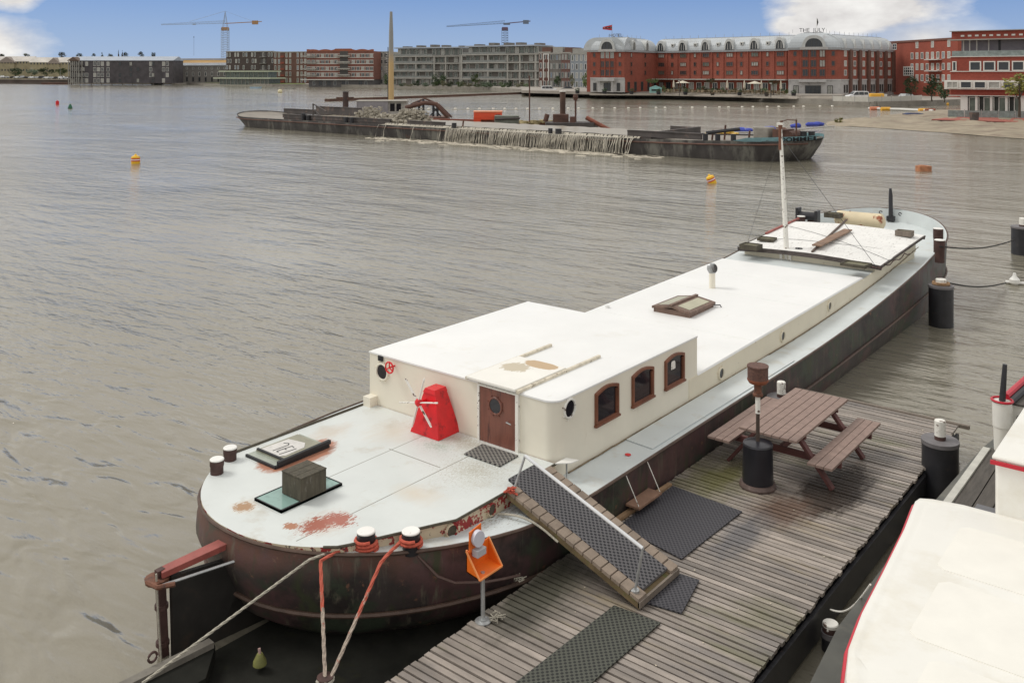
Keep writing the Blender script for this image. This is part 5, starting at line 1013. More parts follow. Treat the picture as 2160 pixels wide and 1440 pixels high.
# pipe gantry
gy = dthing('pipe_gantry', 'rusty pipe gantry arching from the container to the pontoon', 'pipe gantry', 895, 112, .7)
def gxz(px, py, y=0): dd = 112 + y; return (wpx(px - 895, dd), y, ZT(py, dd) - .7)
b_ = MB(); b_.tube([gxz(855, 228), gxz(895, 217), gxz(920, 220), gxz(945, 247)], .28, 8); b_.build('main_pipe', rustd, gy, world=False, smooth=True)
b_ = MB(); b_.tube([gxz(866, 220, .8), gxz(895, 208, .8), gxz(925, 221, .8), gxz(952, 248, .8)], .13, 6); b_.build('upper_pipe', rustd, gy, world=False)
for i, px in enumerate((868, 884, 893, 914, 923)):
    py = [219, 214, 209, 221, 226][i]
    b_ = MB(); b_.tube([gxz(px, py), gxz(px, 246)], .14, 6); b_.build('gantry_post', darkst, gy, world=False)
b_ = MB(); b_.tube([gxz(908, 244), gxz(924, 226)], .09, 6); b_.tube([gxz(930, 246), gxz(914, 226)], .09, 6); b_.build('cross_brace', darkst, gy, world=False)
yr = dthing('yellow_pontoon', 'small yellow work float with a heap of yellow hose beside the barge bow', 'pontoon', 1524, 86)
b_ = MB(); b_.box(-1.1, 1.2, -.8, .8, -.1, .82); b_.build('float_body', mat('yellow_paint', (.62, .44, .06), .5, var=.2), yr, world=False, bevel=.1)
b_ = MB()
for i in range(12): t = i * .8; b_.tube([(-1.2 + i * .2 + .4 * math.cos(k * .8 + t), (.5 * math.sin(k * .8)), .90 + (.06 * i) % .3) for k in range(7)], .10, 6)
b_.build('hose_heap', mat('yellow_hose', (.66, .45, .10), .6, var=.2), yr, world=False)
blue = mat('blue_canvas', (.05, .075, .42), .6, var=.3, vs=1.2, stains=[((.30, .34, .5), .6, 2, .08)])
for i, (px0, px1, py) in enumerate(((1545, 1588, 278), (1597, 1636, 276), (1668, 1688, 269), (1700, 1738, 266))):
    p0, p1 = P(px0, py, 0), P(px1, py - (1 if i else -1), 0); c_ = (p0 + p1) / 2; t_ = solo(MB().ell((c_.x, c_.y, .12), 1, 1, 1), 'x', blue, None, None) if False else None
    b_ = MB(); n_ = 9; b_.tube([p0.lerp(p1, k / n_) + Vector((0, 0, .18 + rnd.uniform(-.05, .08))) for k in range(n_ + 1)], [.12] + [rnd.uniform(.22, .36) for _ in range(n_ - 1)] + [.12], 8)
    solo(b_, 'blue_float', blue, ['longest pale blue', 'second', 'third and shortest', 'last and rightmost'][i] + ' blue canvas float of the curtain by the barge bow', 'float', loc=c_, smooth=True, group='blue canvas floats')
b_ = MB(); b_.tube([P(1540, 279, .05), P(1600, 279, .05), P(1660, 275, .05), P(1760, 266, .05)], .07, 6); solo(b_, 'float_line', mat('pale_line', (.5, .48, .45), .6), 'pale line joining the blue floats', 'line', loc=P(1600, 279, 0))
# buoys
def buoy_striped(px, py, tilt, label):
    p_ = P(px, py, 0); t_ = thing('yellow_buoy', label, 'buoy', p_, YAW, 'yellow buoys with red bands'); sz = wpx(20, p_.length) / 2 if False else .30
    rot = Matrix.Rotation(tilt, 3, 'Y')
    def bb(prof, nm, m_):
        b_ = MB(); b_.lathe(prof, (0, 0, 0), 16); b_.v = [tuple(rot @ Vector(v)) for v in b_.v]; b_.build(nm, m_, t_, world=False, smooth=True)
    s_ = .9 * (p_.y * math.cos(YAW) - p_.x * math.sin(YAW)) / 64
    bb([(.30 * s_, -.15), (.33 * s_, .05), (.33 * s_, .17 * s_)], 'lower_body', yel); bb([(.335 * s_, .17 * s_), (.335 * s_, .26 * s_)], 'red_band', redb); bb([(.33 * s_, .26 * s_), (.33 * s_, .34 * s_)], 'pale_band', whitep); bb([(.335 * s_, .34 * s_), (.335 * s_, .42 * s_)], 'red_band', redb); bb([(.33 * s_, .42 * s_), (.30 * s_, .55 * s_), (.12 * s_, .62 * s_), (.05 * s_, .74 * s_)], 'upper_body', yel)
yel = mat('buoy_yellow', (.80, .47, .02), .4, var=.1); redb = mat('buoy_red', (.55, .03, .02), .4)
buoy_striped(286, 345, 0, 'upright yellow buoy with red bands on open water at left'); buoy_striped(1503, 386, R(-24), 'tilted yellow buoy with red bands before the barge')
rb_ = dthing('red_buoy', 'small red can buoy far out at left', 'buoy', 121, 205); 
rd_ = 6.6 * FPX / (221 - HZ); rb_.location = P(121, 221, 0); b_ = MB(); b_.cyl((0, 0, -.1), .34, .85, 12); b_.build('buoy_body', redp, rb_, world=False, smooth=True); b_ = MB(); b_.cyl((0, 0, .75), .1, .2, 8); b_.build('top_knob', redp, rb_, world=False)
gb_ = thing('green_buoy', 'small green cone buoy beside the red one', 'buoy', P(148, 229, 0), YAW); b_ = MB(); b_.lathe([(.38, -.1), (.36, .3), (.1, .85), (0, .9)], (0, 0, 0), 12); b_.build('buoy_body', mat('buoy_green', (.02, .12, .06), .5), gb_, world=False, smooth=True); b_ = MB(); b_.cyl((0, 0, -.1), .44, .2, 12); b_.build('buoy_foot', mat('buoy_dark_green', (.02, .07, .045), .5), gb_, world=False)
cbu = thing('cream_buoy', 'round cream buoy before the low pavilion', 'buoy', P(591, 196, 0), YAW); b_ = MB(); b_.ell((0, 0, .45), .8, .8, .8, 12); b_.build('buoy_body', mat('cream_buoy_paint', (.7, .63, .4), .5), cbu, world=False, smooth=True)
obx = thing('floating_box', 'orange brown box floating near the right edge', 'float', P(1948, 361, 0), YAW + .1); b_ = MB(); b_.box(-.42, .42, -.3, .3, -.1, .36); b_.box(-.3, .1, -.2, .2, .36, .40); b_.build('box_body', mat('orange_brown_box', (.42, .18, .09), .7, var=.3, vs=4), obx, world=False, bevel=.03)
frs = mat('white_float_paint', (.78, .74, .66), .5)
fp = MB(); fp.ell((0, 0, .1), .27, .27, .26, 8); float0 = None
line = [(872, 231), (1000, 230), (1250, 230), (1500, 229), (1640, 228), (1760, 226)]
npt = 34
for i in range(npt):
    px = 878 + (1752 - 878) * i / (npt - 1) + rnd.uniform(-5, 5); py = 231 - 5.5 * max(0, (px - 1100) / 650) ** 1.2 if px > 1100 else 231
    p_ = P(px, py, 0)
    if float0 is None:
        float0 = fp.build('line_float', frs, None, smooth=True); o_ = float0
    else: o_ = float0.copy(); COL.objects.link(o_)
    o_.location = p_; tag(o_, 'small pale float in the long line of floats before the quay', 'float', 'small floats strung in a line')
b_ = MB(); b_.tube([P(872, 231, .03), P(1100, 231, .03), P(1400, 228.6, .03), P(1760, 226, .03)], .03, 4); solo(b_, 'float_rope', ropeg, 'thin rope joining the line of small floats', 'rope', loc=P(1100, 231, 0))
# long thin jetty beyond
jt = dthing('long_jetty', 'long narrow floating jetty running toward the quay', 'jetty', 900, 250); j0, j1, j2 = P(690, 214, 0), P(1030, 201, 0), P(1140, 197, 0)
b_ = MB(); b_.beam(j0 + Vector((0, 0, .1)), j1 + Vector((0, 0, .1)), 1.6, .9); b_.beam(j1 + Vector((0, 0, .1)), j2 + Vector((0, 0, .1)), 1.6, .9); b_.build('jetty_side', rustd, jt).rotation_euler = (0, 0, 0)
for o_ in jt.children: o_.matrix_parent_inverse = Matrix.Rotation(-YAW, 4, 'Z')
b_ = MB(); b_.beam(j0 + Vector((0, 0, .62)), j1 + Vector((0, 0, .62)), 1.5, .12); b_.beam(j1 + Vector((0, 0, .62)), j2 + Vector((0, 0, .62)), 1.5, .12); o_ = b_.build('jetty_deck', mat('pale_jetty_deck', (.36, .33, .28), .8, var=.2), jt); o_.matrix_parent_inverse = Matrix.Rotation(-YAW, 4, 'Z')
# ------------------------------------------------------------------ buildings on the far banks
WINM = {}
wfw = mat('white_window_frame', (.66, .65, .61), .6, var=.03, coords='obj'); wfd = mat('dark_window_frame', (.07, .065, .06), .6, coords='obj'); wfg = mat('grey_window_frame', (.33, .33, .32), .6, coords='obj'); wfb = mat('brown_window_frame', (.16, .07, .05), .6, coords='obj')
gld = mat('far_window_glass', (.035, .04, .045), .12, coords='obj'); glc = mat('curtained_glass', (.34, .34, .31), .3, var=.25, vs=2, coords='obj'); glg = mat('greenish_glass', (.10, .12, .10), .15, var=.4, vs=.8)
gls = mat('sky_reflecting_glass', (.16, .20, .25), .1, var=.4, vs=.6)
GL = {'gld': gld, 'glc': glc, 'glg': glg}
def win(parent, x, z, w, h, fr=wfw, gl=gld, mull=1, fw=.14, y=0.0, name='window', ribs=0):
    key = (round(w, 2), round(h, 2), fr.name, gl.name, mull, fw, ribs, name)
    if key not in WINM:
        b_ = MB()
        b_.box(-w / 2, w / 2, -.10, .02, -h / 2, -h / 2 + fw); b_.box(-w / 2, w / 2, -.10, .02, h / 2 - fw, h / 2)
        b_.box(-w / 2, -w / 2 + fw, -.10, .02, -h / 2 + fw, h / 2 - fw); b_.box(w / 2 - fw, w / 2, -.10, .02, -h / 2 + fw, h / 2 - fw)
        for i in range(1, mull): xx = -w / 2 + w * i / mull; b_.box(xx - fw * .35, xx + fw * .35, -.085, .02, -h / 2 + fw, h / 2 - fw)
        for i in range(1, ribs): zz_ = -h / 2 + h * i / ribs; b_.box(-w / 2 + fw, w / 2 - fw, -.08, .015, zz_ - fw * .3, zz_ + fw * .3)
        b_.box(-w / 2 + fw * .8, w / 2 - fw * .8, -.03, .01, -h / 2 + fw * .8, h / 2 - fw * .8, 1)
        o = b_.build(name, [fr, gl], parent, world=False); WINM[key] = o.data; o.location = (x, y, z); return o
    o = bpy.data.objects.new(name, WINM[key]); COL.objects.link(o); o.parent = parent; o.location = (x, y, z); return o
def bframe(name, label, px0, d0, px1, d1, z0=1.0, cat='building'):
    a, b = D(px0, d0, z0), D(px1, d1, z0); t = thing(name, label, cat, a, math.atan2(b.y - a.y, b.x - a.x)); L_ = (b - a).length
    return t, L_, (lambda px: ((px - px0) / (px1 - px0)) * L_ * (d0 / (d0 + (d1 - d0) * (1 - (px - px0) / (px1 - px0)))) if True else 0), (lambda py, f=.5: ZT(py, d0 + (d1 - d0) * f) - z0)
def bpart(nm, m, t, *boxes, **k):
    b_ = MB()
    for q_ in boxes: b_.box(*q_)
    return b_.build(nm, m, t, world=False, **k)
def bricks(nm, col, var=.15, st=None): return mat(nm, col, .85, var=var, vs=.25, coords='obj', stains=[(st or tuple(c * .7 for c in col), .56, .35, .2)], brick=(1.6,))
greyroof = mat('zinc_grey_roof', (.36, .40, .46), .5, var=.12, vs=.2, coords='obj'); paleroof = mat('pale_flat_roof', (.48, .49, .48), .6, var=.15, vs=.2)
redbrick = bricks('red_brick', (.31, .085, .055)); dkbrick = bricks('dark_brown_brick', (.085, .065, .058)); brbrick = bricks('brown_brick', (.16, .085, .065)); beige = bricks('beige_brick', (.34, .30, .19)); conc = mat('pale_concrete', (.34, .33, .30), .8, var=.15, vs=.3, coords='obj'); concd = mat('brownish_concrete', (.17, .155, .14), .8, var=.25, vs=.3, coords='obj')
blackb = mat('black_timber_cladding', (.075, .068, .074), .8, var=.35, vs=.3, coords='obj'); stone = mat('pale_dressed_stone', (.44, .43, .42), .8, var=.15, vs=.5, coords='obj', stains=[((.28, .27, .26), .56, .8, .15)])
def gable(b_, x0, x1, y0, y1, z0, z1, ov=.4, along='x'):
    if along == 'x': ym = (y0 + y1) / 2; b_.add([(x0 - ov, y0 - ov, z0), (x1 + ov, y0 - ov, z0), (x1 + ov, y1 + ov, z0), (x0 - ov, y1 + ov, z0), (x0 - ov, ym, z1), (x1 + ov, ym, z1)], [(0, 1, 5, 4), (2, 3, 4, 5), (1, 2, 5), (3, 0, 4), (3, 2, 1, 0)])
    else: xm = (x0 + x1) / 2; b_.add([(x0 - ov, y0 - ov, z0), (x1 + ov, y0 - ov, z0), (x1 + ov, y1 + ov, z0), (x0 - ov, y1 + ov, z0), (xm, y0 - ov, z1), (xm, y1 + ov, z1)], [(0, 4, 5, 3), (1, 2, 5, 4), (0, 1, 4), (2, 3, 5), (3, 2, 1, 0)])
    return b_
# left bank embankment
b_ = MB(); e0, e1 = D(-420, 742, 0), D(148, 552, 0); b_.beam(e0 + Vector((0, 0, 1.2)), e1 + Vector((0, 0, 1.2)), 3, 3.0); solo(b_, 'embankment', mat('dark_embankment', (.085, .065, .055), .9, var=.3, vs=.1), 'dark sloping embankment below the parked cars at far left', 'embankment', loc=e0)
b_ = MB(); b_.beam(e0 + Vector((0, 0, 2.75)), e1 + Vector((0, 0, 2.75)), 4, .3); solo(b_, 'pavement', pave, None, None, loc=e0, kind='structure')
b_ = MB(); j_ = D(92, 560, 0); b_.obox((D(118, 545, -.4).x, D(118, 545, 0).y, -.3), 15, 5, 1.4, YAW); solo(b_, 'landing_stage', rustd, 'low dark landing stage before the black building', 'landing stage', loc=j_)
# 1 beige blocks
def beigeblock(px0, px1, d, yt, label, rows, hip):
    t, L_, X, Z = bframe('beige_house', label, px0, d, px1, d); zt = Z(yt + 11)
    bpart('wall', beige, t, (0, L_, 0, 14, 0, zt)); gable(b_ := MB(), 0, L_, 0, 14, zt, Z(yt)); b_.build('roof', mat('pale_roof' + str(px0), (.50, .47, .43), .7, var=.2, vs=.15), t, world=False)
    gable(b_ := MB(), L_ * .45, L_ * .75, -1.5, 8, zt - 1, Z(yt + 1), along='y'); b_.build('cross_gable', mat('brown_gable' + str(px0), (.27, .23, .20), .8), t, world=False)
    bpart('cross_wing', beige, t, (L_ * .47, L_ * .73, -1.2, 0, 0, zt - 1))
    n = int(L_ / 2.6)
    for r in range(rows):
        for i in range(n): win(t, 1.5 + i * (L_ - 3) / (n - 1), 2 + r * (zt - 3) / (rows - 1) if rows > 1 else 2, 1.1, 1.6, wfd, gld, y=-1.2 if L_ * .46 < 1.5 + i * (L_ - 3) / (n - 1) < L_ * .74 else 0)
beigeblock(-60, 66, 800, 119, 'beige brick terrace with pale roof at the far left edge', 3, 0); beigeblock(62, 150, 790, 121, 'beige brown terrace just left of the black building', 3, 0)
# 2 black building standing in the water
t, L_, X, Z = bframe('black_waterside_building', 'long black timber clad apartment building standing in the water', 147, 520, 365, 520, 0)
zt = Z(128); bpart('wall', blackb, t, (0, L_, 0, 16, 1.0, zt)); gable(b_ := MB(), 0, L_, 0, 16, zt, Z(119)); b_.build('roof', greyroof, t, world=False)
gable(b_ := MB(), -.3, L_ * .10, -1.8, 4, zt - .2, Z(120.5), along='y'); b_.build('gable_end', mat('brown_gable_end', (.13, .09, .07), .8), t, world=False)
for x in [L_ * k for k in (.0, .02, .04, .06, .08, .10, .13)]: bpart('column', conc, t, (x, x + .35, -1.9, -1.5, -.5, zt - .4))
for k in range(4): bpart('gallery', concd, t, (0, L_ * .14, -1.9, 0, 1 + k * zt / 4.1, 1.25 + k * zt / 4.1))
for r in range(4):
    z = 1.9 + r * (zt - 1.2) / 4 + .6
    for px, k in ((153, 2), (160, 2), (167, 2), (175, 2), (183, 2), (200, 3), (208, 3), (216, 3), (228, 2), (253, 1), (276, 1), (291, 0), (318, 2), (323, 1), (345, 2), (353, 2)):
        if (px + r) % 7 == 3 or (k == 0 and r % 2): continue
        win(t, X(px), z, 1.6, 2.3, wfw if k > 1 else wfd, gld if (px + r) % 3 else glc, mull=2, y=-.02)
for x in [L_ * (.2 + .1 * i) for i in range(8)]: bpart('column', concd, t, (x, x + .4, .5, .9, -.5, 1.0))
# 3 low grey warehouse and the orange roofed one behind
t, L_, X, Z = bframe('grey_warehouse', 'low grey brick warehouse with arched windows and pale roof', 363, 546, 480, 530); zt = Z(138.5)
bpart('wall', bricks('grey_brick', (.17, .16, .15)), t, (0, L_, 0, 12, 0, zt)); b_ = MB(); b_.add([(-.3, -.5, zt), (L_ + .3, -.5, zt), (L_ + .3, 7, Z(132.5)), (-.3, 7, Z(132.5))], [(0, 1, 2, 3), (3, 2, 1, 0)]); b_.build('roof', mat('pale_blue_roof', (.50, .53, .57), .6), t, world=False)
for i in range(9):
    for r, h_ in ((0, 2.6), (1, 2.4), (2, 1.3)): win(t, 2 + i * (L_ - 4) / 8, [2.0, 5.2, 8.6][r], 1.3, h_, wfw if r else wfd, gld, y=0)
t, L_, X, Z = bframe('orange_roofed_hall', 'long hall with an orange brown roof behind the grey warehouse', 362, 640, 480, 630); bpart('wall', mat('brown_hall_wall', (.24, .17, .10), .8), t, (0, L_, 0, 14, 0, Z(133)))
gable(b_ := MB(), 0, L_, 0, 14, Z(133), Z(126)); b_.build('roof', mat('orange_brown_roof', (.36, .22, .08), .8, var=.2, vs=.1), t, world=False); bpart('ridge_railing', conc, t, (0, L_, 6, 7, Z(125.5), Z(123.5)))
# 4 low pavilion on the water
t, L_, X, Z = bframe('waterside_pavilion', 'low green grey two tier pavilion with wide flat roofs', 454, 492, 570, 480, .6)
bpart('lower_wall', glg, t, (2, L_ - 2, 1, 12, 0, Z(166))); bpart('lower_roof', mat('pale_green_roof', (.46, .50, .38), .7, var=.1), t, (-.6, L_ + .5, -1, 13, Z(166.5), Z(164)))
bpart('upper_wall', glg, t, (L_ * .12, L_ * .9, 3, 11, Z(164), Z(152))); bpart('upper_roof', MATS['pale_green_roof'], t, (L_ * .04, L_ * .96, 1, 12, Z(152), Z(149.5)))
for i in range(14): bpart('mullion', conc, t, (2 + i * (L_ - 4) / 13, 2.25 + i * (L_ - 4) / 13, .8, 1, 0, Z(166)))
for i in range(10): bpart('mullion', conc, t, (L_ * .13 + i * L_ * .085, L_ * .13 + .2 + i * L_ * .085, 2.8, 3, Z(164), Z(152)))
bpart('terrace_deck', mat('terrace_deck', (.30, .29, .24), .8), t, (-3, L_ + 8, -6, 1, -.8, -.05))
# 5, 6 brick blocks
def block(name, label, px0, d0, px1, d1, yt, wm_, cols, rows, w, h, fr, mull=1, ribs=0, z0=1.0, skip=None, gl=None, first=.5, cornice=conc, depth=14, jitter=0, curtains=5):
    t, L_, X, Z = bframe(name, label, px0, d0, px1, d1, z0); zt = Z(yt, .5); bpart('wall', wm_, t, (0, L_, 0, depth, 0, zt)); bpart('cornice', cornice, t, (-.15, L_ + .15, -.2, .5, zt - .25, zt + .25)); bpart('roof', paleroof, t, (.2, L_ - .2, .6, depth - .2, zt, zt + .12))
    for r in range(rows):
        for i in range(cols):
            if skip and skip(i, r): continue
            x = L_ * (i + .5) / cols + (jitter * ((r % 2) - .5)); z = zt * (r + first) / rows
            win(t, x, z, w, h, fr, rnd.choice([glc, glg, gld, gld, gls]) if (i * 7 + r * 3) % curtains else glc, mull, ribs=ribs)
    return t, L_, X, Z, zt
t, L_, X, Z, zt = block('dark_brick_apartments', 'dark brick apartment block with scattered white framed windows', 477, 520, 577, 512, 109, dkbrick, 17, 5, 1.0, 2.3, wfw, skip=lambda i, r: i in (2, 5, 8, 11, 12, 14) or (i + r) % 9 == 0, jitter=.5)
for r in range(5): bpart('balcony', conc, t, (L_ * .72, L_ * .86, -.9, 0, zt * r / 5 + .3, zt * r / 5 + .5)); bpart('loggia', wfd, t, (L_ * .73, L_ * .85, -.05, .0, zt * r / 5 + .5, zt * r / 5 + 3.0))
t, L_, X, Z, zt = block('brown_brick_apartments', 'brown brick apartment block right of the dark brick one', 577, 512, 648, 505, 110, brbrick, 9, 5, 1.2, 2.5, wfw, mull=2, skip=lambda i, r: i in (2, 5))
for r in range(5): bpart('balcony', redbrick, t, (L_ * .22, L_ * .32, -.5, 0, zt * r / 5 + .4, zt * r / 5 + 1.4))
# 7 red block with white balcony bands and a wavy parapet
t, L_, X, Z = bframe('red_balcony_apartments', 'red brick apartments with white balcony bands and a wavy parapet', 647, 446, 788, 440, 0)
zb, zt = Z(168), Z(108.5); bpart('wall', bricks('brownish_red_brick', (.23, .095, .07)), t, (0, L_, 0, 14, zb, zt)); bpart('plinth', mat('dark_grey_plinth', (.10, .095, .095), .8, var=.2), t, (.8, L_ - .3, .6, 14, -.5, zb))
b_ = MB(); pts = [(0, zt), (0, Z(104))]
for i in range(1, 60):
    f = i / 60; v_ = Z(104) if f < .04 else (Z(103) if .42 < f < .68 else Z(106.5) + .55 * abs(math.sin(f * 17)) ** .8); pts.append((L_ * f, v_))
pts += [(L_, Z(105)), (L_, zt)]; n_ = len(pts); b_.add([(x, -.1, z) for x, z in pts] + [(x, .5, z) for x, z in pts], [tuple(range(n_)), tuple(reversed(range(n_, 2 * n_)))] + [(i, n_ + i, n_ + (i + 1) % n_, (i + 1) % n_) for i in range(n_)]); b_.build('parapet', mat('orange_red_parapet', (.30, .10, .06), .8, var=.15, coords='obj'), t, world=False)
for r, py in enumerate((118, 131, 145, 158)):
    for i, f in enumerate((.03, .10, .17, .24, .31, .38, .44, .58, .70, .77, .84, .91, .97)): win(t, L_ * f, Z(py - 4.5) - 1.0, 1.6, 1.9, wfw, gld if (i + r) % 3 else glc, 2)
    bpart('string_course', wfw, t, (0, L_, -.09, 0, Z(py) - 1.0, Z(py) - .75)); bpart('string_course', wfw, t, (0, L_, -.08, 0, Z(py - 3.3), Z(py - 3.3) + .18))
    bpart('balcony', conc, t, (-2.8, L_ * .16, -1.3, .4, Z(py) - .45, Z(py) + .1)); bpart('balcony', conc, t, (L_ * .46, L_ * .66, -1.5, .3, Z(py) - .45, Z(py) + .25)); bpart('loggia', wfd, t, (L_ * .50, L_ * .62, -.12, 0, Z(py) + .3, Z(py) + 2.2))
bpart('base_cornice', wfw, t, (-3, L_ + .2, -.5, .5, zb - .3, zb + .1))
for i, f in enumerate((.10, .2, .26, .33, .42, .55, .60, .8, .88)): win(t, L_ * f, zb * .5, 2.0 if i % 2 else 1.4, zb * .6, wfd if i % 2 else wfg, gld, 2, y=.58)
# 8
t, L_, X, Z, zt = block('grey_striped_house', 'narrow grey house with white stripes right of the red block', 789, 452, 829, 450, 110, conc, 4, 5, 1.8, 2.2, wfw, 2)
for i in range(12): bpart('stripe', wfw, t, (L_ * .62, L_, -.12, 0, 1 + i * zt / 12.5, 1.45 + i * zt / 12.5))
# 9 10 glass and concrete apartments
def slabapt(px0, d0, px1, d1, ytops, ybase, label, setb, k):
    t, L_, X, Z = bframe('terrace_apartments', label, px0, d0, px1, d1); ys_ = list(ytops); tops = [Z(y) for y in ys_]
    for i, z in enumerate(tops):
        zb = tops[i + 1] if i + 1 < len(tops) else 0; ins_ = L_ * (.07 if i == 0 else (.03 if i < 3 else 0))
        bpart('floor_slab', conc if i else greyroof, t, (ins_ - .8, L_ + (.6 if i else -L_ * .02), -1.6, 14, z - .55, z))
        bpart('storey_wall', concd if i else mat('top_storey' + str(k), (.13, .125, .115), .7, var=.3, vs=.3), t, (ins_ + .3, L_ - .3, .2, 13, zb, z - .55)) 
        nwin = 15
        for j in range(nwin):
            f = (j + .5) / nwin
            if (j * 3 + i) % 8 == 5: continue
            win(t, ins_ + (L_ - ins_) * f, (zb + z - .55) / 2, (L_ / nwin) * .72, (z - .55 - zb) * .82, wfg if (j + i) % 2 else wfw, glg if (j + i * 2) % 5 else glc, 2, y=.18)
    for f in (.0, .36, .62, .78, .98): bpart('pier', conc, t, (L_ * f - .25, L_ * f + .45, -1.5, -1.0, 0, tops[1] - .5))
    for f in (.1, .3, .5, .66, .9): bpart('roof_unit', concd, t, (L_ * f, L_ * (f + .07), 3, 8, tops[0], tops[0] + rnd.uniform(.5, 1.3)))
    for i in range(1, len(tops)): bpart('glass_railing', mat('railing_glass' + str(k) + str(i), (.20, .21, .20), .3, var=.3), t, (L_ * .02, L_ * .60, -1.55, -1.5, tops[i], tops[i] + .8))
    return t
slabapt(828, 430, 976, 415, (100, 118, 133, 149, 164), 181, 'grey terraced apartments with wide balconies directly right of the tall pole', 0, 1)
slabapt(977, 405, 1136, 385, (96, 114, 131, 149, 166), 184, 'grey terraced apartments with wide balconies beneath the second crane', 0, 2)
block('white_attic_house', 'pale house with a white attic storey behind the terraced apartments', 1110, 420, 1165, 418, 98, mat('pale_blue_render', (.44, .47, .5), .8), 5, 6, 1.1, 2.2, wfd)
# 11 row of narrow houses
H11 = [(1137, 1160, 111, bricks('dark_red_brick', (.15, .07, .055)), wfw, 'narrow dark brick house with a tall white window frame'), (1160, 1184, 113, concd, wfg, 'narrow brown and grey house second from the hotel row end'), (1184, 1203, 112, bricks('brown_red_brick', (.17, .09, .075)), wfg, 'narrow brown brick house with plain windows'), (1203, 1240, 114, mat('grey_blue_panels', (.27, .30, .33), .7, var=.15), wfw, 'grey blue panelled house beside the hotel')]
for i, (a_, c_, yt, m_, fr_, lab) in enumerate(H11):
    t, L_, X, Z, zt = block('narrow_house', lab, a_, 335 - i * 3, c_, 333 - i * 3, yt, m_, 4 if i in (1, 3) else 3, 4, .85, 2.1, fr_, 1, first=.55)
    if i == 0: bpart('tall_window_frame', wfw, t, (L_ * .38, L_ * .46, -.25, 0, zt * .22, zt * .94), (L_ * .86, L_ * .94, -.25, 0, zt * .22, zt * .94), (L_ * .38, L_ * .94, -.25, 0, zt * .94, zt * .97))
    bpart('attic', conc if i % 2 else brbrick, t, (.3, L_ - .3, 2, 9, zt, Z([100, 99, 100, 102][i])))
for i in range(4): pass
# 13 red brick apartments right of the hotel
t, L_, X, Z, zt = block('red_brick_apartments', 'plain red brick apartments with white windows right of the hotel', 1870, 245, 2020, 215, 86, bricks('bright_red_brick', (.33, .080, .05)), 14, 5, 1.1, 1.7, wfw, 2, first=.62, skip=lambda i, r: i < 5 or (r == 4 and i % 3) or r == 0, cornice=wfb, curtains=3)
win(t, L_ * .13, Z(98.5, .2), 1.9, 1.6, wfw, gld, 2, ribs=2); win(t, L_ * .34, Z(180, .35) + 3.6, 4.6, 2.4, wfw, gld, 5, ribs=3, fw=.3)
for r in range(3): bpart('balcony', wfw, t, (L_ * .62, L_ * .8, -1.2, 0, zt * (r + 1.2) / 5, zt * (r + 1.2) / 5 + .2))
# 14 near red building at the right edge
t, L_, X, Z = bframe('brick_office_building', 'red brick building with white window bands at the right edge', 2006, 128, 2290, 118, 1.0)
dF = 127.5; Zn = lambda y: ZT(y, dF) - 1.0
rb2 = bricks('smooth_red_brick', (.31, .068, .045), .1)
bpart('wall', rb2, t, (0, L_, 0, 12, Zn(186), Zn(120))); bpart('lower_band', rb2, t, (0, L_, 0, 12, Zn(202), Zn(186)))
bpart('ground_floor', mat('dark_interior', (.035, .04, .035), .6, var=.5, vs=.5), t, (1.4, L_, .5, 12, 0, Zn(202)))
bpart('attic', rb2, t, (0, L_, .3, 12, Zn(84), Zn(67))); bpart('penthouse_wall', mat('lilac_grey_panels', (.25, .24, .27), .6, var=.1), t, (.9, L_, 2.0, 12, Zn(120), Zn(84)))
bpart('roof_edge', wfg, t, (-.2, L_, -.1, .5, Zn(67), Zn(65.5))); bpart('canopy_edge', conc, t, (-.3, L_, -.2, 2.5, Zn(85.5), Zn(83.5)))
for y_, e_ in ((120, .12), (151, .1), (201.5, .15)): bpart('white_course', wfw, t, (-.3 if y_ > 200 else -.1, L_, -e_, 0, Zn(y_ + .8), Zn(y_ - .7)))
for i in range(7): win(t, 3.1 + i * 1.75, Zn(140), 1.5, Zn(130) - Zn(150.5), wfw, gld, 1, fw=.15, y=-.02)
win(t, .45, Zn(140), .55, Zn(130) - Zn(150.5), wfw, gld, 1, fw=.12)
bpart('window_band', wfw, t, (-.75, L_, -.55, 0, Zn(188.5), Zn(169.5)))
for i in range(9): win(t, .3 + i * 1.75, Zn(179), 1.45, Zn(172) - Zn(186.5), wfw, gld if i % 3 else glc, 2 if i == 0 else 1, fw=.10, y=-.56)
for i in range(12): bpart('clerestory_light', wfw, t, (1.2 + i * .9, 1.65 + i * .9, .24, .3, Zn(78), Zn(74.5)))
for i in range(8): bpart('white_pillar', wfw, t, (1.2 + i * 1.85, (2.1 if i in (0, 4) else 1.5) + i * 1.85, .1, .5, 0, Zn(203)))
for i in range(6): win(t, 2.9 + i * 1.85, Zn(221), 1.3, Zn(205) - Zn(238), wfw, glg, 1, fw=.07, y=.3)
for x in (1.2, 2.0, 2.9, 4.4, 8.9): bpart('glazing_post', wfw, t, (x, x + .14, 1.5, 1.6, Zn(120), Zn(84)))
bpart('glass_railing', mat('balcony_glass', (.22, .26, .25), .2, var=.3), t, (.1, L_, .05, .1, Zn(120), Zn(108)))
for x in (5.6, 10.6): bpart('screen_slot', darkst, t, (x, x + .25, 1.9, 2.0, Zn(108), Zn(86)))
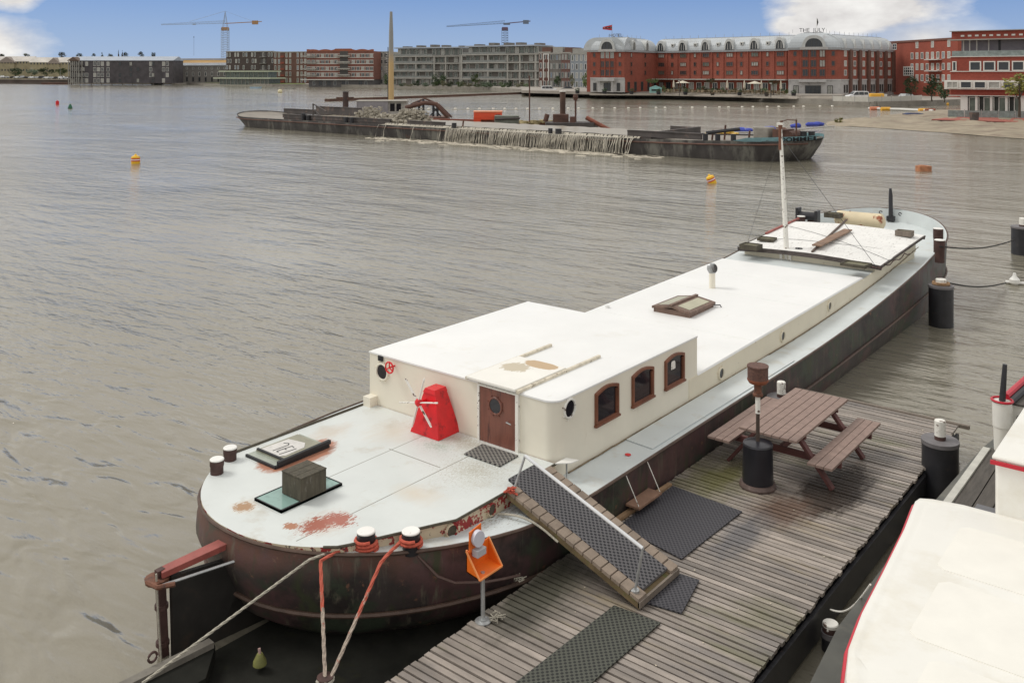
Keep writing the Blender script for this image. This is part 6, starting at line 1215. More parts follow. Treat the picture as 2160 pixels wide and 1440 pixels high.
# its terrace and the sand in front
tr = thing('red_terrace', 'red floored waterside terrace with a glass railing before the brick building', 'terrace', P(2000, 252, .55), YAW)
a_ = P(1972, 250, .6); d_ = 113
b_ = MB(); b_.prism([(P(1965, 252, .6).x, P(1965, 252, .6).y), (P(2330, 262, .6).x, P(2330, 262, .6).y), (D(2330, 122).x, D(2330, 122).y), (D(2020, 127).x, D(2020, 127).y)], -.4, .62); o_ = solo(b_, 'terrace_slab', mat('red_terrace_floor', (.36, .12, .09), .8, var=.15), None, None, kind='structure')
b_ = MB(); q0_, q1_ = P(1965, 252, .6), P(2330, 262, .6); b_.beam(q0_ - Vector((0, 0, .35)), q1_ - Vector((0, 0, .35)), .6, .5); b_.build('terrace_edge', darkst, tr).matrix_parent_inverse = Matrix.Rotation(-YAW, 4, 'Z')
g0_, g1_ = D(2000, 125, .62), D(2330, 118, .62)
for i in range(9):
    c0_, c1_ = g0_.lerp(g1_, i / 9), g0_.lerp(g1_, (i + .96) / 9); b_ = MB(); b_.beam(c0_ + Vector((0, 0, .5)), c1_ + Vector((0, 0, .5)), .04, .9); b_.build('glass_panel', MATS['balcony_glass'], tr).matrix_parent_inverse = Matrix.Rotation(-YAW, 4, 'Z')
    b_ = MB(); b_.beam(c0_, c0_ + Vector((0, 0, 1.1)), .07, .07); b_.build('railing_post', wfg, tr).matrix_parent_inverse = Matrix.Rotation(-YAW, 4, 'Z')
pb = thing('planter', 'round dark planter on the red terrace', 'planter', D(2055, 117, .62), YAW); b_ = MB(); b_.cyl((0, 0, 0), .5, 1.0, 12, r2=.6); b_.build('pot', coamst, pb, world=False)
sand = mat('wet_sand', (.300, .250, .180), .8, var=.25, vs=.4, stains=[((.20, .15, .11), .52, .35, .15), ((.38, .33, .25), .6, .6, .2)], bump=.5, bs=2)
b_ = MB(); vs = []; fs = []; nu, nv = 70, 16
near_ = [(1762, 266), (1830, 269), (1900, 274), (2000, 281), (2100, 289), (2400, 312)]; far_ = [(1762, 256), (1830, 252), (1900, 240), (1960, 232), (2100, 232), (2400, 232)]
def lerpl(pl, px):
    for (a_, c_), (d_, e_) in zip(pl, pl[1:]):
        if a_ <= px <= d_: return c_ + (e_ - c_) * (px - a_) / (d_ - a_)
    return pl[-1][1]
for i in range(nu + 1):
    px = 1740 + (2400 - 1740) * i / nu
    for j in range(nv + 1):
        y0_, y1_ = lerpl(near_, max(1762, px)), lerpl(far_, max(1762, px)); p_ = P(px, y0_ + (y1_ - y0_) * j / nv, 0); e_ = math.sin(math.pi * min(1, j / nv * .98 + .01)) * min(1, (px - 1740) / 60)
        vs.append((p_.x, p_.y, -.08 + .62 * e_ ** .5 + rnd.uniform(-.07, .07) * e_ + .12 * math.sin(px * .05 + j) * e_))
for i in range(nu):
    for j in range(nv): a_ = i * (nv + 1) + j; fs.append((a_, a_ + nv + 1, a_ + nv + 2, a_ + 1))
b_.add(vs, fs); solo(b_, 'sand_bank', sand, None, None, kind='structure', smooth=True)
for (px, py, nm, m_, lab) in ((1770, 266, 'shrub', None, 'small yellowish shrub at the tip of the sand bank'),):
    pass
bb_ = thing('blue_bag', 'dark blue bag lying on the sand bank', 'bag', P(1925, 243, .4), YAW); b_ = MB(); b_.ell((0, 0, .1), 1.6, .5, .3, 10, 0, .15); b_.build('bag_body', mat('dark_blue_bag', (.05, .07, .16), .7, var=.3), bb_, world=False, smooth=True)
fl_ = thing('pipe_line', 'floating pipe with orange floats along the right bank', 'pipe', P(1830, 229, .1), 0)
b_ = MB(); b_.tube([P(1832, 229, .25), P(1900, 231, .25), P(1968, 234, .25)], .22, 8); b_.build('pipe', wfw, fl_)
for px, m_ in ((1845, mat('salmon_float', (.62, .22, .12), .6)), (1868, mat('amber_float', (.75, .40, .04), .5)), (1948, MATS['amber_float']), (1962, rustr)):
    b_ = MB(); p_ = P(px, 229 + (px - 1832) * .035, .25); b_.tube([p_ - Vector(rgt) * .8, p_ + Vector(rgt) * .8], .36, 8); b_.build('pipe_float', m_, fl_)
for k_, (px, py) in enumerate(((1948, 221), (1990, 220))):
    p_ = P(px, py, .2); t = thing('amber_float', ['left', 'right'][k_] + ' amber float lying in the inlet before the right bank', 'float', p_, YAW, 'amber floats in the inlet'); b_ = MB(); b_.tube([(-1, 0, 0), (1, 0, 0)], .35, 8); b_.build('float_body', MATS['amber_float'], t, world=False)
# ------------------------------------------------------------------ the hotel
PLZ = 1.75
b_ = MB(); pz = [(1100, 262), (1245, 242), (1400, 238), (1560, 220), (1690, 206), (1775, 203), (1800, 260), (1100, 330)]
b_.prism(list(reversed([(D(px, d).x, D(px, d).y) for px, d in reversed(pz)])), 1.0, PLZ); solo(b_, 'plaza', pave, None, None, kind='structure')
for k_, (dd_, z_) in enumerate(((2.6, 1.50), (5.2, 1.25))):
    b_ = MB()
    for (a_, c_), (d_, e_) in zip(pz[1:5], pz[2:6]):
        b_.beam(D(a_, c_ - dd_, z_ - .13), D(d_, e_ - dd_, z_ - .13), 3.0, .28)
    solo(b_, 'quay_step', mat('pale_step_stone' + str(k_), (.40, .36, .31), .85, var=.15, vs=.4), ('upper' if k_ == 0 else 'lower') + ' broad pale step along the quay before the hotel', 'step', loc=D(1245, 240, z_))
hot = thing('hotel_building', 'long red brick hotel with curved grey zinc roofs and pointed arched dormers', 'hotel', D(1245, 238, PLZ), YAW)
hb = redbrick; HM = hot
zincm = mat('zinc_roof_with_seams', (.45, .48, .50), .5, var=.12, vs=.15, coords='pos', stains=[((.32, .30, .29), .58, .25, .15)])
EV, RT = 12.6, 15.9     # eave and ridge heights (world)
def facade(p0, p1, eave, stone_top, name='wall', depth=12):
    """a wing of the hotel; returns its Empty-like frame matrix and length"""
    a, b = Vector(p0), Vector(p1); a.z = b.z = 0; ang = math.atan2(b.y - a.y, b.x - a.x); L_ = (b - a).length
    M_ = Matrix.Translation(a) @ Matrix.Rotation(ang, 4, 'Z'); return M_, L_
def hbuild(b_, name, m, M_, parent=hot, smooth=False):
    b_.v = [tuple(M_ @ Vector(v)) for v in b_.v]; inv = (Matrix.Translation(hot.location) @ Matrix.Rotation(YAW, 4, 'Z')).inverted(); b_.v = [tuple(inv @ Vector(v)) for v in b_.v]
    return b_.build(name, m, parent, world=False, smooth=smooth)
def hwin(M_, x, z, w, h, **k):
    o = win(hot, 0, 0, w, h, **k); inv = (Matrix.Translation(hot.location) @ Matrix.Rotation(YAW, 4, 'Z')).inverted(); o.matrix_basis = inv @ M_ @ Matrix.Translation((x, k.get('y', 0), z)); return o
def roof_profile(z0, z1, inset, n=8): return [(inset * (1 - math.cos(math.pi / 2 * i / n)), z0 + (z1 - z0) * math.sin(math.pi / 2 * i / n)) for i in range(n + 1)]
def zinc(M_, L_, z0, z1, inset, hipl=False, hipr=False, depth=12, nm='zinc_roof'):
    b_ = MB(); pr = roof_profile(z0, z1, inset); rings = []
    for (o, z) in pr: rings.append([(o if hipl else 0, o, z), (L_ - (o if hipr else 0), o, z), (L_ - (o if hipr else 0), depth - o, z), (o if hipl else 0, depth - o, z)])
    b_.loft(rings, 0); o_ = hbuild(b_, nm, zincm, M_)
    s_ = MB(); k = int(L_ / .62)
    for i in range(1, k):
        x = L_ * i / k
        for (o0, a0), (o1, a1) in zip(pr[:-1:2], pr[2::2]):
            if (hipl and x < o1) or (hipr and x > L_ - o1): continue
            s_.beam((x, o0 - .03, a0), (x, o1 - .03, a1), .07, .07)
    hbuild(s_, 'roof_seams', mat('pale_zinc_seam', (.52, .55, .58), .5) if 'pale_zinc_seam' not in MATS else MATS['pale_zinc_seam'], M_)
    g_ = MB(); g_.box(-.15, L_ + .15, -.35, .1, z0 - .5, z0 + .05); hbuild(g_, 'gutter', mat('grey_gutter', (.30, .31, .32), .6) if 'grey_gutter' not in MATS else MATS['grey_gutter'], M_)
    r_ = MB(); r_.box(inset if hipl else 0, L_ - (inset if hipr else 0), inset - .1, inset + .1, z1, z1 + .12)
    for i in range(int(L_ / 2.6)): r_.box(1 + i * 2.6, 1.06 + i * 2.6, inset, inset + .06, z1, z1 + .9)
    hbuild(r_, 'roof_railing', MATS['grey_gutter'], M_)
def dormer(M_, x, z0, w, h, y0=-.15, dp_=2.6):
    out = []; n = 7
    for k in (1.0, .74):
        ww, hh = w * k, h * k
        out.append([(x - ww / 2, z0)] + [(x - ww / 2 * math.cos(t) ** .8 , z0 + .12 * hh + hh * .88 * math.sin(t) ** 1.15) for t in [math.pi / 2 * i / n for i in range(1, n)]] + [(x, z0 + hh)] + [(x + ww / 2 * math.cos(t) ** .8, z0 + .12 * hh + hh * .88 * math.sin(t) ** 1.15) for t in [math.pi / 2 * i / n for i in range(n - 1, 0, -1)]] + [(x + ww / 2, z0)])
    A, B_ = out; b_ = MB(); b_.loft([[(p, dp_, q) for p, q in A], [(p, y0, q) for p, q in A], [(p, y0, q) for p, q in B_], [(p, y0 + .25, q) for p, q in B_]], 0, cap=False)
    o = hbuild(b_, 'arched_dormer', mat('dormer_zinc', (.50, .51, .50), .5) if 'dormer_zinc' not in MATS else MATS['dormer_zinc'], M_)
    g_ = MB(); g_.add([(p, y0 + .22, q) for p, q in B_], [tuple(range(len(B_)))]); hbuild(g_, 'dormer_pane', gld, M_, parent=hot)
    m_ = MB(); 
    for f in ((-.14, .14) if w < 3 else (-.3, -.1, .1, .3)): m_.box(x + w * f - .04, x + w * f + .04, y0 + .14, y0 + .2, z0, z0 + h * (.62 if abs(f) < .2 else .5))
    hbuild(m_, 'dormer_mullions', wfw if w < 3 else wfd, M_)
def sqdormer(M_, x, z0):
    b_ = MB(); b_.hexa([(x - .5, .2, z0), (x + .5, .2, z0), (x + .5, 2.2, z0), (x - .5, 2.2, z0), (x - .55, .1, z0 + .95), (x + .55, .1, z0 + .95), (x + .65, 2.6, z0 + 1.4), (x - .65, 2.6, z0 + 1.4)]); hbuild(b_, 'small_dormer', MATS['dormer_zinc'] if 'dormer_zinc' in MATS else zincm, M_)
    hwin(M_, x, z0 + .48, .7, .7, fr=wfw, gl=gld, fw=.1, y=.12)
def wing(p0, p1, base, st_top, eave, mstone=True):
    M_, L_ = facade(p0, p1, eave, st_top); b_ = MB(); b_.box(0, L_, 0, 11, st_top if mstone else base, eave - .4); hbuild(b_, 'brick_wall', redbrick, M_)
    if mstone: b_ = MB(); b_.box(-.06, L_ + .06, -.08, 11, base, st_top); b_.box(-.1, L_ + .1, -.2, 0, st_top, st_top + .3); hbuild(b_, 'stone_base', stone, M_)
    return M_, L_
ROWS = (6.75, 8.95, 11.3)
# left pavilion
LP0, LP1 = D(1246, 238), D(1317, 234); M1, L1 = wing(LP0, LP1, PLZ, 5.2, EV)
zinc(M1, L1, EV, RT, 3.6, True, False)
for z in ROWS:
    hwin(M1, L1 * .11, z, .75, 1.15, fr=wfb, gl=gld); hwin(M1, L1 * .87, z, .75, 1.15, fr=wfb, gl=gld if z < 11 else glc)
    for f in (.36, .50, .64): hwin(M1, L1 * f, z, 1.0, 1.65, fr=wfb if z < 11 else wfg, gl=gld if z < 11 else glc, mull=2)
for f in (.27, .43, .57, .73): b_ = MB(); b_.box(L1 * f - .12, L1 * f + .12, -.18, 0, 5.3, EV - .4); hbuild(b_, 'brick_pier', redbrick, M1)
b_ = MB(); b_.box(L1 * .24, L1 * .76, -.5, .3, EV - .45, EV + .2); hbuild(b_, 'bay_cornice', stone, M1)
dormer(M1, L1 * .5, EV + .1, 4.2, 2.75, -.45)
b_ = MB(); b_.box(L1 * .22, L1 * .75, -1.6, 0, 4.6, 5.35); hbuild(b_, 'entrance_canopy', stone, M1)
for f in (.30, .68): b_ = MB(); b_.box(L1 * f, L1 * f + .25, -1.5, -1.25, PLZ, 4.6); hbuild(b_, 'canopy_column', stone, M1)
for f, w_ in ((.13, .9), (.5, 1.9), (.83, .9)): hwin(M1, L1 * f, 3.1, w_, 2.1, fr=wfd, gl=gld, mull=2, y=-.1)
# return face and the long wing
R0, R1 = LP1, D(1386, 250); M2, L2_ = wing(R0, R1, PLZ, 5.2, EV, False)
zinc(M2, L2_, EV, RT, 3.6)
for z in ROWS:
    for f in (.2, .62): hwin(M2, L2_ * f, z, .95, 1.2, fr=wfb, gl=gld if z < 11 or f > .5 else glc)
for f in (.25, .65): dormer(M2, L2_ * f, EV + .1, 2.0, 2.6, -.4)
for i in range(5): hwin(M2, L2_ * (.12 + .2 * i), 3.2, 1.3, 2.4, fr=wfd, gl=gld, mull=2, y=-.02)
W0, W1 = D(1382, 250), D(1668, 222.5); M3, L3 = wing(W0, W1, PLZ, 5.2, EV, False); XW = lambda px: s_w(px)
def s_w(px):
    a = D(px, 1, 0); o = Vector((W0.x, W0.y, 0)); ax_ = (Vector((W1.x, W1.y, 0)) - o).normalized(); det = a.x * (-ax_.y) - a.y * (-ax_.x); t = (o.x * (-ax_.y) - o.y * (-ax_.x)) / det; return (a * t - o).dot(ax_)
zinc(M3, L3, EV, RT, 3.6)
b_ = MB(); b_.box(0, L3, -3.0, -.02, 4.9, 5.15); hbuild(b_, 'arcade_awning', mat('pale_awning', (.42, .41, .38), .8), M3)
for i in range(16): hwin(M3, 2 + i * (L3 - 4) / 15, 3.3, 1.5, 1.9, fr=wfw if i > 2 else wfd, gl=gld if i % 2 else glc, mull=2, y=-.02)
big = [1395, 1441, 1489, 1539, 1592, 1646]; small = [1418, 1466, 1514, 1564, 1619]
for k_, px in enumerate(big):
    dormer(M3, s_w(px), EV + .1, 2.7, 2.75, -.5)
    for j_, z in enumerate(ROWS): hwin(M3, s_w(px), z, 2.0, 1.15, fr=wfb, gl=(glg, gld, glc)[(k_ + j_) % 3], mull=3)
for k_, px in enumerate(small):
    sqdormer(M3, s_w(px), EV + .95)
    for j_, z in enumerate(ROWS): hwin(M3, s_w(px), z, .8, 1.2, fr=wfb, gl=glc if (k_ + j_) % 3 == 0 else gld)
for px in (1407, 1429, 1454, 1478, 1502, 1526, 1552, 1578, 1605, 1633, 1659): b_ = MB(); b_.box(s_w(px) - .15, s_w(px) + .15, -.22, 0, 5.2, EV - .45); hbuild(b_, 'brick_pier', redbrick, M3)
# right pavilion
P0_, P1_ = D(1664, 220), D(1773, 217); M4, L4 = wing(P0_, P1_, PLZ - .7, 4.9, EV); EV4 = EV + .1
zinc(M4, L4, EV4, RT + .5, 3.6, True, True)
for z in ROWS:
    hwin(M4, L4 * .12, z, .85, 1.25, fr=wfb, gl=gld); hwin(M4, L4 * .86, z, .85, 1.25, fr=wfb, gl=gld)
    for f in (.32, .48, .65): hwin(M4, L4 * f, z, 1.35, 1.75, fr=wfb, gl=glc if f > .5 and z > 8 else gld, mull=2)
for f in (.23, .40, .565, .735): b_ = MB(); b_.box(L4 * f - .12, L4 * f + .12, -.18, 0, 5.2, EV - .4); hbuild(b_, 'brick_pier', redbrick, M4)
b_ = MB(); b_.box(L4 * .21, L4 * .76, -.5, .3, EV4 - .45, EV4 + .2); hbuild(b_, 'bay_cornice', stone, M4)
dormer(M4, L4 * .485, EV4 + .1, 5.4, 2.9, -.45)
b_ = MB(); b_.box(L4 * .19, L4 * .72, -1.4, 0, 4.5, 5.2); hbuild(b_, 'entrance_canopy', stone, M4)
for f, w_ in ((.14, 1.2), (.47, 3.6), (.80, 1.2)): hwin(M4, L4 * f, 2.55, w_, 2.3, fr=wfd, gl=gld if w_ > 2 else glc, mull=2 if w_ < 2 else 4, y=-.1)
# side wing running back to the right, with vertical brick piers
S0, S1 = P1_, D(1884, 238); M5, L5 = wing(S0, S1, PLZ - .7, 4.9, EV); zinc(M5, L5, EV, RT, 3.2)
nb = 6
for i in range(nb):
    x = L5 * (i + .55) / nb
    b_ = MB(); b_.box(x + L5 * .045, x + L5 * .085, -.55, 0, PLZ, EV - .3); hbuild(b_, 'brick_pier', brbrick, M5)
    b_ = MB(); b_.add([(x - 1.0, -.3, EV), (x + .2, -.3, EV), (x - .35, -.2, EV + 2.3), (x - .35, 2.4, EV + 2.6), (x - 1.0, 1.5, EV), (x + .3, 1.5, EV)], [(0, 1, 2), (1, 3, 2), (0, 2, 3), (0, 3, 4), (1, 5, 3)]); hbuild(b_, 'pointed_dormer', MATS['dormer_zinc'], M5)
    for z in ROWS: hwin(M5, x - .3, z, 1.3, 1.4, fr=wfw, gl=glc if (i + int(z)) % 3 else gld, mull=2)
    for k_ in (0, 1): hwin(M5, x - .9 + k_ * 1.3, 2.9, .7, 1.9, fr=wfd, gl=gld, y=-.1)
# letters on the roof edge
def sign(txt, M_, x, z, size, y=3.4, nm='roof_letters'):
    inv = (Matrix.Translation(hot.location) @ Matrix.Rotation(YAW, 4, 'Z')).inverted(); return letters(txt, size, mat('sign_dark' + txt, (.07, .07, .08), .5), hot, inv @ M_ @ Matrix.Translation((x, y, z)) @ Matrix.Rotation(R(90), 4, 'X'), name=nm, extrude=.05, bold=.0)
sign('HOTEL', M1, L1 * .62, RT + .22, 1.15); sign('THE  JULY', M4, L4 * .47, RT + .72, 1.35)
# flags
fp_ = thing('flagpole_flag', 'red flag with black and white marks flying above the hotel corner', 'flag', D(1291, 236, RT), YAW); zf = ZT(52, 236) - RT
b_ = MB(); b_.tube([(0, 0, 0), (0, 0, zf)], .05, 6); b_.build('pole', wfg, fp_, world=False); b_ = MB(); n_ = 8
def fy(i): return .25 * math.sin(i * .9)
rf = [[(-2.4 * i / n_, fy(i), zf - .35 * i / n_ * 1.6 - .1), (-2.4 * i / n_, fy(i), zf - 1.55 + .25 * i / n_)] for i in range(n_ + 1)]; b_.loft(rf, 0, cap=False, closed=False); b_.build('cloth', mat('flag_red', (.50, .03, .04), .7), fp_, world=False)
b_ = MB(); b_.loft([[(p[0][0], p[0][1] - .03, p[0][2] * .62 + p[1][2] * .38), (p[1][0], p[1][1] - .03, p[0][2] * .38 + p[1][2] * .62)] for p in rf], 0, cap=False, closed=False); b_.build('black_stripe', mat('flag_black', (.03, .03, .04), .7), fp_, world=False)
for i in (1.5, 4, 6.5):
    x = -2.4 * i / n_; zz_ = zf - .75 - .2 * i / n_; b_ = MB(); b_.beam((x - .22, fy(i) - .07, zz_ - .2), (x + .22, fy(i) - .07, zz_ + .2), .02, .12, up=(0, 1, 0)); b_.beam((x - .22, fy(i) - .07, zz_ + .2), (x + .22, fy(i) - .07, zz_ - .2), .02, .12, up=(0, 1, 0)); b_.build('white_mark', wfw, fp_, world=False)
f2 = thing('flagpole_flag', 'furled black and white flag on the pole above the roof letters', 'flag', D(1723, 220, RT + .5), YAW); zf = ZT(38, 220) - RT - .5
b_ = MB(); b_.tube([(0, 0, 0), (0, 0, zf)], .05, 6); b_.build('pole', wfw, f2, world=False); b_ = MB(); b_.tube([(.1, 0, zf - .2), (.2, 0, zf - 1.1), (.05, 0, zf - 1.9)], [.05, .2, .06], 6); b_.build('cloth', mat('black_flag', (.03, .03, .03), .7), f2, world=False)

# ------------------------------------------------------------------ tower cranes
craneb = mat('blue_grey_crane_steel', (.13, .17, .24), .6); craney = mat('crane_orange', (.36, .21, .10), .6); craneg = mat('pale_crane_steel', (.30, .36, .44), .6)
def lattice(b_, p, q, w, r, n, sq=True):
    p, q = Vector(p), Vector(q); t = (q - p).normalized(); u = Vector((0, 1, 0)); v = t.cross(u).normalized()
    C_ = [u * w / 2 + v * w / 2, u * w / 2 - v * w / 2, -u * w / 2 - v * w / 2, -u * w / 2 + v * w / 2]
    for c in C_: b_.beam(p + c, q + c, r, r)
    for i in range(n):
        a, b2 = p.lerp(q, i / n), p.lerp(q, (i + 1) / n)
        for k in range(4): b_.beam(a + C_[k], b2 + C_[(k + 1) % 4], r * .7, r * .7); b_.beam(a + C_[k], a + C_[(k + 1) % 4], r * .7, r * .7)
def crane(label, px, d, ybase, yjib, ytop, pxl, pxr, yl, yr, lower, jibm, peak):
    t = thing('tower_crane', label, 'crane', D(px, d, 1), YAW, 'tower cranes behind the houses'); S_ = lambda n: wpx(n, d); z = lambda y: ZT(y, d) - 1; w = S_(13)
    b_ = MB(); lattice(b_, (0, 0, 0), (0, 0, z(yjib + 10)), w, .22, 22); b_.build('mast', lower, t, world=False)
    if peak:
        b_ = MB()
        for sx in (-1, 1):
            for sy in (-1, 1): b_.beam((sx * w * .35, sy * w * .3, z(yjib + 8)), (0, 0, z(ytop)), .25, .25)
        for k in range(5): y_ = yjib + 4 - (yjib - ytop) * k / 6; ww = w * .35 * (1 - k / 6.5); b_.beam((-ww, 0, z(y_)), (ww, 0, z(y_)), .15, .15)
        b_.build('peak', lower, t, world=False)
        b_ = MB(); b_.tube([(0, 0, z(ytop)), (-S_(75), 0, z(yjib - 4))], .12, 4); b_.tube([(0, 0, z(ytop)), (S_(60), 0, z(yr))], .08, 4); b_.build('tie_rope', lower, t, world=False)
    b_ = MB(); b_.obox((0, 0, z(yjib + 15)), w * .95, w * .95, S_(7), 0); b_.build('slewing_platform', craney if peak else jibm, t, world=False)
    b_ = MB(); p, q = Vector((0, 0, z(yjib))), Vector((-S_(px - pxl), 0, z(yl))); up_ = Vector((0, 0, S_(6)))
    b_.beam(p, q, .3, .28); b_.beam(p + up_, q + up_ * .3, .18, .18); n_ = 40
    for i in range(n_): a, c = p.lerp(q, i / n_), p.lerp(q, (i + .5) / n_); e = p.lerp(q, (i + 1) / n_); h1_ = up_ * (1 - .7 * (i + .5) / n_); b_.beam(a, c + h1_, .12, .12); b_.beam(c + h1_, e, .12, .12)
    b_.build('jib', lower, t, world=False)
    b_ = MB(); q2 = Vector((S_(pxr - px), 0, z(yr))); b_.beam(p, q2, .9, .6); b_.build('counter_jib', jibm, t, world=False)
    b_ = MB(); b_.obox((S_(pxr - px) * .82, 0, z(yr + 6)), S_(12), 2, S_(8)); b_.build('counterweight', jibm if peak else craneb, t, world=False)
    if not peak: b_ = MB(); b_.obox((S_(4), 0, z(yjib + 3)), S_(14), 2.2, S_(4)); b_.build('cab', craneb, t, world=False)
    else:
        b_ = MB(); xh = -S_(66); b_.box(xh - 1, xh + 1.5, -.6, .6, z(yjib + 3), z(yjib + .5)); b_.build('trolley', lower, t, world=False)
        b_ = MB(); b_.box(xh - .25, xh + .25, -.2, .2, z(80), z(77)); b_.box(xh - .07, xh + .07, -.07, .07, z(118), z(80)); b_.build('hook_block', craneb, t, world=False)
crane('tall crane with orange counter jib behind the dark brick block', 475, 760, 125, 50, 24, 340, 552, 53, 46, craneg, craney, True)
crane('shorter blue grey crane behind the grey terraced apartments', 1065, 640, 95, 50, 43, 942, 1119, 57, 45, craneb, mat('dark_red_jib', (.13, .08, .12), .6), False)

# ------------------------------------------------------------------ trees, shrubs
leafs = {k: mat(k, c, .7, var=.45, vs=.6, coords='obj') for k, c in (('mid_green_foliage', (.075, .115, .035)), ('dark_green_foliage', (.045, .075, .030)), ('yellow_green_foliage', (.20, .19, .035)), ('hazy_far_foliage', (.07, .085, .065)), ('fresh_green_foliage', (.12, .16, .05)), ('dry_brown_green_foliage', (.11, .105, .05)))}
bark = mat('tree_bark', (.07, .055, .04), .9)
def crown_mesh(n, rx, rz, leaf, seed, cone=False):
    q = random.Random(seed); b_ = MB(); cl = []
    for i in range(14):
        t = q.random(); a = q.uniform(0, 6.28)
        if cone: z = t * 2 - 1; rr = rx * (1 - t) * .9; cl.append((rr * math.cos(a) * q.random(), rr * math.sin(a) * q.random(), z * rz, rx * .42 * (1.15 - t)))
        else: ph = q.uniform(-1, 1); rr = rx * .62 * math.sqrt(1 - ph * ph); cl.append((rr * math.cos(a), rr * math.sin(a), ph * rz * .62, rx * q.uniform(.28, .46)))
    for i in range(n):
        c = cl[q.randrange(len(cl))]; v = Vector((q.gauss(0, 1), q.gauss(0, 1), q.gauss(0, 1))).normalized() * c[3] * q.uniform(.6, 1.08); p = Vector((c[0] + v.x, c[1] + v.y, c[2] + v.z * .85))
        u = Vector((q.gauss(0, 1), q.gauss(0, 1), q.gauss(0, .6))).normalized(); w_ = u.orthogonal().normalized(); s = leaf * q.uniform(.6, 1.3)
        b_.add([p - u * s, p + w_ * s * .6, p + u * s, p - w_ * s * .6], [(0, 1, 2, 3)])
    return b_
TREES = {}
def tree(px, d, ytop, ybot, wpx_, fol, label, name='tree', cat='tree', group=None, seed=1, cone=False, trunk=True, z0=None):
    zt = ZT(ytop, d); zb = GZ if z0 is None else z0; H_ = zt - zb; w_ = wpx(wpx_, d); zc_ = ZT(ybot, d) if ybot else zb + H_ * .35
    t = thing(name, label, cat, D(px, d, zb), rnd.uniform(0, 6), group); rz = (zt - zc_) / 2
    key = (fol, seed, cone)
    if key not in TREES: TREES[key] = crown_mesh(620, 1, 1, .10, seed, cone).build('crown', leafs[fol], t, world=False); o = TREES[key]
    else: o = TREES[key].copy(); COL.objects.link(o); o.parent = t
    o.location = (0, 0, zc_ - zb + rz); o.scale = (w_ / 2, w_ / 2, rz)
    if trunk:
        b_ = MB(); b_.tube([(0, 0, 0), (.02 * H_, 0, (zc_ - zb) * .7), (0, 0, zc_ - zb + rz)], [H_ * .030, H_ * .022, H_ * .010], 7)
        for a in (0, 2.1, 4.2): b_.tube([(0, 0, (zc_ - zb) * .8 + .05 * H_), (w_ * .25 * math.cos(a), w_ * .25 * math.sin(a), zc_ - zb + rz * .9)], [H_ * .012, H_ * .005], 5)
        b_.build('trunk', bark, t, world=False)
    return t
for i, (px, lab) in enumerate(((33, 'leftmost'), (67, 'second'), (98, 'third'), (130, 'fourth'))): tree(px, 700, (142, 143, 141, 143)[i], 161, (30, 27, 33, 30)[i], 'dark_green_foliage' if i < 3 else 'mid_green_foliage', lab + ' of the round trees above the parked cars at far left', group='round trees on the left bank', seed=i + 1, z0=2.8)
far = [(2, 113, 20, 0), (55, 112, 18, 0), (131, 109, 18, 0), (167, 110, 14, 0), (197, 112, 10, 0), (215, 110, 9, 1), (232, 113, 14, 0), (250, 106, 5, 1), (258, 106, 5, 1), (265, 110, 14, 0), (298, 108, 14, 0), (323, 108, 11, 0), (1906, 118, 1, 0)]
fl = ['crown rising above the left photo edge', 'small crown above the beige terrace roofs', 'spreading crown just left of the black building', 'crown above the gable of the black building', 'small round crown above the left part of the black roof', 'pointed conifer above the left part of the black roof', 'low wide crown above the black roof', 'left of the two thin spires of trees above the black roof', 'right of the two thin spires of trees above the black roof', 'crown beside the two thin spires', 'taller crown above the right part of the black roof', 'last crown above the right end of the black roof']
for i, (px, yt, w_, cn) in enumerate(far[:12]): tree(px, 860, yt, yt + 16 if not cn else yt + 16, w_, 'hazy_far_foliage', fl[i], 'far_tree', group='distant trees above the roofs', seed=20 + i % 4, cone=bool(cn), trunk=True)
mids = [(815, 438, 155, 180, 18, 'mid_green_foliage', 'small tree left of the tall pole'), (926, 405, 151, 181, 32, 'dark_green_foliage', 'bushy tree before the left terraced apartments'), (1003, 385, 153, 178, 22, 'mid_green_foliage', 'slender tree before the right terraced apartments'), (1178, 318, 158, 181, 22, 'dark_green_foliage', 'dark tree before the narrow houses'), (1206, 314, 156, 184, 16, 'dry_brown_green_foliage', 'thin tree between narrow houses and hotel'), (1236, 300, 149, 186, 19, 'fresh_green_foliage', 'bright green tree at the left corner of the hotel'), (1376, 228, 164, 176, 30, 'fresh_green_foliage', 'small bright tree before the hotel corner'), (1500, 222, 164, 176, 28, 'dry_brown_green_foliage', 'broad crowned tree before the hotel terrace middle'), (1632, 206, 168, 180, 28, 'dry_brown_green_foliage', 'broad crowned tree before the terrace at the right pavilion'), (1922, 188, 158, 203, 34, 'dark_green_foliage', 'dark bushy tree at the foot of the bright brick flats'), (1966, 182, 155, 206, 42, 'dark_green_foliage', 'widest dark tree left of the brick office building'), (1992, 176, 164, 210, 32, 'dark_green_foliage', 'low dark tree beside the brick office building'), (2150, 117, 147, 208, 78, 'yellow_green_foliage', 'yellow green tree at the right photo edge')]
for i, (px, d, yt, yb_, w_, fo, lab) in enumerate(mids): tree(px, d, yt, yb_, w_, fo, lab, seed=40 + i % 5, z0=(PLZ if 1240 < px < 1660 else GZ))
def shrub(px, d, z, w_, h_, fo, label, grp, seed):
    t = tree(px, d, 0, 0, 10, fo, label, 'shrub', 'shrub', grp, seed, trunk=False) if False else thing('shrub', label, 'shrub', D(px, d, z), rnd.uniform(0, 6), grp)
    key = (fo, seed, False)
    if key not in TREES: TREES[key] = crown_mesh(620, 1, 1, .10, seed).build('foliage', leafs[fo], t, world=False); o = TREES[key]
    else: o = TREES[key].copy(); o.name = 'foliage'; COL.objects.link(o); o.parent = t
    o.location = (0, 0, h_ * .5); o.scale = (w_ / 2, w_ / 2, h_ * .55); return t
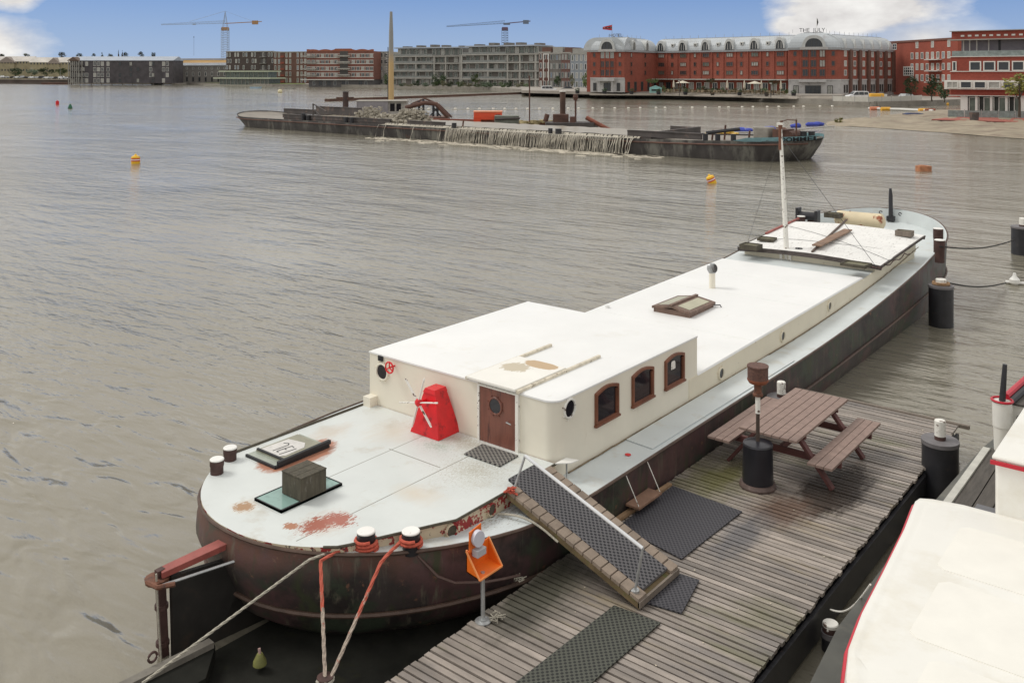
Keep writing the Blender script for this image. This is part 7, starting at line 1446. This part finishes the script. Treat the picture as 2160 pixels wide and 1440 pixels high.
shrub(1770, 118, .15, 1.3, .8, 'yellow_green_foliage', 'small yellowish shrub at the tip of the sand bank', None, 42)
for i in range(16):
    px = 848 + i * 17.5 + rnd.uniform(-4, 4); shrub(px, 392 - i * 2.5, GZ, rnd.uniform(3, 5), rnd.uniform(1.5, 3), rnd.choice(['dark_green_foliage', 'dry_brown_green_foliage', 'mid_green_foliage']), 'low shrub in the row before the terraced apartments', 'shrubs before the apartments', 40 + i % 3)
for i in range(26):
    px = 1402 + i * 10 + rnd.uniform(-3, 3); f = (px - 1400) / 260; shrub(px, 236 - 24 * f - rnd.uniform(0, 5), PLZ, rnd.uniform(1.0, 2.2), rnd.uniform(.9, 1.9), rnd.choice(['dark_green_foliage', 'dry_brown_green_foliage', 'mid_green_foliage', 'dry_brown_green_foliage']), 'potted shrub among the hotel terrace seating', 'shrubs on the hotel terrace', 40 + i % 4)
# grass bank by the pavilion
b_ = MB(); b_.prism([(D(px, d).x, D(px, d).y) for px, d in ((425, 540), (455, 524), (575, 478), (645, 470), (640, 500), (430, 556))], 1.0, 1.12); solo(b_, 'grass', mat('mown_grass', (.13, .17, .04), .9, var=.2, vs=.2), 'green lawn strip by the low pavilion', 'grass', kind='stuff')

# ------------------------------------------------------------------ hotel terrace: parasols, tables, kiosk, lamps, cars, fence
par = mat('cream_canvas', (.56, .51, .41), .8, var=.1)
def parasol(px, d, label, closed, z0=PLZ):
    t = thing('parasol', label, 'parasol', D(px, d, z0), rnd.uniform(0, 1), 'parasols on the hotel terrace'); b_ = MB(); b_.tube([(0, 0, 0), (0, 0, 3.0)], .05, 6); b_.build('pole', wfg, t, world=False)
    b_ = MB(); b_.lathe([(.10, 1.2), (.28, 1.5), (.2, 2.6), (.03, 3.3)] if closed else [(1.75, 2.45), (1.7, 2.5), (.05, 3.05)], (0, 0, 0), 8); b_.build('canopy', par, t, world=False)
for px, d, cl, lab in ((1421, 229, True, 'first closed parasol from the kiosk'), (1440, 226, False, 'open cream parasol near the kiosk'), (1534, 219, True, 'closed parasol in the middle of the terrace'), (1592, 212, False, 'open parasol right of the terrace middle'), (1606, 211, True, 'closed parasol beside the rightmost open one'), (1647, 207, True, 'closed parasol nearest the right pavilion'), (1570, 214, True, 'closed parasol left of the rightmost open one')): parasol(px, d, lab, cl)
wk = mat('wicker', (.22, .17, .11), .85, var=.3)
tset = thing('terrace_table', 'x', 'table', D(1405, 228, PLZ), 0, 'terrace tables with chairs')
b_ = MB(); b_.cyl((0, 0, .7), .55, .05, 10); b_.cyl((0, 0, 0), .06, .7, 6); b_.build('table_part', wk, tset, world=False)
tl0 = 'wicker table of the crowded hotel terrace'; tset['label'] = tl0
chm = thing('terrace_chair', 'wicker chair of the crowded hotel terrace', 'chair', D(1405, 227, PLZ), 0, 'terrace chairs'); b_ = MB(); b_.box(-.28, .28, -.28, .28, .35, .48); b_.box(-.28, .28, .22, .28, .48, .95)
for sx in (-.26, .22):
    for sy in (-.26, .22): b_.box(sx, sx + .04, sy, sy + .04, 0, .35)
b_.build('chair_frame', wk, chm, world=False)
for i in range(24):
    px = 1404 + i * 10.6; f = (px - 1400) / 260; d = 232 - 24 * f - rnd.uniform(0, 9); t = tset if i == 0 else copy_tree(tset); t.location = D(px, d, PLZ)
    for k in range(2): c = chm if (i == 0 and k == 0) else copy_tree(chm); c.location = D(px + (k * 2 - 1) * 6.5, d - .3, PLZ); c.rotation_euler = (0, 0, YAW + rnd.uniform(-2.5, 2.5))
kk = thing('kiosk', 'pale turquoise kiosk with pitched roof beside the hotel terrace', 'kiosk', D(1371, 226, PLZ), YAW - .1)
tq = mat('turquoise_paint', (.23, .42, .40), .6, var=.1); b_ = MB(); b_.box(0, 2.9, 0, 2.4, 0, 1.3); b_.add([(0, 0, 1.3), (2.9, 0, 1.3), (1.45, 0, 1.85), (0, 2.4, 1.3), (2.9, 2.4, 1.3), (1.45, 2.4, 1.85)], [(0, 1, 2), (3, 5, 4), (0, 2, 5, 3), (1, 4, 5, 2)]); b_.build('kiosk_wall', tq, kk, world=False); b_ = MB(); b_.box(.4, 2.5, -.5, -.02, .95, 1.0); b_.build('hatch_flap', mat('pale_turquoise', (.35, .52, .5), .6), kk, world=False)
b_ = MB(); b_.box(.4, 2.5, -.03, 0, .5, .9); b_.build('serving_hatch', darkst, kk, world=False)
def lamp(px, d, ytop, label, z0=GZ, arm=True):
    t = thing('street_lamp', label, 'street lamp', D(px, d, z0), YAW, 'street lamps along the quays'); h_ = ZT(ytop, d) - z0; b_ = MB(); b_.tube([(0, 0, 0), (0, 0, h_)], .09, 6); b_.build('lamp_post', coamst if d < 300 else wfg, t, world=False)
    b_ = MB(); b_.beam((-1.2 if arm else -.25, 0, h_), (.2, 0, h_), .25, .15); b_.build('lamp_head', wfw, t, world=False)
lamp(67, 735, 144, 'lamp above the parked cars left of the tree pair', 2.8); lamp(127, 690, 144, 'lamp above the parked cars nearest the black building', 2.8); lamp(1433, 214, 171, 'lamp post before the hotel terrace', 1.3, False); lamp(386, 552, 162, 'lamp before the grey warehouse'); lamp(1626, 204, 176, 'lamp post before the right end of the terrace', 1.3, False)
carw = mat('car_paint_white', (.74, .75, .76), .25); cars = [carw, mat('car_paint_silver', (.42, .43, .44), .3, metal=.3), mat('car_paint_black', (.03, .03, .035), .25), mat('car_paint_blue', (.10, .13, .2), .3)]
def car(px, d, z0, mpaint, label, grp=None, van=False, ang=0, name='parked_car', detail=True, cat='car'):
    t = thing(name, label, cat, D(px, d, z0), YAW + ang, grp)
    if van: pr = [(-2.3, .35), (-2.3, .85), (-2.15, 1.0), (-1.45, 1.15), (-.75, 1.82), (-.4, 1.9), (1.9, 1.88), (2.2, 1.7), (2.3, .9), (2.3, .35)]
    else: pr = [(-2.1, .3), (-2.1, .72), (-1.2, .9), (-.6, 1.38), (.9, 1.42), (1.6, .98), (2.1, .9), (2.1, .3)]
    b_ = MB(); hw = .88
    b_.loft([[(x, -hw + (.12 if z > 1.05 else 0), z) for x, z in pr], [(x, hw - (.12 if z > 1.05 else 0), z) for x, z in pr]], 0); b_.build('body', mpaint, t, world=False, bevel=.05 if detail else 0)
    for sg in (-1, 1):
        if van: polys = [[(-1.3, 1.12), (-.72, 1.72), (-.1, 1.75), (-.1, 1.12)], [(.0, 1.12), (.0, 1.75), (1.05, 1.75), (1.05, 1.12)], [(1.15, 1.15), (1.15, 1.73), (1.95, 1.7), (2.05, 1.15)]]
        else: polys = [[(-1.05, .95), (-.55, 1.32), (.1, 1.35), (.1, .95)], [(.18, .95), (.18, 1.35), (.85, 1.35), (1.35, .98)]]
        for pg in polys:
            b_ = MB(); yy_ = sg * (hw - .12 + .02); b_.add([(x, yy_ + sg * (.09 if z < 1.2 and van else (.05 if z < 1 else 0)), z) for x, z in pg], [tuple(range(len(pg)))]); b_.build('side_window', gld, t, world=False)
            if not detail: break
        for x in (-1.35, 1.35): b_ = MB(); b_.tube([(x, sg * .72, .33), (x, sg * .92, .33)], .33, 12); b_.build('wheel', rubber, t, world=False)
    if detail: b_ = MB(); b_.hexa([(pr[3][0] + .05, -.7, pr[3][1] + .06), (pr[3][0] + .05, .7, pr[3][1] + .06), (pr[3][0] + .07, .7, pr[3][1] + .02), (pr[3][0] + .07, -.7, pr[3][1] + .02), (pr[4][0] - .05, -.6, pr[4][1]), (pr[4][0] - .05, .6, pr[4][1]), (pr[4][0], .6, pr[4][1] - .06), (pr[4][0], -.6, pr[4][1] - .06)]); b_.build('windscreen', gld, t, world=False)
    return t
car(1158, 272, 1.0, carw, 'white van parked on the quay left of the hotel', None, True, math.pi * .98, 'parked_van', cat='van'); car(1808, 191, 1.0, carw, 'white van behind the site fence right of the hotel', None, True, .15, 'parked_van', cat='van')
car(1196, 290, 1.0, cars[2], 'dark car behind the white van on the quay', None, False, .1); car(1910, 190, 1.0, cars[1], 'silver car at the foot of the bright brick flats', None, False, .5)
c0 = None
for i in range(14):
    px = 4 + i * 10.5 + rnd.uniform(-2, 2); mp_ = cars[(i * 5 + i // 3) % 4]; car(px, 736 - i * 13, 2.9, mp_, 'small ' + ('white', 'silver', 'black', 'dark blue')[(i * 5 + i // 3) % 4] + ' car in the parked row at far left', 'cars parked on the left bank', i % 4 == 0, rnd.choice([0, .15, math.pi]), detail=False)
mh = thing('excavator_tank', 'yellow tank standing behind the site fence', 'tank', D(1849, 187, 1), YAW); b_ = MB(); b_.box(-1.4, 1.4, -.6, .6, .3, 1.5); b_.build('tank_body', MATS['amber_float'], mh, world=False, bevel=.2)
bx = thing('utility_box', 'small white utility box beside the yellow tank', 'box', D(1866, 187, 1), YAW); b_ = MB(); b_.box(-.4, .4, -.3, .3, .2, 1.3); b_.box(-.42, .42, -.32, .32, 1.3, 1.36); b_.build('box_body', wfw, bx, world=False)
fen = thing('site_fence', 'white panelled site fence on posts along the right quay', 'fence', D(1757, 186, 1.0), 0)
fpts = [(1757, 184), (1778, 182), (1803, 180), (1832, 178), (1860, 178), (1880, 180), (1900, 183), (1922, 187), (1945, 192)]
fpm = mat('white_fence_panel', (.50, .48, .43), .7, var=.08)
for (a_, c_), (d_, e_) in zip(fpts, fpts[1:]):
    p0, p1 = D(a_, c_, 1.0), D(d_, e_, 1.0); b_ = MB(); b_.beam(p0.lerp(p1, .02) + Vector((0, 0, .55)), p1.lerp(p0, .02) + Vector((0, 0, .55)), .06, 1.0); b_.build('fence_panel', fpm, fen)
    b_ = MB(); b_.beam(p0, p0 + Vector((0, 0, 1.35)), .09, .09); b_.build('fence_post', wfg, fen)
for i in range(9):
    px = 1218 + i * 57; d = 232 - 26 * (px - 1218) / 456; t = thing('quay_planter', 'dark planter with a bush on the quay before the hotel', 'planter', D(px, d, 1.45), 0, 'planters along the hotel quay'); b_ = MB(); b_.cyl((0, 0, 0), .45, .75, 8, r2=.6); b_.build('pot', darkst, t, world=False)
    o = TREES[('dark_green_foliage', 40, False)].copy() if ('dark_green_foliage', 40, False) in TREES else list(TREES.values())[0].copy(); o.name = 'foliage'; COL.objects.link(o); o.parent = t; o.location = (0, 0, 1.0); o.scale = (.7, .7, .55)
# small boats and clutter at the foot of the apartments
for i, (px, py, lab, m_) in enumerate(((540, 187, 'pale blue rowing boat moored by the low pavilion', mat('pale_blue_boat', (.35, .48, .58), .5)), (332, 179, 'small dark skiff beside the black building', darkst), (612, 188, 'long grey dinghy by the green bank', conc), (1100, 190, 'grey workboat moored at the head of the long jetty', coamst))):
    p_ = P(px, py, 0); t = thing('small_boat', lab, 'boat', p_, YAW + .05); d_ = (p_.y * math.cos(YAW) - p_.x * math.sin(YAW)); l_ = wpx(26, d_) / 2
    rg = [[(-l_ * k, -.8 * k, z_), (l_ * .5 * k, -.9 * k, z_), (l_ * k, 0, z_ + .2), (l_ * .5 * k, .9 * k, z_), (-l_ * k, .8 * k, z_)] for k, z_ in ((.85, -.1), (1, .7))]; b_ = MB(); b_.loft(rg); b_.build('boat_hull', m_, t, world=False); b_ = MB(); b_.box(-l_ * .3, l_ * .1, -.7, .7, .72, .95); b_.build('thwart', conc, t, world=False)
print('objects', len(bpy.data.objects))
